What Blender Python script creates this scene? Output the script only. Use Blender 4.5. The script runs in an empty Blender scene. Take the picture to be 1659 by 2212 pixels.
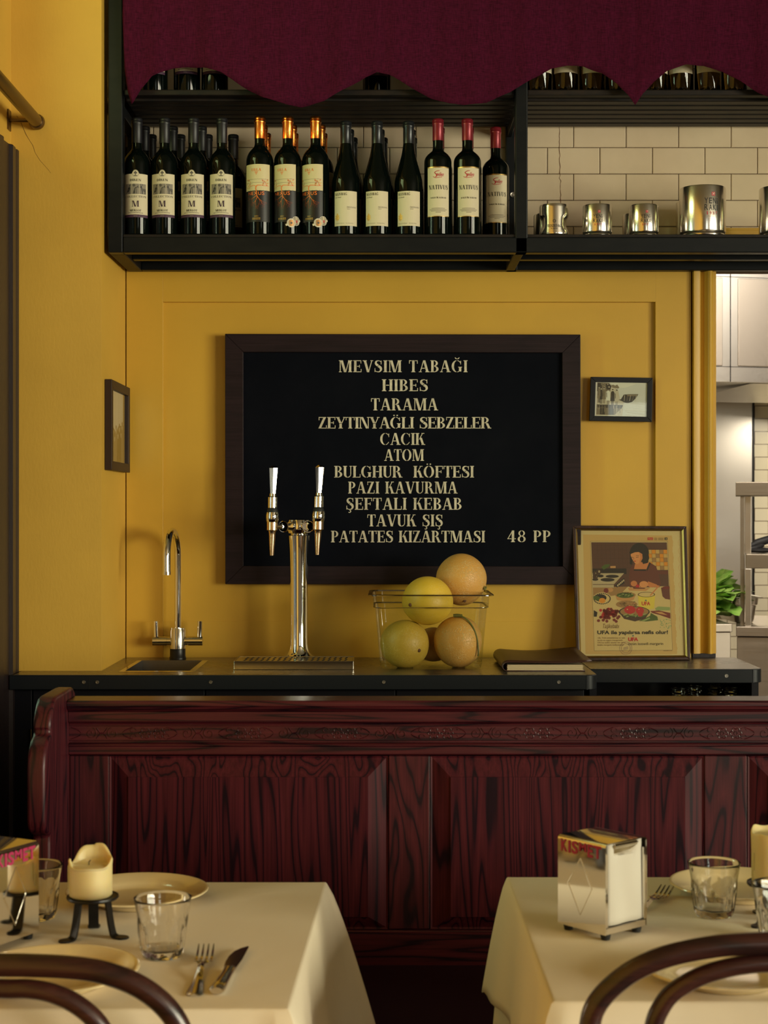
import bpy, math, random
from mathutils import Vector, Matrix
random.seed(7)
SC = bpy.context.scene
COL = SC.collection
PI = math.pi
F, CX, CY, EYE = 3400.0, 829.5, 1106.0, 1.38     # lens in pixels of the 1659 x 2212 frame, eye height in metres
WALL = 4.50                                       # distance from the lens to the panelled wall
ZC, ZT = 0.9644, 0.735                            # worktop height, dining table height

# ------------------------------------------------------------------ camera
cam = bpy.data.cameras.new('camera')
cam.sensor_fit = 'HORIZONTAL'; cam.sensor_width = 36.0; cam.lens = F / 1659 * 36.0
cam.clip_start = 0.05; cam.clip_end = 60
cam.dof.use_dof = True; cam.dof.focus_distance = 4.25; cam.dof.aperture_fstop = 11.0
camo = bpy.data.objects.new('camera', cam); COL.objects.link(camo)
camo.location = (0, 0, EYE); camo.rotation_euler = (PI / 2, 0, 0)
SC.camera = camo
# ------------------------------------------------------------------ exposure
SC.view_settings.view_transform = 'Standard'; SC.view_settings.look = 'None'
SC.view_settings.gamma = 1.0; SC.view_settings.use_curve_mapping = False
SC.view_settings.exposure = 0.0
# ------------------------------------------------------------------ world, daylight through the windows, kitchen light and added fill
wd = bpy.data.worlds.new('World'); SC.world = wd; wd.use_nodes = True
wd.node_tree.nodes['Background'].inputs[0].default_value = (0.75, 0.9, 1.0, 1)
wd.node_tree.nodes['Background'].inputs[1].default_value = 0.3

def area(name, loc, aim, sx, sy, power, color):
    l = bpy.data.lights.new(name, 'AREA'); l.shape = 'RECTANGLE'; l.size = sx; l.size_y = sy
    l.energy = power; l.color = color
    o = bpy.data.objects.new(name, l); COL.objects.link(o); o.location = loc
    o.rotation_euler = (Vector(aim) - Vector(loc)).to_track_quat('-Z', 'Y').to_euler()
    return o
area('street_window_light', (5.27, -1.1, 1.60), (0.0, -0.9, 1.50), 4.4, 1.75, 790, (1.0, 0.885, 0.70))
area('front_window_light', (2.50, -5.03, 1.70), (2.50, 3.6, 1.70), 1.1, 1.3, 22, (0.95, 0.92, 0.86))
area('door_light', (-1.30, 3.47, 1.75), (0.6, 3.5, 1.6), 0.34, 1.25, 16, (0.72, 1.0, 0.66))
area('fanlight_light', (-1.25, 3.35, 2.75), (0.6, 4.0, 2.5), 0.75, 0.40, 8, (0.82, 1.0, 0.42))
area('kitchen_light', (2.1, 5.5, 2.95), (2.0, 6.4, 0.9), 1.6, 0.8, 72, (1.0, 0.90, 0.76))
area('kitchen_fill_light', (2.2, 7.9, 1.88), (2.1, 7.9, 0.9), 1.0, 0.3, 9.0, (1.0, 0.90, 0.72))  # added fill under the hood to brighten counter and wall, not a hood lamp

# ------------------------------------------------------------------ helpers
def P(px, py, d):
    return Vector(((px - CX) / F * d, d, EYE - (py - CY) / F * d))
def X(px, d): return (px - CX) / F * d
def Z(py, d): return EYE - (py - CY) / F * d

M = {}
def mat(name, color, rough=0.5, metal=0.0, **kw):
    m = bpy.data.materials.new(name); m.use_nodes = True
    b = m.node_tree.nodes['Principled BSDF']
    b.inputs['Base Color'].default_value = (*color, 1); b.inputs['Roughness'].default_value = rough
    b.inputs['Metallic'].default_value = metal
    for k, v in kw.items(): b.inputs[k.replace('_', ' ')].default_value = v
    M[name] = m
    return m, m.node_tree.nodes, m.node_tree.links, b
def S(c):                                          # sRGB 0-255 to linear
    return tuple((v / 255 / 12.92) if v / 255 <= 0.04045 else ((v / 255 + 0.055) / 1.055) ** 2.4 for v in c)

class MB:
    def __init__(self): self.v = []; self.f = []; self.m = []; self.mats = []
    def mi(self, m):
        if m not in self.mats: self.mats.append(m)
        return self.mats.index(m)
    def add(self, vs, fs, m='x'):
        b = len(self.v); k = self.mi(m)
        self.v += [Vector(p) for p in vs]
        for f in fs: self.f.append([b + i for i in f]); self.m.append(k)
        return self
    def poly(self, pts, m='x'): return self.add(pts, [list(range(len(pts)))], m)
    def box(self, x0, x1, y0, y1, z0, z1, m='x'):
        vs = [(x, y, z) for z in (z0, z1) for y in (y0, y1) for x in (x0, x1)]
        return self.add(vs, [(0, 2, 3, 1), (4, 5, 7, 6), (0, 1, 5, 4), (2, 6, 7, 3), (0, 4, 6, 2), (1, 3, 7, 5)], m)
    def hexa(self, b, t, m='x'):                  # bottom and top quads (same winding, ccw from above)
        return self.add(list(b) + list(t), [(3, 2, 1, 0), (4, 5, 6, 7), (0, 1, 5, 4), (1, 2, 6, 5), (2, 3, 7, 6), (3, 0, 4, 7)], m)
    def lathe(self, prof, n=32, c=(0, 0, 0), m='x', fn=None, axis='z'):
        vs = []; fs = []; k = len(prof)
        for i in range(n):
            a = 2 * PI * i / n
            for (r, z) in prof:
                rr = fn(r, z, a) if fn else r
                p = (rr * math.sin(a), -rr * math.cos(a), z)
                if axis == 'x': p = (z, rr * math.sin(a), rr * math.cos(a))
                if axis == 'y': p = (rr * math.cos(a), z, rr * math.sin(a))
                vs.append((c[0] + p[0], c[1] + p[1], c[2] + p[2]))
        for i in range(n):
            j = (i + 1) % n
            for q in range(k - 1):
                f = [i * k + q, j * k + q, j * k + q + 1, i * k + q + 1]
                if prof[q][0] < 1e-6: f = [i * k + q, j * k + q + 1, i * k + q + 1]
                elif prof[q + 1][0] < 1e-6: f = [i * k + q, j * k + q, i * k + q + 1]
                fs.append(f)
        return self.add(vs, fs, m)
    def tube(self, pts, r, n=12, m='x', closed=False, caps=True, sx=1.0):
        pts = [Vector(p) for p in pts]; N = len(pts)
        rs = r if isinstance(r, (list, tuple)) else [r] * N
        up = None; vs = []; fs = []
        for i, p in enumerate(pts):
            a = pts[(i - 1) % N] if (closed or i) else p
            b = pts[(i + 1) % N] if (closed or i < N - 1) else p
            t = (b - a).normalized()
            if up is None:
                up = Vector((0, 0, 1)) if abs(t.z) < 0.9 else Vector((0, 1, 0))
            u = (up - t * up.dot(t)).normalized(); up = u; w = t.cross(u)
            for k in range(n):
                an = 2 * PI * k / n
                vs.append(p + (u * math.cos(an) + w * math.sin(an) * sx) * rs[i])
        for i in range(N if closed else N - 1):
            j = (i + 1) % N
            for k in range(n):
                q = (k + 1) % n
                fs.append([i * n + k, i * n + q, j * n + q, j * n + k])
        if caps and not closed:
            fs.append(list(range(n))[::-1]); fs.append([(N - 1) * n + k for k in range(n)])
        return self.add(vs, fs, m)
    def ribbon(self, pts, wd, w, t, m='x'):       # flat bar along a path; wd = direction of its width
        pts = [Vector(p) for p in pts]; wd = Vector(wd).normalized(); N = len(pts); vs = []; fs = []
        ws = w if isinstance(w, (list, tuple)) else [w] * N
        for i, p in enumerate(pts):
            tg = (pts[min(i + 1, N - 1)] - pts[max(i - 1, 0)]).normalized()
            nn = tg.cross(wd).normalized()
            for (a, b) in ((-1, -1), (1, -1), (1, 1), (-1, 1)): vs.append(p + wd * a * ws[i] / 2 + nn * b * t / 2)
        for i in range(N - 1):
            for k in range(4):
                q = (k + 1) % 4; fs.append([i * 4 + k, i * 4 + q, i * 4 + 4 + q, i * 4 + 4 + k])
        fs.append([3, 2, 1, 0]); fs.append([N * 4 - 4 + k for k in range(4)])
        return self.add(vs, fs, m)
    def extrude_x(self, prof, x0, x1, m='x'):     # prof = list of (y, z) closed
        n = len(prof)
        vs = [(x0, y, z) for y, z in prof] + [(x1, y, z) for y, z in prof]
        fs = [[i, (i + 1) % n, n + (i + 1) % n, n + i] for i in range(n)] + [list(range(n))[::-1], list(range(n, 2 * n))]
        return self.add(vs, fs, m)
    def extrude_z(self, prof, z0, z1, m='x'):     # prof = list of (x, y) closed
        n = len(prof)
        vs = [(x, y, z0) for x, y in prof] + [(x, y, z1) for x, y in prof]
        fs = [[i, (i + 1) % n, n + (i + 1) % n, n + i] for i in range(n)] + [list(range(n))[::-1], list(range(n, 2 * n))]
        return self.add(vs, fs, m)
    def sphere(self, c, r, n=32, k=20, m='x', fn=None):
        r = Vector(r) if not isinstance(r, (int, float)) else Vector((r, r, r)); vs = []; fs = []
        for j in range(1, k):
            th = PI * j / k
            for i in range(n):
                a = 2 * PI * i / n
                d = Vector((math.sin(th) * math.cos(a), math.sin(th) * math.sin(a), math.cos(th)))
                s = fn(d) if fn else 1.0
                vs.append((c[0] + d.x * r.x * s, c[1] + d.y * r.y * s, c[2] + d.z * r.z * s))
        s1 = fn(Vector((0, 0, 1))) if fn else 1; s2 = fn(Vector((0, 0, -1))) if fn else 1
        vs.append((c[0], c[1], c[2] + r.z * s1)); vs.append((c[0], c[1], c[2] - r.z * s2)); T = len(vs) - 2
        for j in range(k - 2):
            for i in range(n):
                q = (i + 1) % n; fs.append([j * n + i, (j + 1) * n + i, (j + 1) * n + q, j * n + q])
        for i in range(n):
            q = (i + 1) % n; fs.append([T, i, q]); fs.append([T + 1, (k - 2) * n + q, (k - 2) * n + i])
        return self.add(vs, fs, m)

ROOT = {}                                          # name of a thing or part -> world matrix of its frame
def build(name, mb, mats=None, parent=None, world=False, smooth=None, bevel=0, seg=2, fix=True, **props):
    """mats: a material name, or None when the MB's own material names are used. world: vertices given in world space."""
    me = bpy.data.meshes.new(name)
    vs = mb.v
    if parent is not None and world:
        inv = ROOT[parent.name].inverted(); vs = [inv @ p for p in vs]
    me.from_pydata([tuple(p) for p in vs], [], mb.f)
    if isinstance(mats, str): me.materials.append(M[mats])
    else:
        for n in mb.mats: me.materials.append(M[n])
        for p, k in zip(me.polygons, mb.m): p.material_index = k
    if fix:
        import bmesh
        b = bmesh.new(); b.from_mesh(me); bmesh.ops.recalc_face_normals(b, faces=b.faces); b.to_mesh(me); b.free()
    if smooth:
        me.shade_smooth(); me.set_sharp_from_angle(angle=math.radians(smooth))
    o = bpy.data.objects.new(name, me); COL.objects.link(o)
    if parent is not None: o.parent = parent; ROOT[o.name] = ROOT[parent.name]
    else: ROOT[o.name] = Matrix()
    if bevel:
        md = o.modifiers.new('bevel', 'BEVEL'); md.width = bevel; md.segments = seg; md.limit_method = 'ANGLE'; md.angle_limit = math.radians(40)
        md.harden_normals = False
    for k, v in props.items(): o[k] = v
    return o
def thing(name, label, cat, loc=(0, 0, 0), rz=0.0, group=None):
    o = bpy.data.objects.new(name, None); COL.objects.link(o); o.empty_display_size = 0.05
    o.location = loc; o.rotation_euler = (0, 0, rz); o['label'] = label; o['category'] = cat
    if group: o['group'] = group
    ROOT[o.name] = Matrix.Translation(Vector(loc)) @ Matrix.Rotation(rz, 4, 'Z')
    return o
def tag(o, label, cat, group=None):
    o['label'] = label; o['category'] = cat
    if group: o['group'] = group
    return o
def struct(name, mb, mats=None, **kw):
    o = build(name, mb, mats, **kw)
    if o.parent is None: o['kind'] = 'structure'
    return o
def dup(root, loc, rz, label, group=None, skip=()):
    r = root.copy(); COL.objects.link(r); r.location = loc; r.rotation_euler = (0, 0, rz); r['label'] = label
    if group: r['group'] = group
    ROOT[r.name] = Matrix.Translation(Vector(loc)) @ Matrix.Rotation(rz, 4, 'Z')
    for ch in list(root.children):
        if ch.name.split('.')[0] in skip: continue
        c = ch.copy(); COL.objects.link(c); c.parent = r; ROOT[c.name] = ROOT[r.name]
        for g in list(ch.children):
            d = g.copy(); COL.objects.link(d); d.parent = c; ROOT[d.name] = ROOT[r.name]
    return r
def smoothline(pts, n=8):                          # Catmull-Rom through points
    pts = [Vector(p) for p in pts]; out = []
    for i in range(len(pts) - 1):
        a = pts[max(i - 1, 0)]; b = pts[i]; c = pts[i + 1]; d = pts[min(i + 2, len(pts) - 1)]
        for k in range(n):
            t = k / n
            out.append(0.5 * ((2 * b) + (c - a) * t + (2 * a - 5 * b + 4 * c - d) * t * t + (3 * b - a - 3 * c + d) * t ** 3))
    out.append(pts[-1]); return out
def ordinal(i): return ['first', 'second', 'third', 'fourth', 'fifth', 'sixth', 'seventh', 'eighth'][i]

# ------------------------------------------------------------------ materials
def coords(nt, scale=(1, 1, 1), loc=(0, 0, 0), rot=(0, 0, 0)):
    tc = nt.nodes.new('ShaderNodeTexCoord'); mp = nt.nodes.new('ShaderNodeMapping')
    mp.inputs['Scale'].default_value = scale; mp.inputs['Location'].default_value = loc; mp.inputs['Rotation'].default_value = rot
    nt.links.new(tc.outputs['Object'], mp.inputs['Vector']); return mp.outputs['Vector']
def noise(nt, vec, scale, detail=3, rough=0.5, dist=0.0):
    n = nt.nodes.new('ShaderNodeTexNoise'); n.inputs['Scale'].default_value = scale; n.inputs['Detail'].default_value = detail
    n.inputs['Roughness'].default_value = rough; n.inputs['Distortion'].default_value = dist
    nt.links.new(vec, n.inputs['Vector']); return n.outputs['Fac']
def ramp(nt, fac, stops):
    r = nt.nodes.new('ShaderNodeValToRGB'); e = r.color_ramp.elements
    while len(e) < len(stops): e.new(0.5)
    for el, (p, c) in zip(e, stops): el.position = p; el.color = (*c, 1)
    nt.links.new(fac, r.inputs['Fac']); return r.outputs['Color']
def mathn(nt, op, a, b=None):
    n = nt.nodes.new('ShaderNodeMath'); n.operation = op
    for i, v in enumerate((a, b)):
        if v is None: continue
        if isinstance(v, (int, float)): n.inputs[i].default_value = v
        else: nt.links.new(v, n.inputs[i])
    return n.outputs[0]
def bump(nt, b, h, strength=0.2, dist=0.002):
    n = nt.nodes.new('ShaderNodeBump'); n.inputs['Strength'].default_value = strength; n.inputs['Distance'].default_value = dist
    nt.links.new(h, n.inputs['Height']); nt.links.new(n.outputs['Normal'], b.inputs['Normal'])
def mixc(nt, fac, a, b, mode='MIX'):
    n = nt.nodes.new('ShaderNodeMix'); n.data_type = 'RGBA'; n.blend_type = mode
    for sock, v in ((n.inputs['Factor'], fac), (n.inputs['A'], a), (n.inputs['B'], b)):
        pass
    ins = [i for i in n.inputs if i.enabled]
    for s_, v in zip((n.inputs[0], n.inputs[6], n.inputs[7]), (fac, a, b)):
        if isinstance(v, (int, float)): s_.default_value = v
        elif isinstance(v, tuple): s_.default_value = (*v, 1)
        else: nt.links.new(v, s_)
    return n.outputs[2]

def paint(name, c, rough=0.5, var=0.08, grain=0.12):
    m, nd, lk, b = mat(name, c, rough); nt = m.node_tree
    v = coords(nt)
    n1 = noise(nt, v, 2.2, 4, 0.6)
    lk.new(ramp(nt, n1, [(0.25, tuple(x * (1 - var) for x in c)), (0.75, tuple(min(1, x * (1 + var)) for x in c))]), b.inputs['Base Color'])
    bump(nt, b, noise(nt, coords(nt, (1, 1, 0.35)), 170, 3), grain, 0.001)
def wood(name, along, dark, mid, light, rings=9.0, sc=1.6, rough=0.32, seed=0.0, stretch=0.14, coat=0.12, spec=0.5):
    m, nd, lk, b = mat(name, mid, rough); nt = m.node_tree
    s = [1, 1, 1]; s['xyz'.index(along)] = stretch
    v = coords(nt, tuple(s), (seed, seed * 0.7, seed * 1.3))
    n1 = noise(nt, v, sc * 2.4, 2.0, 0.45, 0.25)
    rg = mathn(nt, 'FRACT', mathn(nt, 'MULTIPLY', n1, rings))
    ringc = ramp(nt, rg, [(0.0, dark), (0.09, dark), (0.20, mid), (0.6, light), (0.90, mid), (1.0, dark)])
    s2 = [1, 1, 1]; s2['xyz'.index(along)] = 0.02
    fib = noise(nt, coords(nt, tuple(s2)), 260, 4, 0.7)
    col = mixc(nt, 0.75, ringc, ramp(nt, fib, [(0.3, (0.35, 0.33, 0.33)), (0.62, (1.05, 1.05, 1.05))]), 'MULTIPLY')
    lk.new(col, b.inputs['Base Color'])
    bump(nt, b, fib, 0.12, 0.001)
    b.inputs['Coat Weight'].default_value = coat; b.inputs['Coat Roughness'].default_value = 0.18; b.inputs['Specular IOR Level'].default_value = spec
YEL = (0.58, 0.338, 0.036)
paint('yellow_paint', YEL, 0.42)
paint('yellow_wall', (0.60, 0.348, 0.046), 0.55, 0.10, 0.3)
paint('room_wall', (0.11, 0.085, 0.055), 0.7)
paint('ceiling_paint', (0.62, 0.55, 0.42), 0.8)
paint('dining_ceiling', (0.20, 0.16, 0.10), 0.8)
paint('brown_paint', (0.016, 0.0095, 0.0100), 0.32, 0.2, 0.35)
mat('grout', (0.10, 0.06, 0.035), 0.9)
mat('tile_crack', (0.12, 0.05, 0.02), 0.9)
m, nd, lk, b = mat('tile_glaze', (0.66, 0.56, 0.42), 0.22); nt = m.node_tree
lk.new(ramp(nt, noise(nt, coords(nt), 5, 4, 0.6), [(0.3, (0.62, 0.505, 0.355)), (0.7, (0.70, 0.58, 0.42))]), b.inputs['Base Color'])
bump(nt, b, noise(nt, coords(nt), 60, 3), 0.05, 0.001)
m, nd, lk, b = mat('kitchen_tile', (0.75, 0.68, 0.5), 0.25); nt = m.node_tree
br = nd.new('ShaderNodeTexBrick'); br.offset = 0.5
for k, v in (('Color1', (0.75, 0.68, 0.50, 1)), ('Color2', (0.70, 0.63, 0.46, 1)), ('Mortar', (0.16, 0.11, 0.06, 1)), ('Scale', 1.0), ('Mortar Size', 0.0022), ('Brick Width', 0.15), ('Row Height', 0.07)):
    br.inputs[k].default_value = v
lk.new(coords(nt, (1, 1, 1), (0, 0, 0), (PI / 2, 0, 0)), br.inputs['Vector']); lk.new(br.outputs['Color'], b.inputs['Base Color'])
def metal(name, c, rough, brush=None, bs=0.15, aniso=0.0):
    m, nd, lk, b = mat(name, c, rough, 1.0); nt = m.node_tree
    if brush:
        s = [1, 1, 1]; s['xyz'.index(brush)] = 0.01
        f = noise(nt, coords(nt, tuple(s)), 400, 3, 0.6)
        r = nd.new('ShaderNodeMapRange'); r.inputs['To Min'].default_value = rough * 0.7; r.inputs['To Max'].default_value = rough * 1.5
        lk.new(f, r.inputs['Value']); lk.new(r.outputs[0], b.inputs['Roughness'])
        bump(nt, b, f, bs, 0.0004)
    return m
metal('chrome', (0.80, 0.80, 0.80), 0.045)
metal('worn_chrome', (0.62, 0.60, 0.55), 0.16)
metal('dispenser_chrome', (0.84, 0.80, 0.74), 0.06)
metal('cup_steel', (0.72, 0.68, 0.62), 0.17, 'x', 0.10)
metal('kitchen_steel', (0.70, 0.66, 0.60), 0.32, 'x', 0.1)
metal('kitchen_steel_warm', (0.62, 0.55, 0.47), 0.35, 'x', 0.1)
metal('kitchen_steel_dull', (0.40, 0.35, 0.28), 0.4, 'x', 0.1)
mat('wall_crack', (0.10, 0.055, 0.012), 0.9)
metal('sink_steel', (0.17, 0.155, 0.135), 0.32)
metal('cutlery_steel', (0.70, 0.65, 0.58), 0.12)
metal('nozzle_brass', (0.70, 0.52, 0.36), 0.2, 'z', 0.1)
metal('aged_brass', (0.16, 0.105, 0.05), 0.33)
metal('gold', (0.85, 0.55, 0.16), 0.28)
metal('gold_slip', (0.45, 0.30, 0.11), 0.35)
metal('copper_foil', (0.90, 0.30, 0.06), 0.26)
metal('screw_steel', (0.35, 0.32, 0.28), 0.4)
m, nd, lk, b = mat('worktop_metal', (0.20, 0.17, 0.13), 0.25, 0.85); nt = m.node_tree
f = noise(nt, coords(nt, (0.25, 1, 1)), 14, 5, 0.65)
lk.new(ramp(nt, f, [(0.3, (0.13, 0.11, 0.085)), (0.7, (0.27, 0.235, 0.19))]), b.inputs['Base Color'])
r = nd.new('ShaderNodeMapRange'); r.inputs['To Min'].default_value = 0.14; r.inputs['To Max'].default_value = 0.42; lk.new(f, r.inputs['Value']); lk.new(r.outputs[0], b.inputs['Roughness'])
mat('worktop_edge', (0.007, 0.009, 0.012), 0.4, 0, Specular_IOR_Level=0.3)
mat('cabinet_black', (0.004, 0.004, 0.007), 0.5, 0, Specular_IOR_Level=0.2)
m, nd, lk, b = mat('black_steel', (0.011, 0.013, 0.014), 0.38, 0.1, Specular_IOR_Level=0.25); nt = m.node_tree
lk.new(ramp(nt, noise(nt, coords(nt, (0.3, 1, 1)), 30, 4, 0.7), [(0.35, (0.0035, 0.0050, 0.0070)), (0.75, (0.0085, 0.0095, 0.0105))]), b.inputs['Base Color'])
m, nd, lk, b = mat('rusty_steel', (0.03, 0.018, 0.012), 0.5, 0.1, Specular_IOR_Level=0.25); nt = m.node_tree
lk.new(ramp(nt, noise(nt, coords(nt, (0.3, 1, 1)), 60, 4, 0.7), [(0.35, (0.006, 0.006, 0.007)), (0.75, (0.022, 0.014, 0.010))]), b.inputs['Base Color'])
mat('iron', (0.012, 0.011, 0.011), 0.38, 0.5)
mat('black_rubber', (0.006, 0.006, 0.006), 0.6)
mat('slot_dark', (0.006, 0.005, 0.004), 0.8)
m, nd, lk, b = mat('curtain_cloth', (0.14, 0.010, 0.026), 0.9, 0, Specular_IOR_Level=0.1); nt = m.node_tree
wv = noise(nt, coords(nt, (1, 1, 0.12)), 420, 2); wh = noise(nt, coords(nt, (0.12, 1, 1)), 420, 2)
wvh = mathn(nt, 'ADD', wv, wh)
lk.new(ramp(nt, mathn(nt, 'MULTIPLY', wvh, 0.5), [(0.35, (0.029, 0.0016, 0.0095)), (0.65, (0.066, 0.0038, 0.0210))]), b.inputs['Base Color'])
bump(nt, b, wvh, 0.25, 0.001)
m, nd, lk, b = mat('table_linen', (0.71, 0.615, 0.46), 0.85); nt = m.node_tree
bump(nt, b, noise(nt, coords(nt), 9, 3, 0.5), 0.10, 0.02)
m, nd, lk, b = mat('seat_leather', (0.018, 0.0035, 0.010), 0.55, 0, Specular_IOR_Level=0.2); bump(m.node_tree, b, noise(m.node_tree, coords(m.node_tree), 200, 3), 0.2, 0.001)
DK, MD, LT = (0.0100, 0.0008, 0.0048), (0.049, 0.0050, 0.0098), (0.070, 0.0086, 0.0130)
wood('bench_upright', 'z', DK, MD, LT, 12.0, 4.6, 0.42, 0.0, 0.13, 0.05, 0.35)
wood('bench_panel', 'z', DK, MD, LT, 17.0, 5.2, 0.52, 3.1, 0.055, 0.0, 0.16)
wood('bench_rail', 'x', DK, MD, LT, 9.0, 9.0, 0.36, 5.7, 0.05, 0.08, 0.4)
wood('chair_wood', 'x', (0.020, 0.0065, 0.0060), (0.034, 0.0095, 0.0080), (0.048, 0.014, 0.010), 6, 4, 0.30, 1.0, 0.2)
wood('board_frame', 'x', (0.0145, 0.0075, 0.0105), (0.0170, 0.0085, 0.0120), (0.0190, 0.0098, 0.0130), 5, 4, 0.5, 2.0, 0.2, coat=0.0, spec=0.2)
wood('poster_frame', 'z', (0.020, 0.008, 0.006), (0.035, 0.012, 0.009), (0.05, 0.018, 0.012), 5, 6, 0.35, 4.0, 0.2)
wood('floor_boards', 'y', (0.02, 0.012, 0.008), (0.06, 0.035, 0.02), (0.09, 0.05, 0.03), 6, 2, 0.45, 2.0, 0.12)
mat('black_frame', (0.010, 0.010, 0.014), 0.45, 0, Specular_IOR_Level=0.25)
mat('brown_frame', (0.030, 0.015, 0.009), 0.5, 0, Specular_IOR_Level=0.3)
m, nd, lk, b = mat('chalkboard_black', (0.0025, 0.0033, 0.006), 0.7, 0, Specular_IOR_Level=0.06); nt = m.node_tree
lk.new(ramp(nt, noise(nt, coords(nt), 6, 5, 0.7), [(0.4, (0.002, 0.0028, 0.0060)), (0.8, (0.0042, 0.0050, 0.0085))]), b.inputs['Base Color'])
m, nd, lk, b = mat('chalk_paint', (0.62, 0.56, 0.42), 0.8); nt = m.node_tree
lk.new(ramp(nt, noise(nt, coords(nt), 55, 4, 0.7), [(0.3, (0.40, 0.36, 0.27)), (0.65, (0.66, 0.60, 0.46))]), b.inputs['Base Color'])
def glass(name, tint=(1, 1, 1), rough=0.0, ior=1.5, clear=0.0):
    m, nd, lk, b = mat(name, tint, rough); b.inputs['Transmission Weight'].default_value = 1.0; b.inputs['IOR'].default_value = ior
    if clear:
        t = nd.new('ShaderNodeBsdfTransparent'); t.inputs[0].default_value = (*tint, 1)
        mx = nd.new('ShaderNodeMixShader'); mx.inputs[0].default_value = clear
        lk.new(b.outputs[0], mx.inputs[1]); lk.new(t.outputs[0], mx.inputs[2]); lk.new(mx.outputs[0], nd['Material Output'].inputs[0])
def sheet(name, tint=(1, 1, 1), rough=0.03, base=0.04, edge=0.5):   # thin pane: clear, mirror-like at grazing angles
    m = bpy.data.materials.new(name); m.use_nodes = True; nd = m.node_tree.nodes; lk = m.node_tree.links; nd.remove(nd['Principled BSDF']); M[name] = m
    t = nd.new('ShaderNodeBsdfTransparent'); t.inputs[0].default_value = (*tint, 1)
    g = nd.new('ShaderNodeBsdfGlossy'); g.inputs['Roughness'].default_value = rough
    lw = nd.new('ShaderNodeLayerWeight'); lw.inputs[0].default_value = 0.25
    r = nd.new('ShaderNodeMapRange'); r.inputs['To Min'].default_value = base; r.inputs['To Max'].default_value = edge; lk.new(lw.outputs['Fresnel'], r.inputs['Value'])
    mx = nd.new('ShaderNodeMixShader'); lk.new(r.outputs[0], mx.inputs[0]); lk.new(t.outputs[0], mx.inputs[1]); lk.new(g.outputs[0], mx.inputs[2])
    lk.new(mx.outputs[0], nd['Material Output'].inputs[0])
glass('tumbler_glass', (1.0, 1.0, 1.0), 0.0, 1.48)
glass('jar_glass', (0.80, 0.85, 0.80), 0.02, 1.5)
glass('amber_glass', (0.30, 0.19, 0.05), 0.0, 1.42, 0.0)
sheet('clear_plastic', (0.93, 0.94, 0.90), 0.05, 0.035, 0.45)
sheet('plastic_edge', (0.45, 0.43, 0.36), 0.08, 0.25, 0.7)
sheet('pane_glass', (0.92, 0.96, 0.92), 0.02, 0.04, 0.6)
mat('bottle_glass', (0.0016, 0.0030, 0.0024), 0.06, 0.0, Specular_IOR_Level=0.2)
mat('matte_capsule', (0.006, 0.006, 0.009), 0.45)
mat('dark_foil', (0.020, 0.022, 0.026), 0.30, 0.5)
mat('red_foil', (0.20, 0.012, 0.022), 0.35, 0.35)
mat('label_paper', (0.60, 0.525, 0.365), 0.6)
mat('label_cream', (0.58, 0.49, 0.28), 0.55)
mat('label_black', (0.012, 0.011, 0.011), 0.35)
mat('ink_black', (0.010, 0.009, 0.010), 0.6)
mat('ink_grey', (0.22, 0.19, 0.15), 0.6)
mat('ink_lines', (0.10, 0.085, 0.07), 0.6)
mat('ink_purple', (0.065, 0.022, 0.055), 0.6)
mat('ink_plum', (0.045, 0.018, 0.035), 0.6)
mat('ink_red', (0.42, 0.015, 0.03), 0.5)
mat('ink_orange', (0.72, 0.16, 0.02), 0.4)
mat('ink_rust', (0.40, 0.06, 0.012), 0.4)
mat('ink_gold', (0.62, 0.36, 0.07), 0.35, 0.3)
mat('sticker_white', (0.62, 0.55, 0.42), 0.5)
mat('sticker_bronze', (0.45, 0.22, 0.07), 0.35, 0.5)
mat('kismet_pink', (0.32, 0.010, 0.070), 0.5)
m, nd, lk, b = mat('plate_cream', (0.70, 0.56, 0.31), 0.12); b.inputs['Coat Weight'].default_value = 0.3
m, nd, lk, b = mat('candle_wax', (0.60, 0.49, 0.24), 0.45); b.inputs['Subsurface Weight'].default_value = 0.6; b.inputs['Subsurface Radius'].default_value = (0.02, 0.012, 0.004); b.inputs['Subsurface Scale'].default_value = 0.6
mat('napkin_paper', (0.45, 0.415, 0.35), 0.9)
mat('page_paper', (0.55, 0.44, 0.27), 0.8)
m, nd, lk, b = mat('brown_leather', (0.042, 0.014, 0.010), 0.42); bump(m.node_tree, b, noise(m.node_tree, coords(m.node_tree), 320, 3), 0.4, 0.001)
def melon(name, c0, c1, net, sc, netw, bs):
    m, nd, lk, b = mat(name, c0, 0.45); nt = m.node_tree; v = coords(nt)
    base = ramp(nt, noise(nt, v, 12, 4, 0.6), [(0.3, c0), (0.7, c1)])
    wob = nd.new('ShaderNodeMix'); wob.data_type = 'VECTOR'
    nz = nd.new('ShaderNodeTexNoise'); nz.inputs['Scale'].default_value = 90; lk.new(v, nz.inputs['Vector'])
    wob.inputs[0].default_value = 0.012; lk.new(v, wob.inputs[4]); lk.new(nz.outputs['Color'], wob.inputs[5])
    vo = nd.new('ShaderNodeTexVoronoi'); vo.feature = 'DISTANCE_TO_EDGE'; vo.inputs['Scale'].default_value = sc; lk.new(wob.outputs[1], vo.inputs['Vector'])
    e = ramp(nt, vo.outputs['Distance'], [(0.0, (1, 1, 1)), (netw, (0, 0, 0))])
    e2 = mathn(nt, 'MULTIPLY', e, ramp(nt, noise(nt, v, 22, 2), [(0.35, (0.15, 0.15, 0.15)), (0.6, (1, 1, 1))]))
    lk.new(mixc(nt, e2, base, net), b.inputs['Base Color']); bump(nt, b, e2, bs, 0.0015)
melon('melon_green', (0.46, 0.30, 0.035), (0.56, 0.37, 0.05), (0.60, 0.44, 0.13), 120, 0.05, 0.35)
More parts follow.
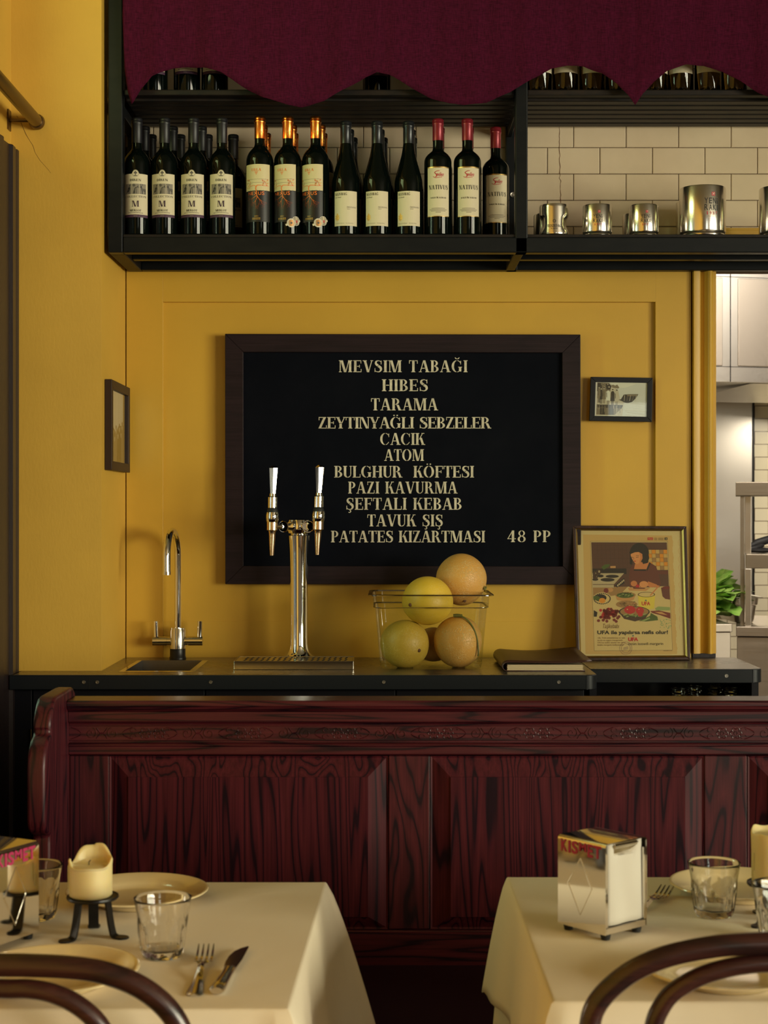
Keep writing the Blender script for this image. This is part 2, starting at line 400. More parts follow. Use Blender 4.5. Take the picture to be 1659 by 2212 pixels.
melon('melon_yellow', (0.62, 0.40, 0.03), (0.70, 0.46, 0.045), (0.70, 0.50, 0.13), 110, 0.04, 0.3)
melon('melon_orange', (0.58, 0.29, 0.06), (0.66, 0.35, 0.08), (0.68, 0.47, 0.20), 150, 0.10, 0.6)
mat('melon_scar', (0.12, 0.05, 0.02), 0.8)
mat('vine_green', (0.13, 0.13, 0.03), 0.7)
m, nd, lk, b = mat('lettuce', (0.25, 0.50, 0.06), 0.5); lk.new(ramp(m.node_tree, noise(m.node_tree, coords(m.node_tree), 18, 3), [(0.3, (0.10, 0.32, 0.02)), (0.7, (0.45, 0.66, 0.16))]), b.inputs['Base Color'])
mat('glove_black', (0.012, 0.012, 0.014), 0.6)
mat('white_plastic', (0.8, 0.78, 0.72), 0.5)

# ------------------------------------------------------------------ lettering
def rect(x0, y0, x1, y1): return [(x0, y0), (x1, y0), (x1, y1), (x0, y1)]
def para(x0, y0, x1, y1, w): return [(x0, y0), (x0 + w, y0), (x1 + w, y1), (x1, y1)]
def arc(cx, cy, rx, ry, a0, a1, tx, ty, n=14):
    o = []; i = []
    for k in range(n + 1):
        a = math.radians(a0 + (a1 - a0) * k / n); c, s = math.cos(a), math.sin(a)
        o.append((cx + rx * c, cy + ry * s)); i.append((cx + (rx - tx) * c, cy + (ry - ty) * s))
    return [[o[k], o[k + 1], i[k + 1], i[k]] for k in range(n)]
def stroke(pts, n=5):                              # (x, y, width) polyline, smoothed
    q = smoothline([Vector(p) for p in pts], n); L = []; R = []
    for i, p in enumerate(q):
        t = q[min(i + 1, len(q) - 1)] - q[max(i - 1, 0)]; t.z = 0; t.normalize()
        nx, ny = -t.y * p.z / 2, t.x * p.z / 2
        L.append((p.x + nx, p.y + ny)); R.append((p.x - nx, p.y - ny))
    return [[L[i], L[i + 1], R[i + 1], R[i]] for i in range(len(q) - 1)]
SW, TH, SE = 0.20, 0.07, 0.07
def stem(x, w=SW, b=True, t=True, y0=0, y1=1):
    p = [rect(x, y0, x + w, y1)]
    if b: p.append(rect(x - SE, 0, x + w + SE, 0.055))
    if t: p.append(rect(x - SE, 0.945, x + w + SE, 1))
    return p
def tick(x, y0, y1): return rect(x, y0, x + 0.055, y1)
def glyph(c):
    x = SE
    if c == 'I': return stem(x), 0.34
    if c == 'H': return stem(x) + stem(0.60) + [rect(0.32, 0.47, 0.55, 0.54)], 0.87
    if c == 'E': return stem(x) + [rect(0.31, 0.94, 0.66, 1), tick(0.61, 0.74, 0.95), rect(0.31, 0.47, 0.53, 0.53), tick(0.49, 0.38, 0.62), rect(0.31, 0, 0.68, 0.06), tick(0.63, 0.05, 0.27)], 0.72
    if c == 'F': return stem(x) + [rect(0.31, 0.94, 0.66, 1), tick(0.61, 0.72, 0.95), rect(0.31, 0.47, 0.53, 0.53), tick(0.49, 0.38, 0.62)], 0.68
    if c == 'L': return stem(x) + [rect(0.31, 0, 0.66, 0.06), tick(0.61, 0.05, 0.30)], 0.69
    if c == 'T': return stem(0.28, t=False) + [rect(0.02, 0.94, 0.24, 1), tick(0.02, 0.72, 0.95), rect(0.52, 0.94, 0.74, 1), tick(0.685, 0.72, 0.95)], 0.76
    if c == 'A': return [para(0.08, 0, 0.36, 1, TH), para(0.62, 0, 0.34, 1, SW), rect(0.22, 0.30, 0.50, 0.36), rect(0.0, 0, 0.24, 0.055), rect(0.54, 0, 0.90, 0.055)], 0.88
    if c == 'V': return [para(0.34, 0, 0.06, 1, SW), para(0.44, 0, 0.72, 1, TH), rect(-0.01, 0.945, 0.33, 1), rect(0.63, 0.945, 0.86, 1)], 0.85
    if c == 'M': return [rect(0.08, 0, 0.15, 1), rect(0, 0, 0.24, 0.055), rect(0, 0.945, 0.2, 1), para(0.42, 0.0, 0.14, 1, SW), para(0.54, 0.0, 0.80, 1, TH)] + stem(0.84), 1.12
    if c == 'N': return [rect(0.08, 0, 0.15, 1), rect(0, 0, 0.24, 0.055), rect(0, 0.945, 0.2, 1), para(0.56, 0, 0.13, 1, SW), rect(0.72, 0, 0.79, 1), rect(0.64, 0.945, 0.87, 1)], 0.87
    if c == 'K': return stem(x) + [para(0.31, 0.46, 0.60, 1, TH), para(0.58, 0, 0.37, 0.60, SW), rect(0.53, 0.945, 0.78, 1), rect(0.52, 0, 0.86, 0.055)], 0.84
    if c == 'Y': return [para(0.26, 0.46, 0.04, 1, SW), para(0.44, 0.46, 0.66, 1, TH), rect(0.28, 0, 0.48, 0.42), rect(0.20, 0, 0.56, 0.055), rect(-0.02, 0.945, 0.30, 1), rect(0.58, 0.945, 0.80, 1)], 0.78
    if c == 'Z': return [rect(0.06, 0.94, 0.66, 1), tick(0.06, 0.72, 0.95), para(0.03, 0.0, 0.46, 1, SW), rect(0.05, 0, 0.70, 0.06), tick(0.65, 0.05, 0.28)], 0.74
    if c == 'B': return stem(x) + arc(0.31, 0.755, 0.31, 0.245, -88, 90, 0.17, 0.05) + arc(0.31, 0.265, 0.37, 0.265, -90, 88, 0.19, 0.05), 0.72
    if c == 'R': return stem(x) + arc(0.31, 0.735, 0.33, 0.265, -90, 90, 0.18, 0.05) + [para(0.60, 0, 0.40, 0.46, SW), rect(0.56, 0, 0.86, 0.055)], 0.85
    if c == 'P': return stem(x) + arc(0.31, 0.72, 0.34, 0.28, -90, 90, 0.18, 0.05), 0.69
    if c == 'D': return stem(x) + arc(0.31, 0.5, 0.47, 0.5, -90, 90, 0.2, 0.06), 0.84
    if c == 'O': return arc(0.45, 0.5, 0.44, 0.51, 97, 263, 0.2, 0.05) + arc(0.45, 0.5, 0.44, 0.51, -83, 83, 0.2, 0.05), 0.94
    if c == 'C': return arc(0.45, 0.5, 0.44, 0.51, 97, 263, 0.2, 0.05) + arc(0.45, 0.5, 0.40, 0.51, 30, 84, 0.06, 0.05) + arc(0.45, 0.5, 0.38, 0.51, -84, -32, 0.05, 0.05) + [tick(0.74, 0.66, 0.96)], 0.86
    if c == 'G': return arc(0.45, 0.5, 0.44, 0.51, 97, 263, 0.2, 0.05) + arc(0.45, 0.5, 0.40, 0.51, 30, 84, 0.06, 0.05) + arc(0.45, 0.5, 0.36, 0.51, -84, -45, 0.05, 0.05) + [tick(0.74, 0.66, 0.96), rect(0.62, 0.06, 0.82, 0.44), rect(0.55, 0.40, 0.88, 0.455)], 0.92
    if c == 'U': return [rect(0.07, 0.30, 0.27, 1), rect(0, 0.945, 0.34, 1), rect(0.62, 0.30, 0.69, 1), rect(0.55, 0.945, 0.77, 1)] + arc(0.38, 0.30, 0.31, 0.31, 180, 268, 0.2, 0.06) + arc(0.38, 0.30, 0.31, 0.31, 272, 360, 0.07, 0.06), 0.78
    if c == 'S': return stroke([(0.60, 0.70, 0.05), (0.57, 0.88, 0.05), (0.38, 0.97, 0.06), (0.19, 0.90, 0.13), (0.16, 0.72, 0.18), (0.33, 0.56, 0.20)]) + stroke([(0.35, 0.52, 0.20), (0.53, 0.40, 0.20), (0.58, 0.22, 0.17), (0.48, 0.06, 0.10), (0.30, 0.03, 0.06), (0.12, 0.10, 0.05), (0.07, 0.30, 0.05)]) + [tick(0.57, 0.66, 0.98), tick(0.05, 0.02, 0.34)], 0.70
    if c == 'X': return [para(0.56, 0, 0.06, 1, SW), para(0.06, 0, 0.64, 1, TH), rect(0, 0, 0.24, 0.055), rect(0.5, 0, 0.84, 0.055), rect(0, 0.945, 0.33, 1), rect(0.56, 0.945, 0.8, 1)], 0.83
    if c == '4': return stem(0.40, t=False) + [para(0.04, 0.28, 0.44, 1, TH), rect(0.04, 0.26, 0.37, 0.32), rect(0.62, 0.26, 0.74, 0.32)], 0.78
    if c == '8': return arc(0.36, 0.76, 0.27, 0.25, 95, 265, 0.13, 0.05) + arc(0.36, 0.76, 0.27, 0.25, -85, 85, 0.13, 0.05) + arc(0.36, 0.26, 0.33, 0.27, 95, 265, 0.17, 0.05) + arc(0.36, 0.26, 0.33, 0.27, -85, 85, 0.17, 0.05), 0.74
    dots = [rect(0.26, 1.10, 0.38, 1.20), rect(0.52, 1.10, 0.64, 1.20)]
    breve = arc(0.47, 1.26, 0.20, 0.17, 185, 262, 0.07, 0.07, 6) + arc(0.47, 1.26, 0.20, 0.17, 278, 355, 0.07, 0.07, 6)
    ced = stroke([(0.32, -0.03, 0.06), (0.42, -0.12, 0.08), (0.34, -0.23, 0.07), (0.22, -0.21, 0.05)])
    if c == 'Ğ': g, w = glyph('G'); return g + breve, w
    if c == '\u01E6': g, w = glyph('G'); return g + dots, w
    if c == 'Ö': g, w = glyph('O'); return g + dots, w
    if c == 'Ü': g, w = glyph('U'); return g + [rect(0.16, 1.1, 0.28, 1.2), rect(0.46, 1.1, 0.58, 1.2)], w
    if c == 'Ş': g, w = glyph('S'); return g + ced, w
    if c == 'İ': return stem(x) + [rect(0.11, 1.08, 0.23, 1.19)], 0.34
    return [], 0.42
def serif(s, gap=0.03):
    out = []; x = 0
    for c in s:
        g, w = glyph(c)
        out += [[(a + x, b) for a, b in p] for p in g]; x += w + gap
    return out, x - gap
class Glyphs(list): pass                            # strokes that overlap: laid a hair apart
def fit_serif(s, x0, x1, y0, y1, gap=0.03):        # cap height between y0 (baseline) and y1
    g, w = serif(s, gap)
    return Glyphs([(x0 + a / w * (x1 - x0), y0 + b * (y1 - y0)) for a, b in p] for p in g)
_txt = {}
def sans_raw(s, bold=0.0):
    k = (s, bold)
    if k in _txt: return _txt[k]
    cu = bpy.data.curves.new('t', 'FONT'); cu.body = s; cu.offset = bold; cu.resolution_u = 3
    ob = bpy.data.objects.new('t', cu); COL.objects.link(ob)
    dg = bpy.context.evaluated_depsgraph_get(); ev = ob.evaluated_get(dg); me = ev.to_mesh()
    vs = [(v.co.x, v.co.y) for v in me.vertices]; ps = [[vs[i] for i in p.vertices] for p in me.polygons]
    ev.to_mesh_clear(); bpy.data.objects.remove(ob); bpy.data.curves.remove(cu)
    _txt[k] = ps; return ps
def fit_sans(s, x0, x1, y0, y1, bold=0.0, shear=0.0, like=None):
    """Fit the text between x0..x1; y0..y1 spans the ink box of `like` (default the text itself)."""
    ps = sans_raw(s, bold); ref = sans_raw(like, bold) if like else ps
    xs = [a for p in ps for a, b in p]; ys = [b for p in ref for a, b in p]
    if not xs: return []
    X0, X1, Y0, Y1 = min(xs), max(xs), min(ys), max(ys); out = []
    for p in ps:
        q = []
        for a, b in p:
            v = (b - Y0) / (Y1 - Y0); u = (a - X0) / (X1 - X0)
            q.append((x0 + u * (x1 - x0) + shear * (v - 0.5) * (y1 - y0), y0 + v * (y1 - y0)))
        out.append(q)
    return out
def ell(cx, cy, rx, ry, n=18, a0=0, a1=360): return [(cx + rx * math.cos(math.radians(a0 + (a1 - a0) * k / n)), cy + ry * math.sin(math.radians(a0 + (a1 - a0) * k / n))) for k in range(n)]
def line(x0, y0, x1, y1, w):
    dx, dy = x1 - x0, y1 - y0; l = math.hypot(dx, dy) or 1; nx, ny = -dy / l * w / 2, dx / l * w / 2
    return [(x0 + nx, y0 + ny), (x1 + nx, y1 + ny), (x1 - nx, y1 - ny), (x0 - nx, y0 - ny)]

class Print:                                       # ink laid on a surface: fn(x, y, lift) -> 3-D point
    def __init__(self, mb, fn, lift=0.0003, step=0.000006): self.mb = mb; self.fn = fn; self.l = lift; self.s = step; self.slab = getattr(fn, 'slab', None)
    def cut(self, p):                                # split a wide shape into upright strips so that it follows a round bottle
        xs = [a for a, b in p]; x0, x1 = min(xs), max(xs); n = int(math.ceil((x1 - x0) / self.slab))
        if n < 2: return [p]
        out = []
        for k in range(n):
            q = p
            for lim, sg in ((x0 + (x1 - x0) * k / n, 1), (x0 + (x1 - x0) * (k + 1) / n, -1)):
                r = []
                for i in range(len(q)):
                    a, b = q[i - 1], q[i]; ia, ib = (a[0] - lim) * sg >= 0, (b[0] - lim) * sg >= 0
                    if ia != ib: t = (lim - a[0]) / (b[0] - a[0]); r.append((lim, a[1] + (b[1] - a[1]) * t))
                    if ib: r.append(b)
                q = r
                if len(q) < 3: break
            if len(q) >= 3: out.append(q)
        return out
    def put(self, polys, m, up=True):
        if polys and not isinstance(polys[0][0], (tuple, list)): polys = [polys]
        st = 1.6e-5 if isinstance(polys, Glyphs) else 0.0
        for i, p in enumerate(polys):
            for c in (self.cut(p) if self.slab else [p]): self.mb.poly([self.fn(a, b, self.l + st * (i % 7)) for a, b in c], m)
        if up: self.l += self.s
        return self
def cyl(R):                                        # x is arc length from the front (-Y), y is height
    def fn(x, y, l): return ((R + l) * math.sin(x / R), -(R + l) * math.cos(x / R), y)
    fn.slab = 0.0045
    return fn
def patch(mb, R, x0, x1, y0, y1, m, lift=0.0004, n=16, top=None):
    vs = []; fs = []
    for k in range(n + 1):
        x = x0 + (x1 - x0) * k / n; t = top(x) if top else y1
        a = x / R; rr = R + lift
        vs += [(rr * math.sin(a), -rr * math.cos(a), y0), (rr * math.sin(a), -rr * math.cos(a), t)]
    for k in range(n): fs.append([2 * k, 2 * k + 2, 2 * k + 3, 2 * k + 1])
    mb.add(vs, fs, m)

# ================================================================== THE SETTING
LW = -0.976                                        # left wall plane
PX = -0.7395                                       # side face of the yellow pier
PF = 4.12                                          # front face of the pier
XR = X(1546, WALL)                                 # edge of the kitchen opening
mb = MB().box(-3.2, 5.5, -5.3, 9.2, -0.1, 0.0); struct('floor', mb, 'floor_boards')
mb = MB().box(-3.2, 5.5, -5.3, 9.2, 3.1, 3.2); struct('ceiling', mb, 'dining_ceiling')
# panelled wall below the shelf: boards stand 16 mm proud of the flat field
zt, z6 = 2.075, Z(652, WALL); xl, xr = X(352, WALL), X(1416, WALL); x1 = X(1495, WALL) - 0.003
mb = MB()
mb.box(PX - 0.24, x1, WALL + 0.016, WALL + 0.10, 0.0, zt)
mb.box(PX + 0.003, xl, WALL, WALL + 0.016, 0.0, zt); mb.box(xr, x1, WALL, WALL + 0.016, 0.0, zt)
mb.box(xl, xr, WALL, WALL + 0.016, z6, zt)
mb.box(PX + 0.003, xl, WALL - 0.001, WALL, 0.0, Z(1343, WALL)); mb.box(xl, xr, WALL + 0.0145, WALL + 0.016, 0.0, Z(1343, WALL)); mb.box(xr, x1, WALL - 0.001, WALL, 0.0, Z(1343, WALL))
struct('wall_back', mb, 'yellow_paint', bevel=0.0012)
# tiled wall above
mb = MB(); mb.box(PX - 0.24, 5.2, WALL + 0.006, WALL + 0.10, 2.0755, 3.1, 'grout')
tw, th, g = 0.1502, 0.0754, 0.0021; zrow = Z(261.7, WALL); xj = X(1239, WALL)
for r in range(-6, 9):
    z0 = zrow - (r + 1) * th; z1 = z0 + th
    off = xj + (tw / 2 if r % 2 else 0)
    for k in range(-9, 18):
        x0 = off + k * tw
        if x0 + tw < PX - 0.1 or x0 > 3.0 or z0 < 2.076 or z1 > 3.09: continue
        a, b_, c, d = x0 + g / 2, x0 + tw - g / 2, z0 + g / 2, z1 - g / 2; e = 0.0022; y0, y1 = WALL + 0.0062, WALL + 0.001; y2 = WALL
        mb.add([(a, y0, c), (b_, y0, c), (b_, y0, d), (a, y0, d), (a, y1, c), (b_, y1, c), (b_, y1, d), (a, y1, d), (a + e, y2, c + e), (b_ - e, y2, c + e), (b_ - e, y2, d - e), (a + e, y2, d - e)],
               [(0, 1, 5, 4), (1, 2, 6, 5), (2, 3, 7, 6), (3, 0, 4, 7), (4, 5, 9, 8), (5, 6, 10, 9), (6, 7, 11, 10), (7, 4, 8, 11), (8, 9, 10, 11)], 'tile_glaze')
zz = Z(258, WALL); pts = []
while zz > Z(442, WALL):
    pts.append((X(1209 + random.uniform(-1.2, 1.2) + (2 if zz < 2.33 else 0), WALL), WALL - 0.0002, zz)); zz -= 0.008
mb.ribbon(pts, (1, 0, 0), [random.uniform(0.0008, 0.0022) for _ in pts], 0.0005, 'tile_crack')
struct('wall_tiled', mb)
mb = MB(); mb.box(X(1500, WALL), 1.5, WALL - 0.018, WALL - 0.0005, 2.0755, Z(492, WALL - 0.018)); mb.box(X(1500, WALL), 1.5, WALL - 0.028, WALL - 0.018, 2.0755, Z(505, WALL - 0.028) + 0.012)
struct('trim_1', mb, 'yellow_paint', bevel=0.002)
# moulded pilaster beside the kitchen opening
def prof_px(lst): return [(X(px, WALL), WALL - q) for px, q in lst]
pr = [(1495.5, -0.02), (1496.5, 0.016), (1507, 0.016), (1511, 0.013), (1512, 0.005), (1514, 0.001), (1518, 0.0035), (1522, 0.010), (1525, 0.018), (1528, 0.0225), (1531, 0.024), (1534, 0.0225), (1537, 0.018), (1538, 0.012), (1539, 0.010), (1545, 0.010), (1546, 0.006), (1546, -0.10), (1495.5, -0.10)]
mb = MB().extrude_z(prof_px(pr), Z(1411, WALL), 2.075); struct('trim_2', mb, 'yellow_paint', smooth=35)
mb = MB().box(X(1497, WALL), XR, WALL, WALL + 0.10, 0.0, Z(1411, WALL) + 0.003); struct('trim_3', mb, 'brown_paint')
# pier on the left and the side wall with its dark door
mb = MB().box(LW - 0.1, PX, PF, WALL + 0.1, 0.0, 3.1, 'yellow_wall')
pts = [P(px, py, PF - 0.0002) for px, py in ((36, 250), (44, 262), (50, 276), (56, 290), (63, 302), (71, 314), (76, 330), (86, 346), (95, 356), (104, 366), (110, 374))]
mb.ribbon(pts, (1, 0, 0), [0.0010, 0.0014, 0.0011, 0.0016, 0.0009, 0.0012, 0.0008, 0.0010, 0.0007, 0.0008, 0.0004], 0.0004, 'wall_crack')
struct('wall_pier', mb, bevel=0.006, seg=3)
mb = MB(); mb.box(LW - 0.12, LW, -5.2, 2.95, 0, 3.1); mb.box(LW - 0.12, LW, 3.80, PF, 0, 3.1); mb.box(LW - 0.12, LW, 2.95, 3.80, 2.26, 2.52); mb.box(LW - 0.12, LW, 2.95, 3.80, 2.98, 3.1)
struct('wall_left', mb, 'yellow_wall')
ct = Z(325, 4.10)                                   # top of the door casing
mb = MB()
stepsA = [(3.800, 0.012), (3.84, 0.018), (3.845, 0.010), (3.90, 0.012), (3.91, 0.020), (3.945, 0.024), (3.955, 0.014), (4.02, 0.018), (4.03, 0.026), (4.06, 0.026), (4.07, 0.020), (4.085, 0.026), (4.10, 0.026)]
prof = [(LW - 0.11, 3.80)] + [(LW + q, y) for y, q in stepsA] + [(LW, 4.102), (LW - 0.11, 4.0)]
prof = [(LW - 0.005, 3.80)] + [(LW + q, y) for y, q in stepsA] + [(LW - 0.005, 4.10)]
mb.extrude_z(prof, 0.0, ct)
mb.box(LW - 0.005, LW + 0.026, 2.75, 3.80, 2.25, ct); mb.box(LW - 0.005, LW + 0.024, 2.75, 2.95, 0, 2.25)
struct('trim_4', mb, 'brown_paint', bevel=0.003, smooth=30)
mb = MB(); mb.box(LW - 0.08, LW - 0.035, 2.95, 3.29, 0, 2.26); mb.box(LW - 0.08, LW - 0.035, 3.65, 3.80, 0, 2.26); mb.box(LW - 0.08, LW - 0.035, 3.29, 3.65, 0, 1.05); mb.box(LW - 0.08, LW - 0.035, 3.29, 3.65, 2.42 - 0.22, 2.26)
dr = struct('door_1', mb, 'brown_paint', bevel=0.004)
build('door_pane', MB().box(LW - 0.061, LW - 0.057, 3.29, 3.65, 1.05, 2.20), 'pane_glass', dr)
# the rest of the room, behind the lens
mb = MB(); mb.box(5.2, 5.3, -5.2, -3.4, 0, 3.1); mb.box(5.2, 5.3, 1.2, WALL, 0, 3.1); mb.box(5.2, 5.3, -3.4, 1.2, 0, 0.7); mb.box(5.2, 5.3, -3.4, 1.2, 2.5, 3.1); struct('wall_right', mb, 'room_wall')
mb = MB()
for yy in (-3.4, -1.9, -0.4, 1.14): mb.box(5.2, 5.26, yy, yy + 0.06, 0.7, 2.5)
for z_ in (0.7, 2.44): mb.box(5.2, 5.26, -3.4, 1.2, z_, z_ + 0.06)
wn = struct('window_2', mb, 'brown_paint'); build('window_pane', MB().box(5.227, 5.233, -3.4, 1.2, 0.7, 2.5), 'pane_glass', wn)
mb = MB(); mb.box(-1.1, 1.92, -5.0, -4.9, 0, 3.1); mb.box(3.1, 5.3, -5.0, -4.9, 0, 3.1); mb.box(1.92, 3.1, -5.0, -4.9, 0, 0.95); mb.box(1.92, 3.1, -5.0, -4.9, 2.45, 3.1)
struct('wall_front', mb, 'room_wall')
mb = MB()
for xx in (1.92, 2.48, 3.04): mb.box(xx, xx + 0.06, -4.96, -4.9, 0.95, 2.45)
for z_ in (0.95, 2.39): mb.box(1.92, 3.1, -4.96, -4.9, z_, z_ + 0.06)
wn = struct('window_1', mb, 'brown_paint'); build('window_pane', MB().box(1.92, 3.1, -4.935, -4.929, 0.95, 2.45), 'pane_glass', wn)
# kitchen shell beyond the opening
mb = MB().box(0.2, 5.2, 8.6, 8.7, 0, 3.1); struct('wall_kitchen', mb, 'kitchen_tile')
struct('ceiling_kitchen', MB().box(0.2, 5.1, WALL + 0.1, 8.6, 3.05, 3.099), 'ceiling_paint')
mb = MB().box(0.1, 0.2, WALL + 0.1, 8.7, 0, 3.1); mb.box(5.1, 5.2, WALL, 8.7, 0, 3.1); mb.box(2.6, 5.2, WALL, WALL + 0.1, 0, 2.07); struct('wall_kitchen_side', mb, 'ceiling_paint')

# brass rail over the door
t = thing('brass_rail', 'aged brass rail above the dark door casing at the left', 'rail', (LW, 4.10, 2.398))
mb = MB(); mb.tube([(-0.9058, 2.4, 2.398), (-0.9058, 4.115, 2.398)], 0.0165, 24); build('rod', mb, 'aged_brass', t, True, 40)
mb = MB(); mb.lathe([(0, -0.010), (0.012, -0.012), (0.019, -0.010), (0.021, 0), (0.019, 0.008), (0.0165, 0.010)], 24, (-0.9058, 4.107, 2.398), axis='y'); build('end_cap', mb, 'aged_brass', t, True, 50)
mb = MB(); mb.box(LW - 0.001, LW + 0.004, 4.075, 4.105, 2.372, 2.424); mb.tube([(LW, 4.09, 2.398), (-0.915, 4.09, 2.398)], 0.006, 12); build('bracket', mb, 'aged_brass', t, True, 40)

# ================================================================== SHELF
SF = 4.148
zs = 2.113; zu = 2.4975
t = thing('steel_wall_shelf', 'black welded steel shelf unit over the yellow panelling', 'shelf', (0.2, SF, 2.066))
px0, px1 = X(233, SF), X(265, SF); qx0, qx1 = X(1113, SF), X(1140, SF); XE = 1.62; WB = WALL - 0.001
SB = 'black_steel'
for a, b_ in ((px0, px1), (qx0, qx1)):
    build('post', MB().box(a, b_, SF, SF + 0.036, 2.064, 2.86), SB, t, True, bevel=0.003)
build('post', MB().box(qx0, qx1, WB - 0.036, WB, 2.066, 2.86), SB, t, True, bevel=0.003)
build('post', MB().box(px0, px1, WB - 0.036, WB, 2.066, 2.86), SB, t, True, bevel=0.003)
build('front_rail', MB().box(px1 + 0.0005, XE, SF, SF + 0.036, 2.064, Z(512, SF)), SB, t, True, bevel=0.003)
build('shelf_board', MB().box(px1, XE, SF + 0.006, WB - 0.001, Z(512, SF) + 0.0003, zs), 'rusty_steel', t, True, bevel=0.0015)
build('back_rail', MB().box(px1, XE, WB - 0.034, WB, 2.066, 2.092), SB, t, True, bevel=0.003)
build('under_rail', MB().box(px1, XE, 4.30, 4.33, 2.070, 2.098), SB, t, True, bevel=0.003)
for a, b_ in ((px0, px1), (qx0, qx1 - 0.008)):
    build('side_rail', MB().box(a, b_, SF + 0.037, WB - 0.036, 2.064, 2.094), 'rusty_steel', t, True, bevel=0.003)
build('top_rail', MB().box(px0, XE, SF, SF + 0.036, 2.861, 2.89), SB, t, True, bevel=0.003)
build('upper_shelf_rail', MB().box(px1 + 0.0005, qx0, SF + 0.012, SF + 0.048, Z(203, SF), zu - 0.0005), 'rusty_steel', t, True, bevel=0.003)
build('upper_shelf_rail', MB().box(qx1, XE, SF + 0.012, SF + 0.048, Z(203, SF), zu - 0.0005), 'rusty_steel', t, True, bevel=0.003)
for k in range(6):
    y0 = SF + 0.050 + k * 0.048
    build('upper_shelf_slat', MB().box(px1, XE, y0, y0 + 0.040, zu - 0.022, zu - 0.0005), 'rusty_steel', t, True, bevel=0.004)
build('strut', MB().box(qx0 + 0.004, qx0 + 0.016, SF + 0.037, WB - 0.036, zu - 0.055, zu - 0.025), SB, t, True, bevel=0.002)
build('strut', MB().box(px0, px0 + 0.03, SF + 0.037, WB - 0.036, zu - 0.055, zu - 0.025), SB, t, True, bevel=0.002)
mb = MB().lathe([(0, -0.004), (0.003, -0.004), (0.004, -0.002), (0.0075, -0.003), (0.009, 0.0)], 20, (X(1108, WB - 0.037), WB - 0.0365, Z(421, WB - 0.037)), axis='y')
build('bolt', mb, 'screw_steel', t, True, 30)

# burgundy curtain with a scalloped hem
CD = SF - 0.022
hem = [(266, 40), (270, 150), (277, 200), (285, 226), (292, 214), (305, 193), (330, 167), (375, 148), (405, 144), (440, 147), (480, 160), (520, 186), (570, 213), (620, 228), (650, 231), (700, 219), (750, 192), (790, 168), (815, 158), (840, 165), (890, 192), (930, 212), (970, 225), (1000, 228), (1050, 222), (1100, 203), (1150, 172), (1190, 150), (1225, 143), (1260, 145), (1300, 158), (1330, 180), (1355, 207), (1371, 229), (1387, 205), (1410, 180), (1440, 155), (1480, 142), (1520, 143), (1560, 155), (1600, 178), (1640, 203), (1670, 215), (1720, 226), (1760, 229), (1810, 220), (1860, 192), (1900, 166), (1925, 158), (1950, 166), (2000, 192), (2050, 218), (2100, 229)]
def hemy(px):
    for (a, b_), (c, d) in zip(hem, hem[1:]):
        if a <= px <= c: return b_ + (d - b_) * (px - a) / (c - a)
    return 228
cols = sorted(set([266 + i * 6 for i in range(306)] + [int(h[0]) for h in hem]))
vs = []; fs = []; R_ = 22
for px in cols:
    x = X(px, CD); zb = Z(hemy(px), CD)
    for k in range(R_ + 1):
        f = k / R_; z = 2.885 + (zb - 2.885) * f
        w = 0.0045 * math.sin(px * 0.021) + 0.003 * math.sin(px * 0.047 + 1.3) + 0.0018 * math.sin(px * 0.11 + 2 * z)
        cr = 0.004 * math.exp(-((px - 1371) / 10.0) ** 2) - 0.004 * math.exp(-((px - 815) / 12.0) ** 2)
        fl = 0.006 * max(0, (f - 0.9) / 0.1) ** 2 * math.sin(px * 0.05)
        vs.append((x, CD - 0.006 + w * (0.5 + 0.5 * f) + cr + fl, z))
n = R_ + 1
for i in range(len(cols) - 1):
    for k in range(R_): fs.append([i * n + k, i * n + k + 1, (i + 1) * n + k + 1, (i + 1) * n + k])
o = build('scalloped_curtain', MB().add(vs, fs), 'curtain_cloth', smooth=60)
md = o.modifiers.new('cloth', 'SOLIDIFY'); md.thickness = 0.0012
tag(o, 'burgundy linen curtain with a scalloped hem hanging across the top of the black shelf', 'curtain')

# ================================================================== BOTTLES
def bottle(name, label, R, zs0, zs1, H, rn, cz, capm, slope=False, group=None):
    t = thing(name, label, 'bottle', (0, 0, 0), 0, group)
    if slope: sh = [(R, zs0 - 0.01), (R * 0.985, zs0 + 0.006), (R * 0.90, zs0 + 0.022), (R * 0.70, zs0 + 0.050), (rn * 1.38, zs0 + 0.078), (rn * 1.1, zs1 - 0.006), (rn, zs1 + 0.006)]
    else: h = zs1 - zs0; sh = [(R, zs0 - 0.004), (R * 0.985, zs0 + 0.12 * h), (R * 0.90, zs0 + 0.38 * h), (R * 0.74, zs0 + 0.62 * h), (rn * 1.45, zs0 + 0.82 * h), (rn * 1.12, zs0 + 0.96 * h), (rn, zs1 + 0.006)]
    sp = [(p.x, p.y) for p in smoothline([(a, b_, 0) for a, b_ in sh], 4)]
    pr = [(0, 0.012), (R * 0.45, 0.008), (R * 0.75, 0.001), (R - 0.005, 0), (R - 0.0015, 0.0015), (R, 0.006)] + sp + [(rn, cz), (rn, H - 0.001), (0, H - 0.001)]
    build('glass_body', MB().lathe(pr, 40), 'bottle_glass', t, False, 50)
    rc = rn + 0.0007
    cp = [(rc, cz), (rc, H - 0.018), (rc + 0.0012, H - 0.0165), (rc + 0.0012, H - 0.011), (rc + 0.0002, H - 0.0095), (rc + 0.0012, H - 0.0085), (rc + 0.0010, H - 0.003), (rc - 0.001, H - 0.0005), (rc - 0.004, H + 0.0003), (0, H + 0.0003)]
    c = MB().lathe(cp, 32, m=capm)
    return t, c
FR = 4.21
def pos(px, d, z=zs): return (X(px, d), d, z + 0.0003)

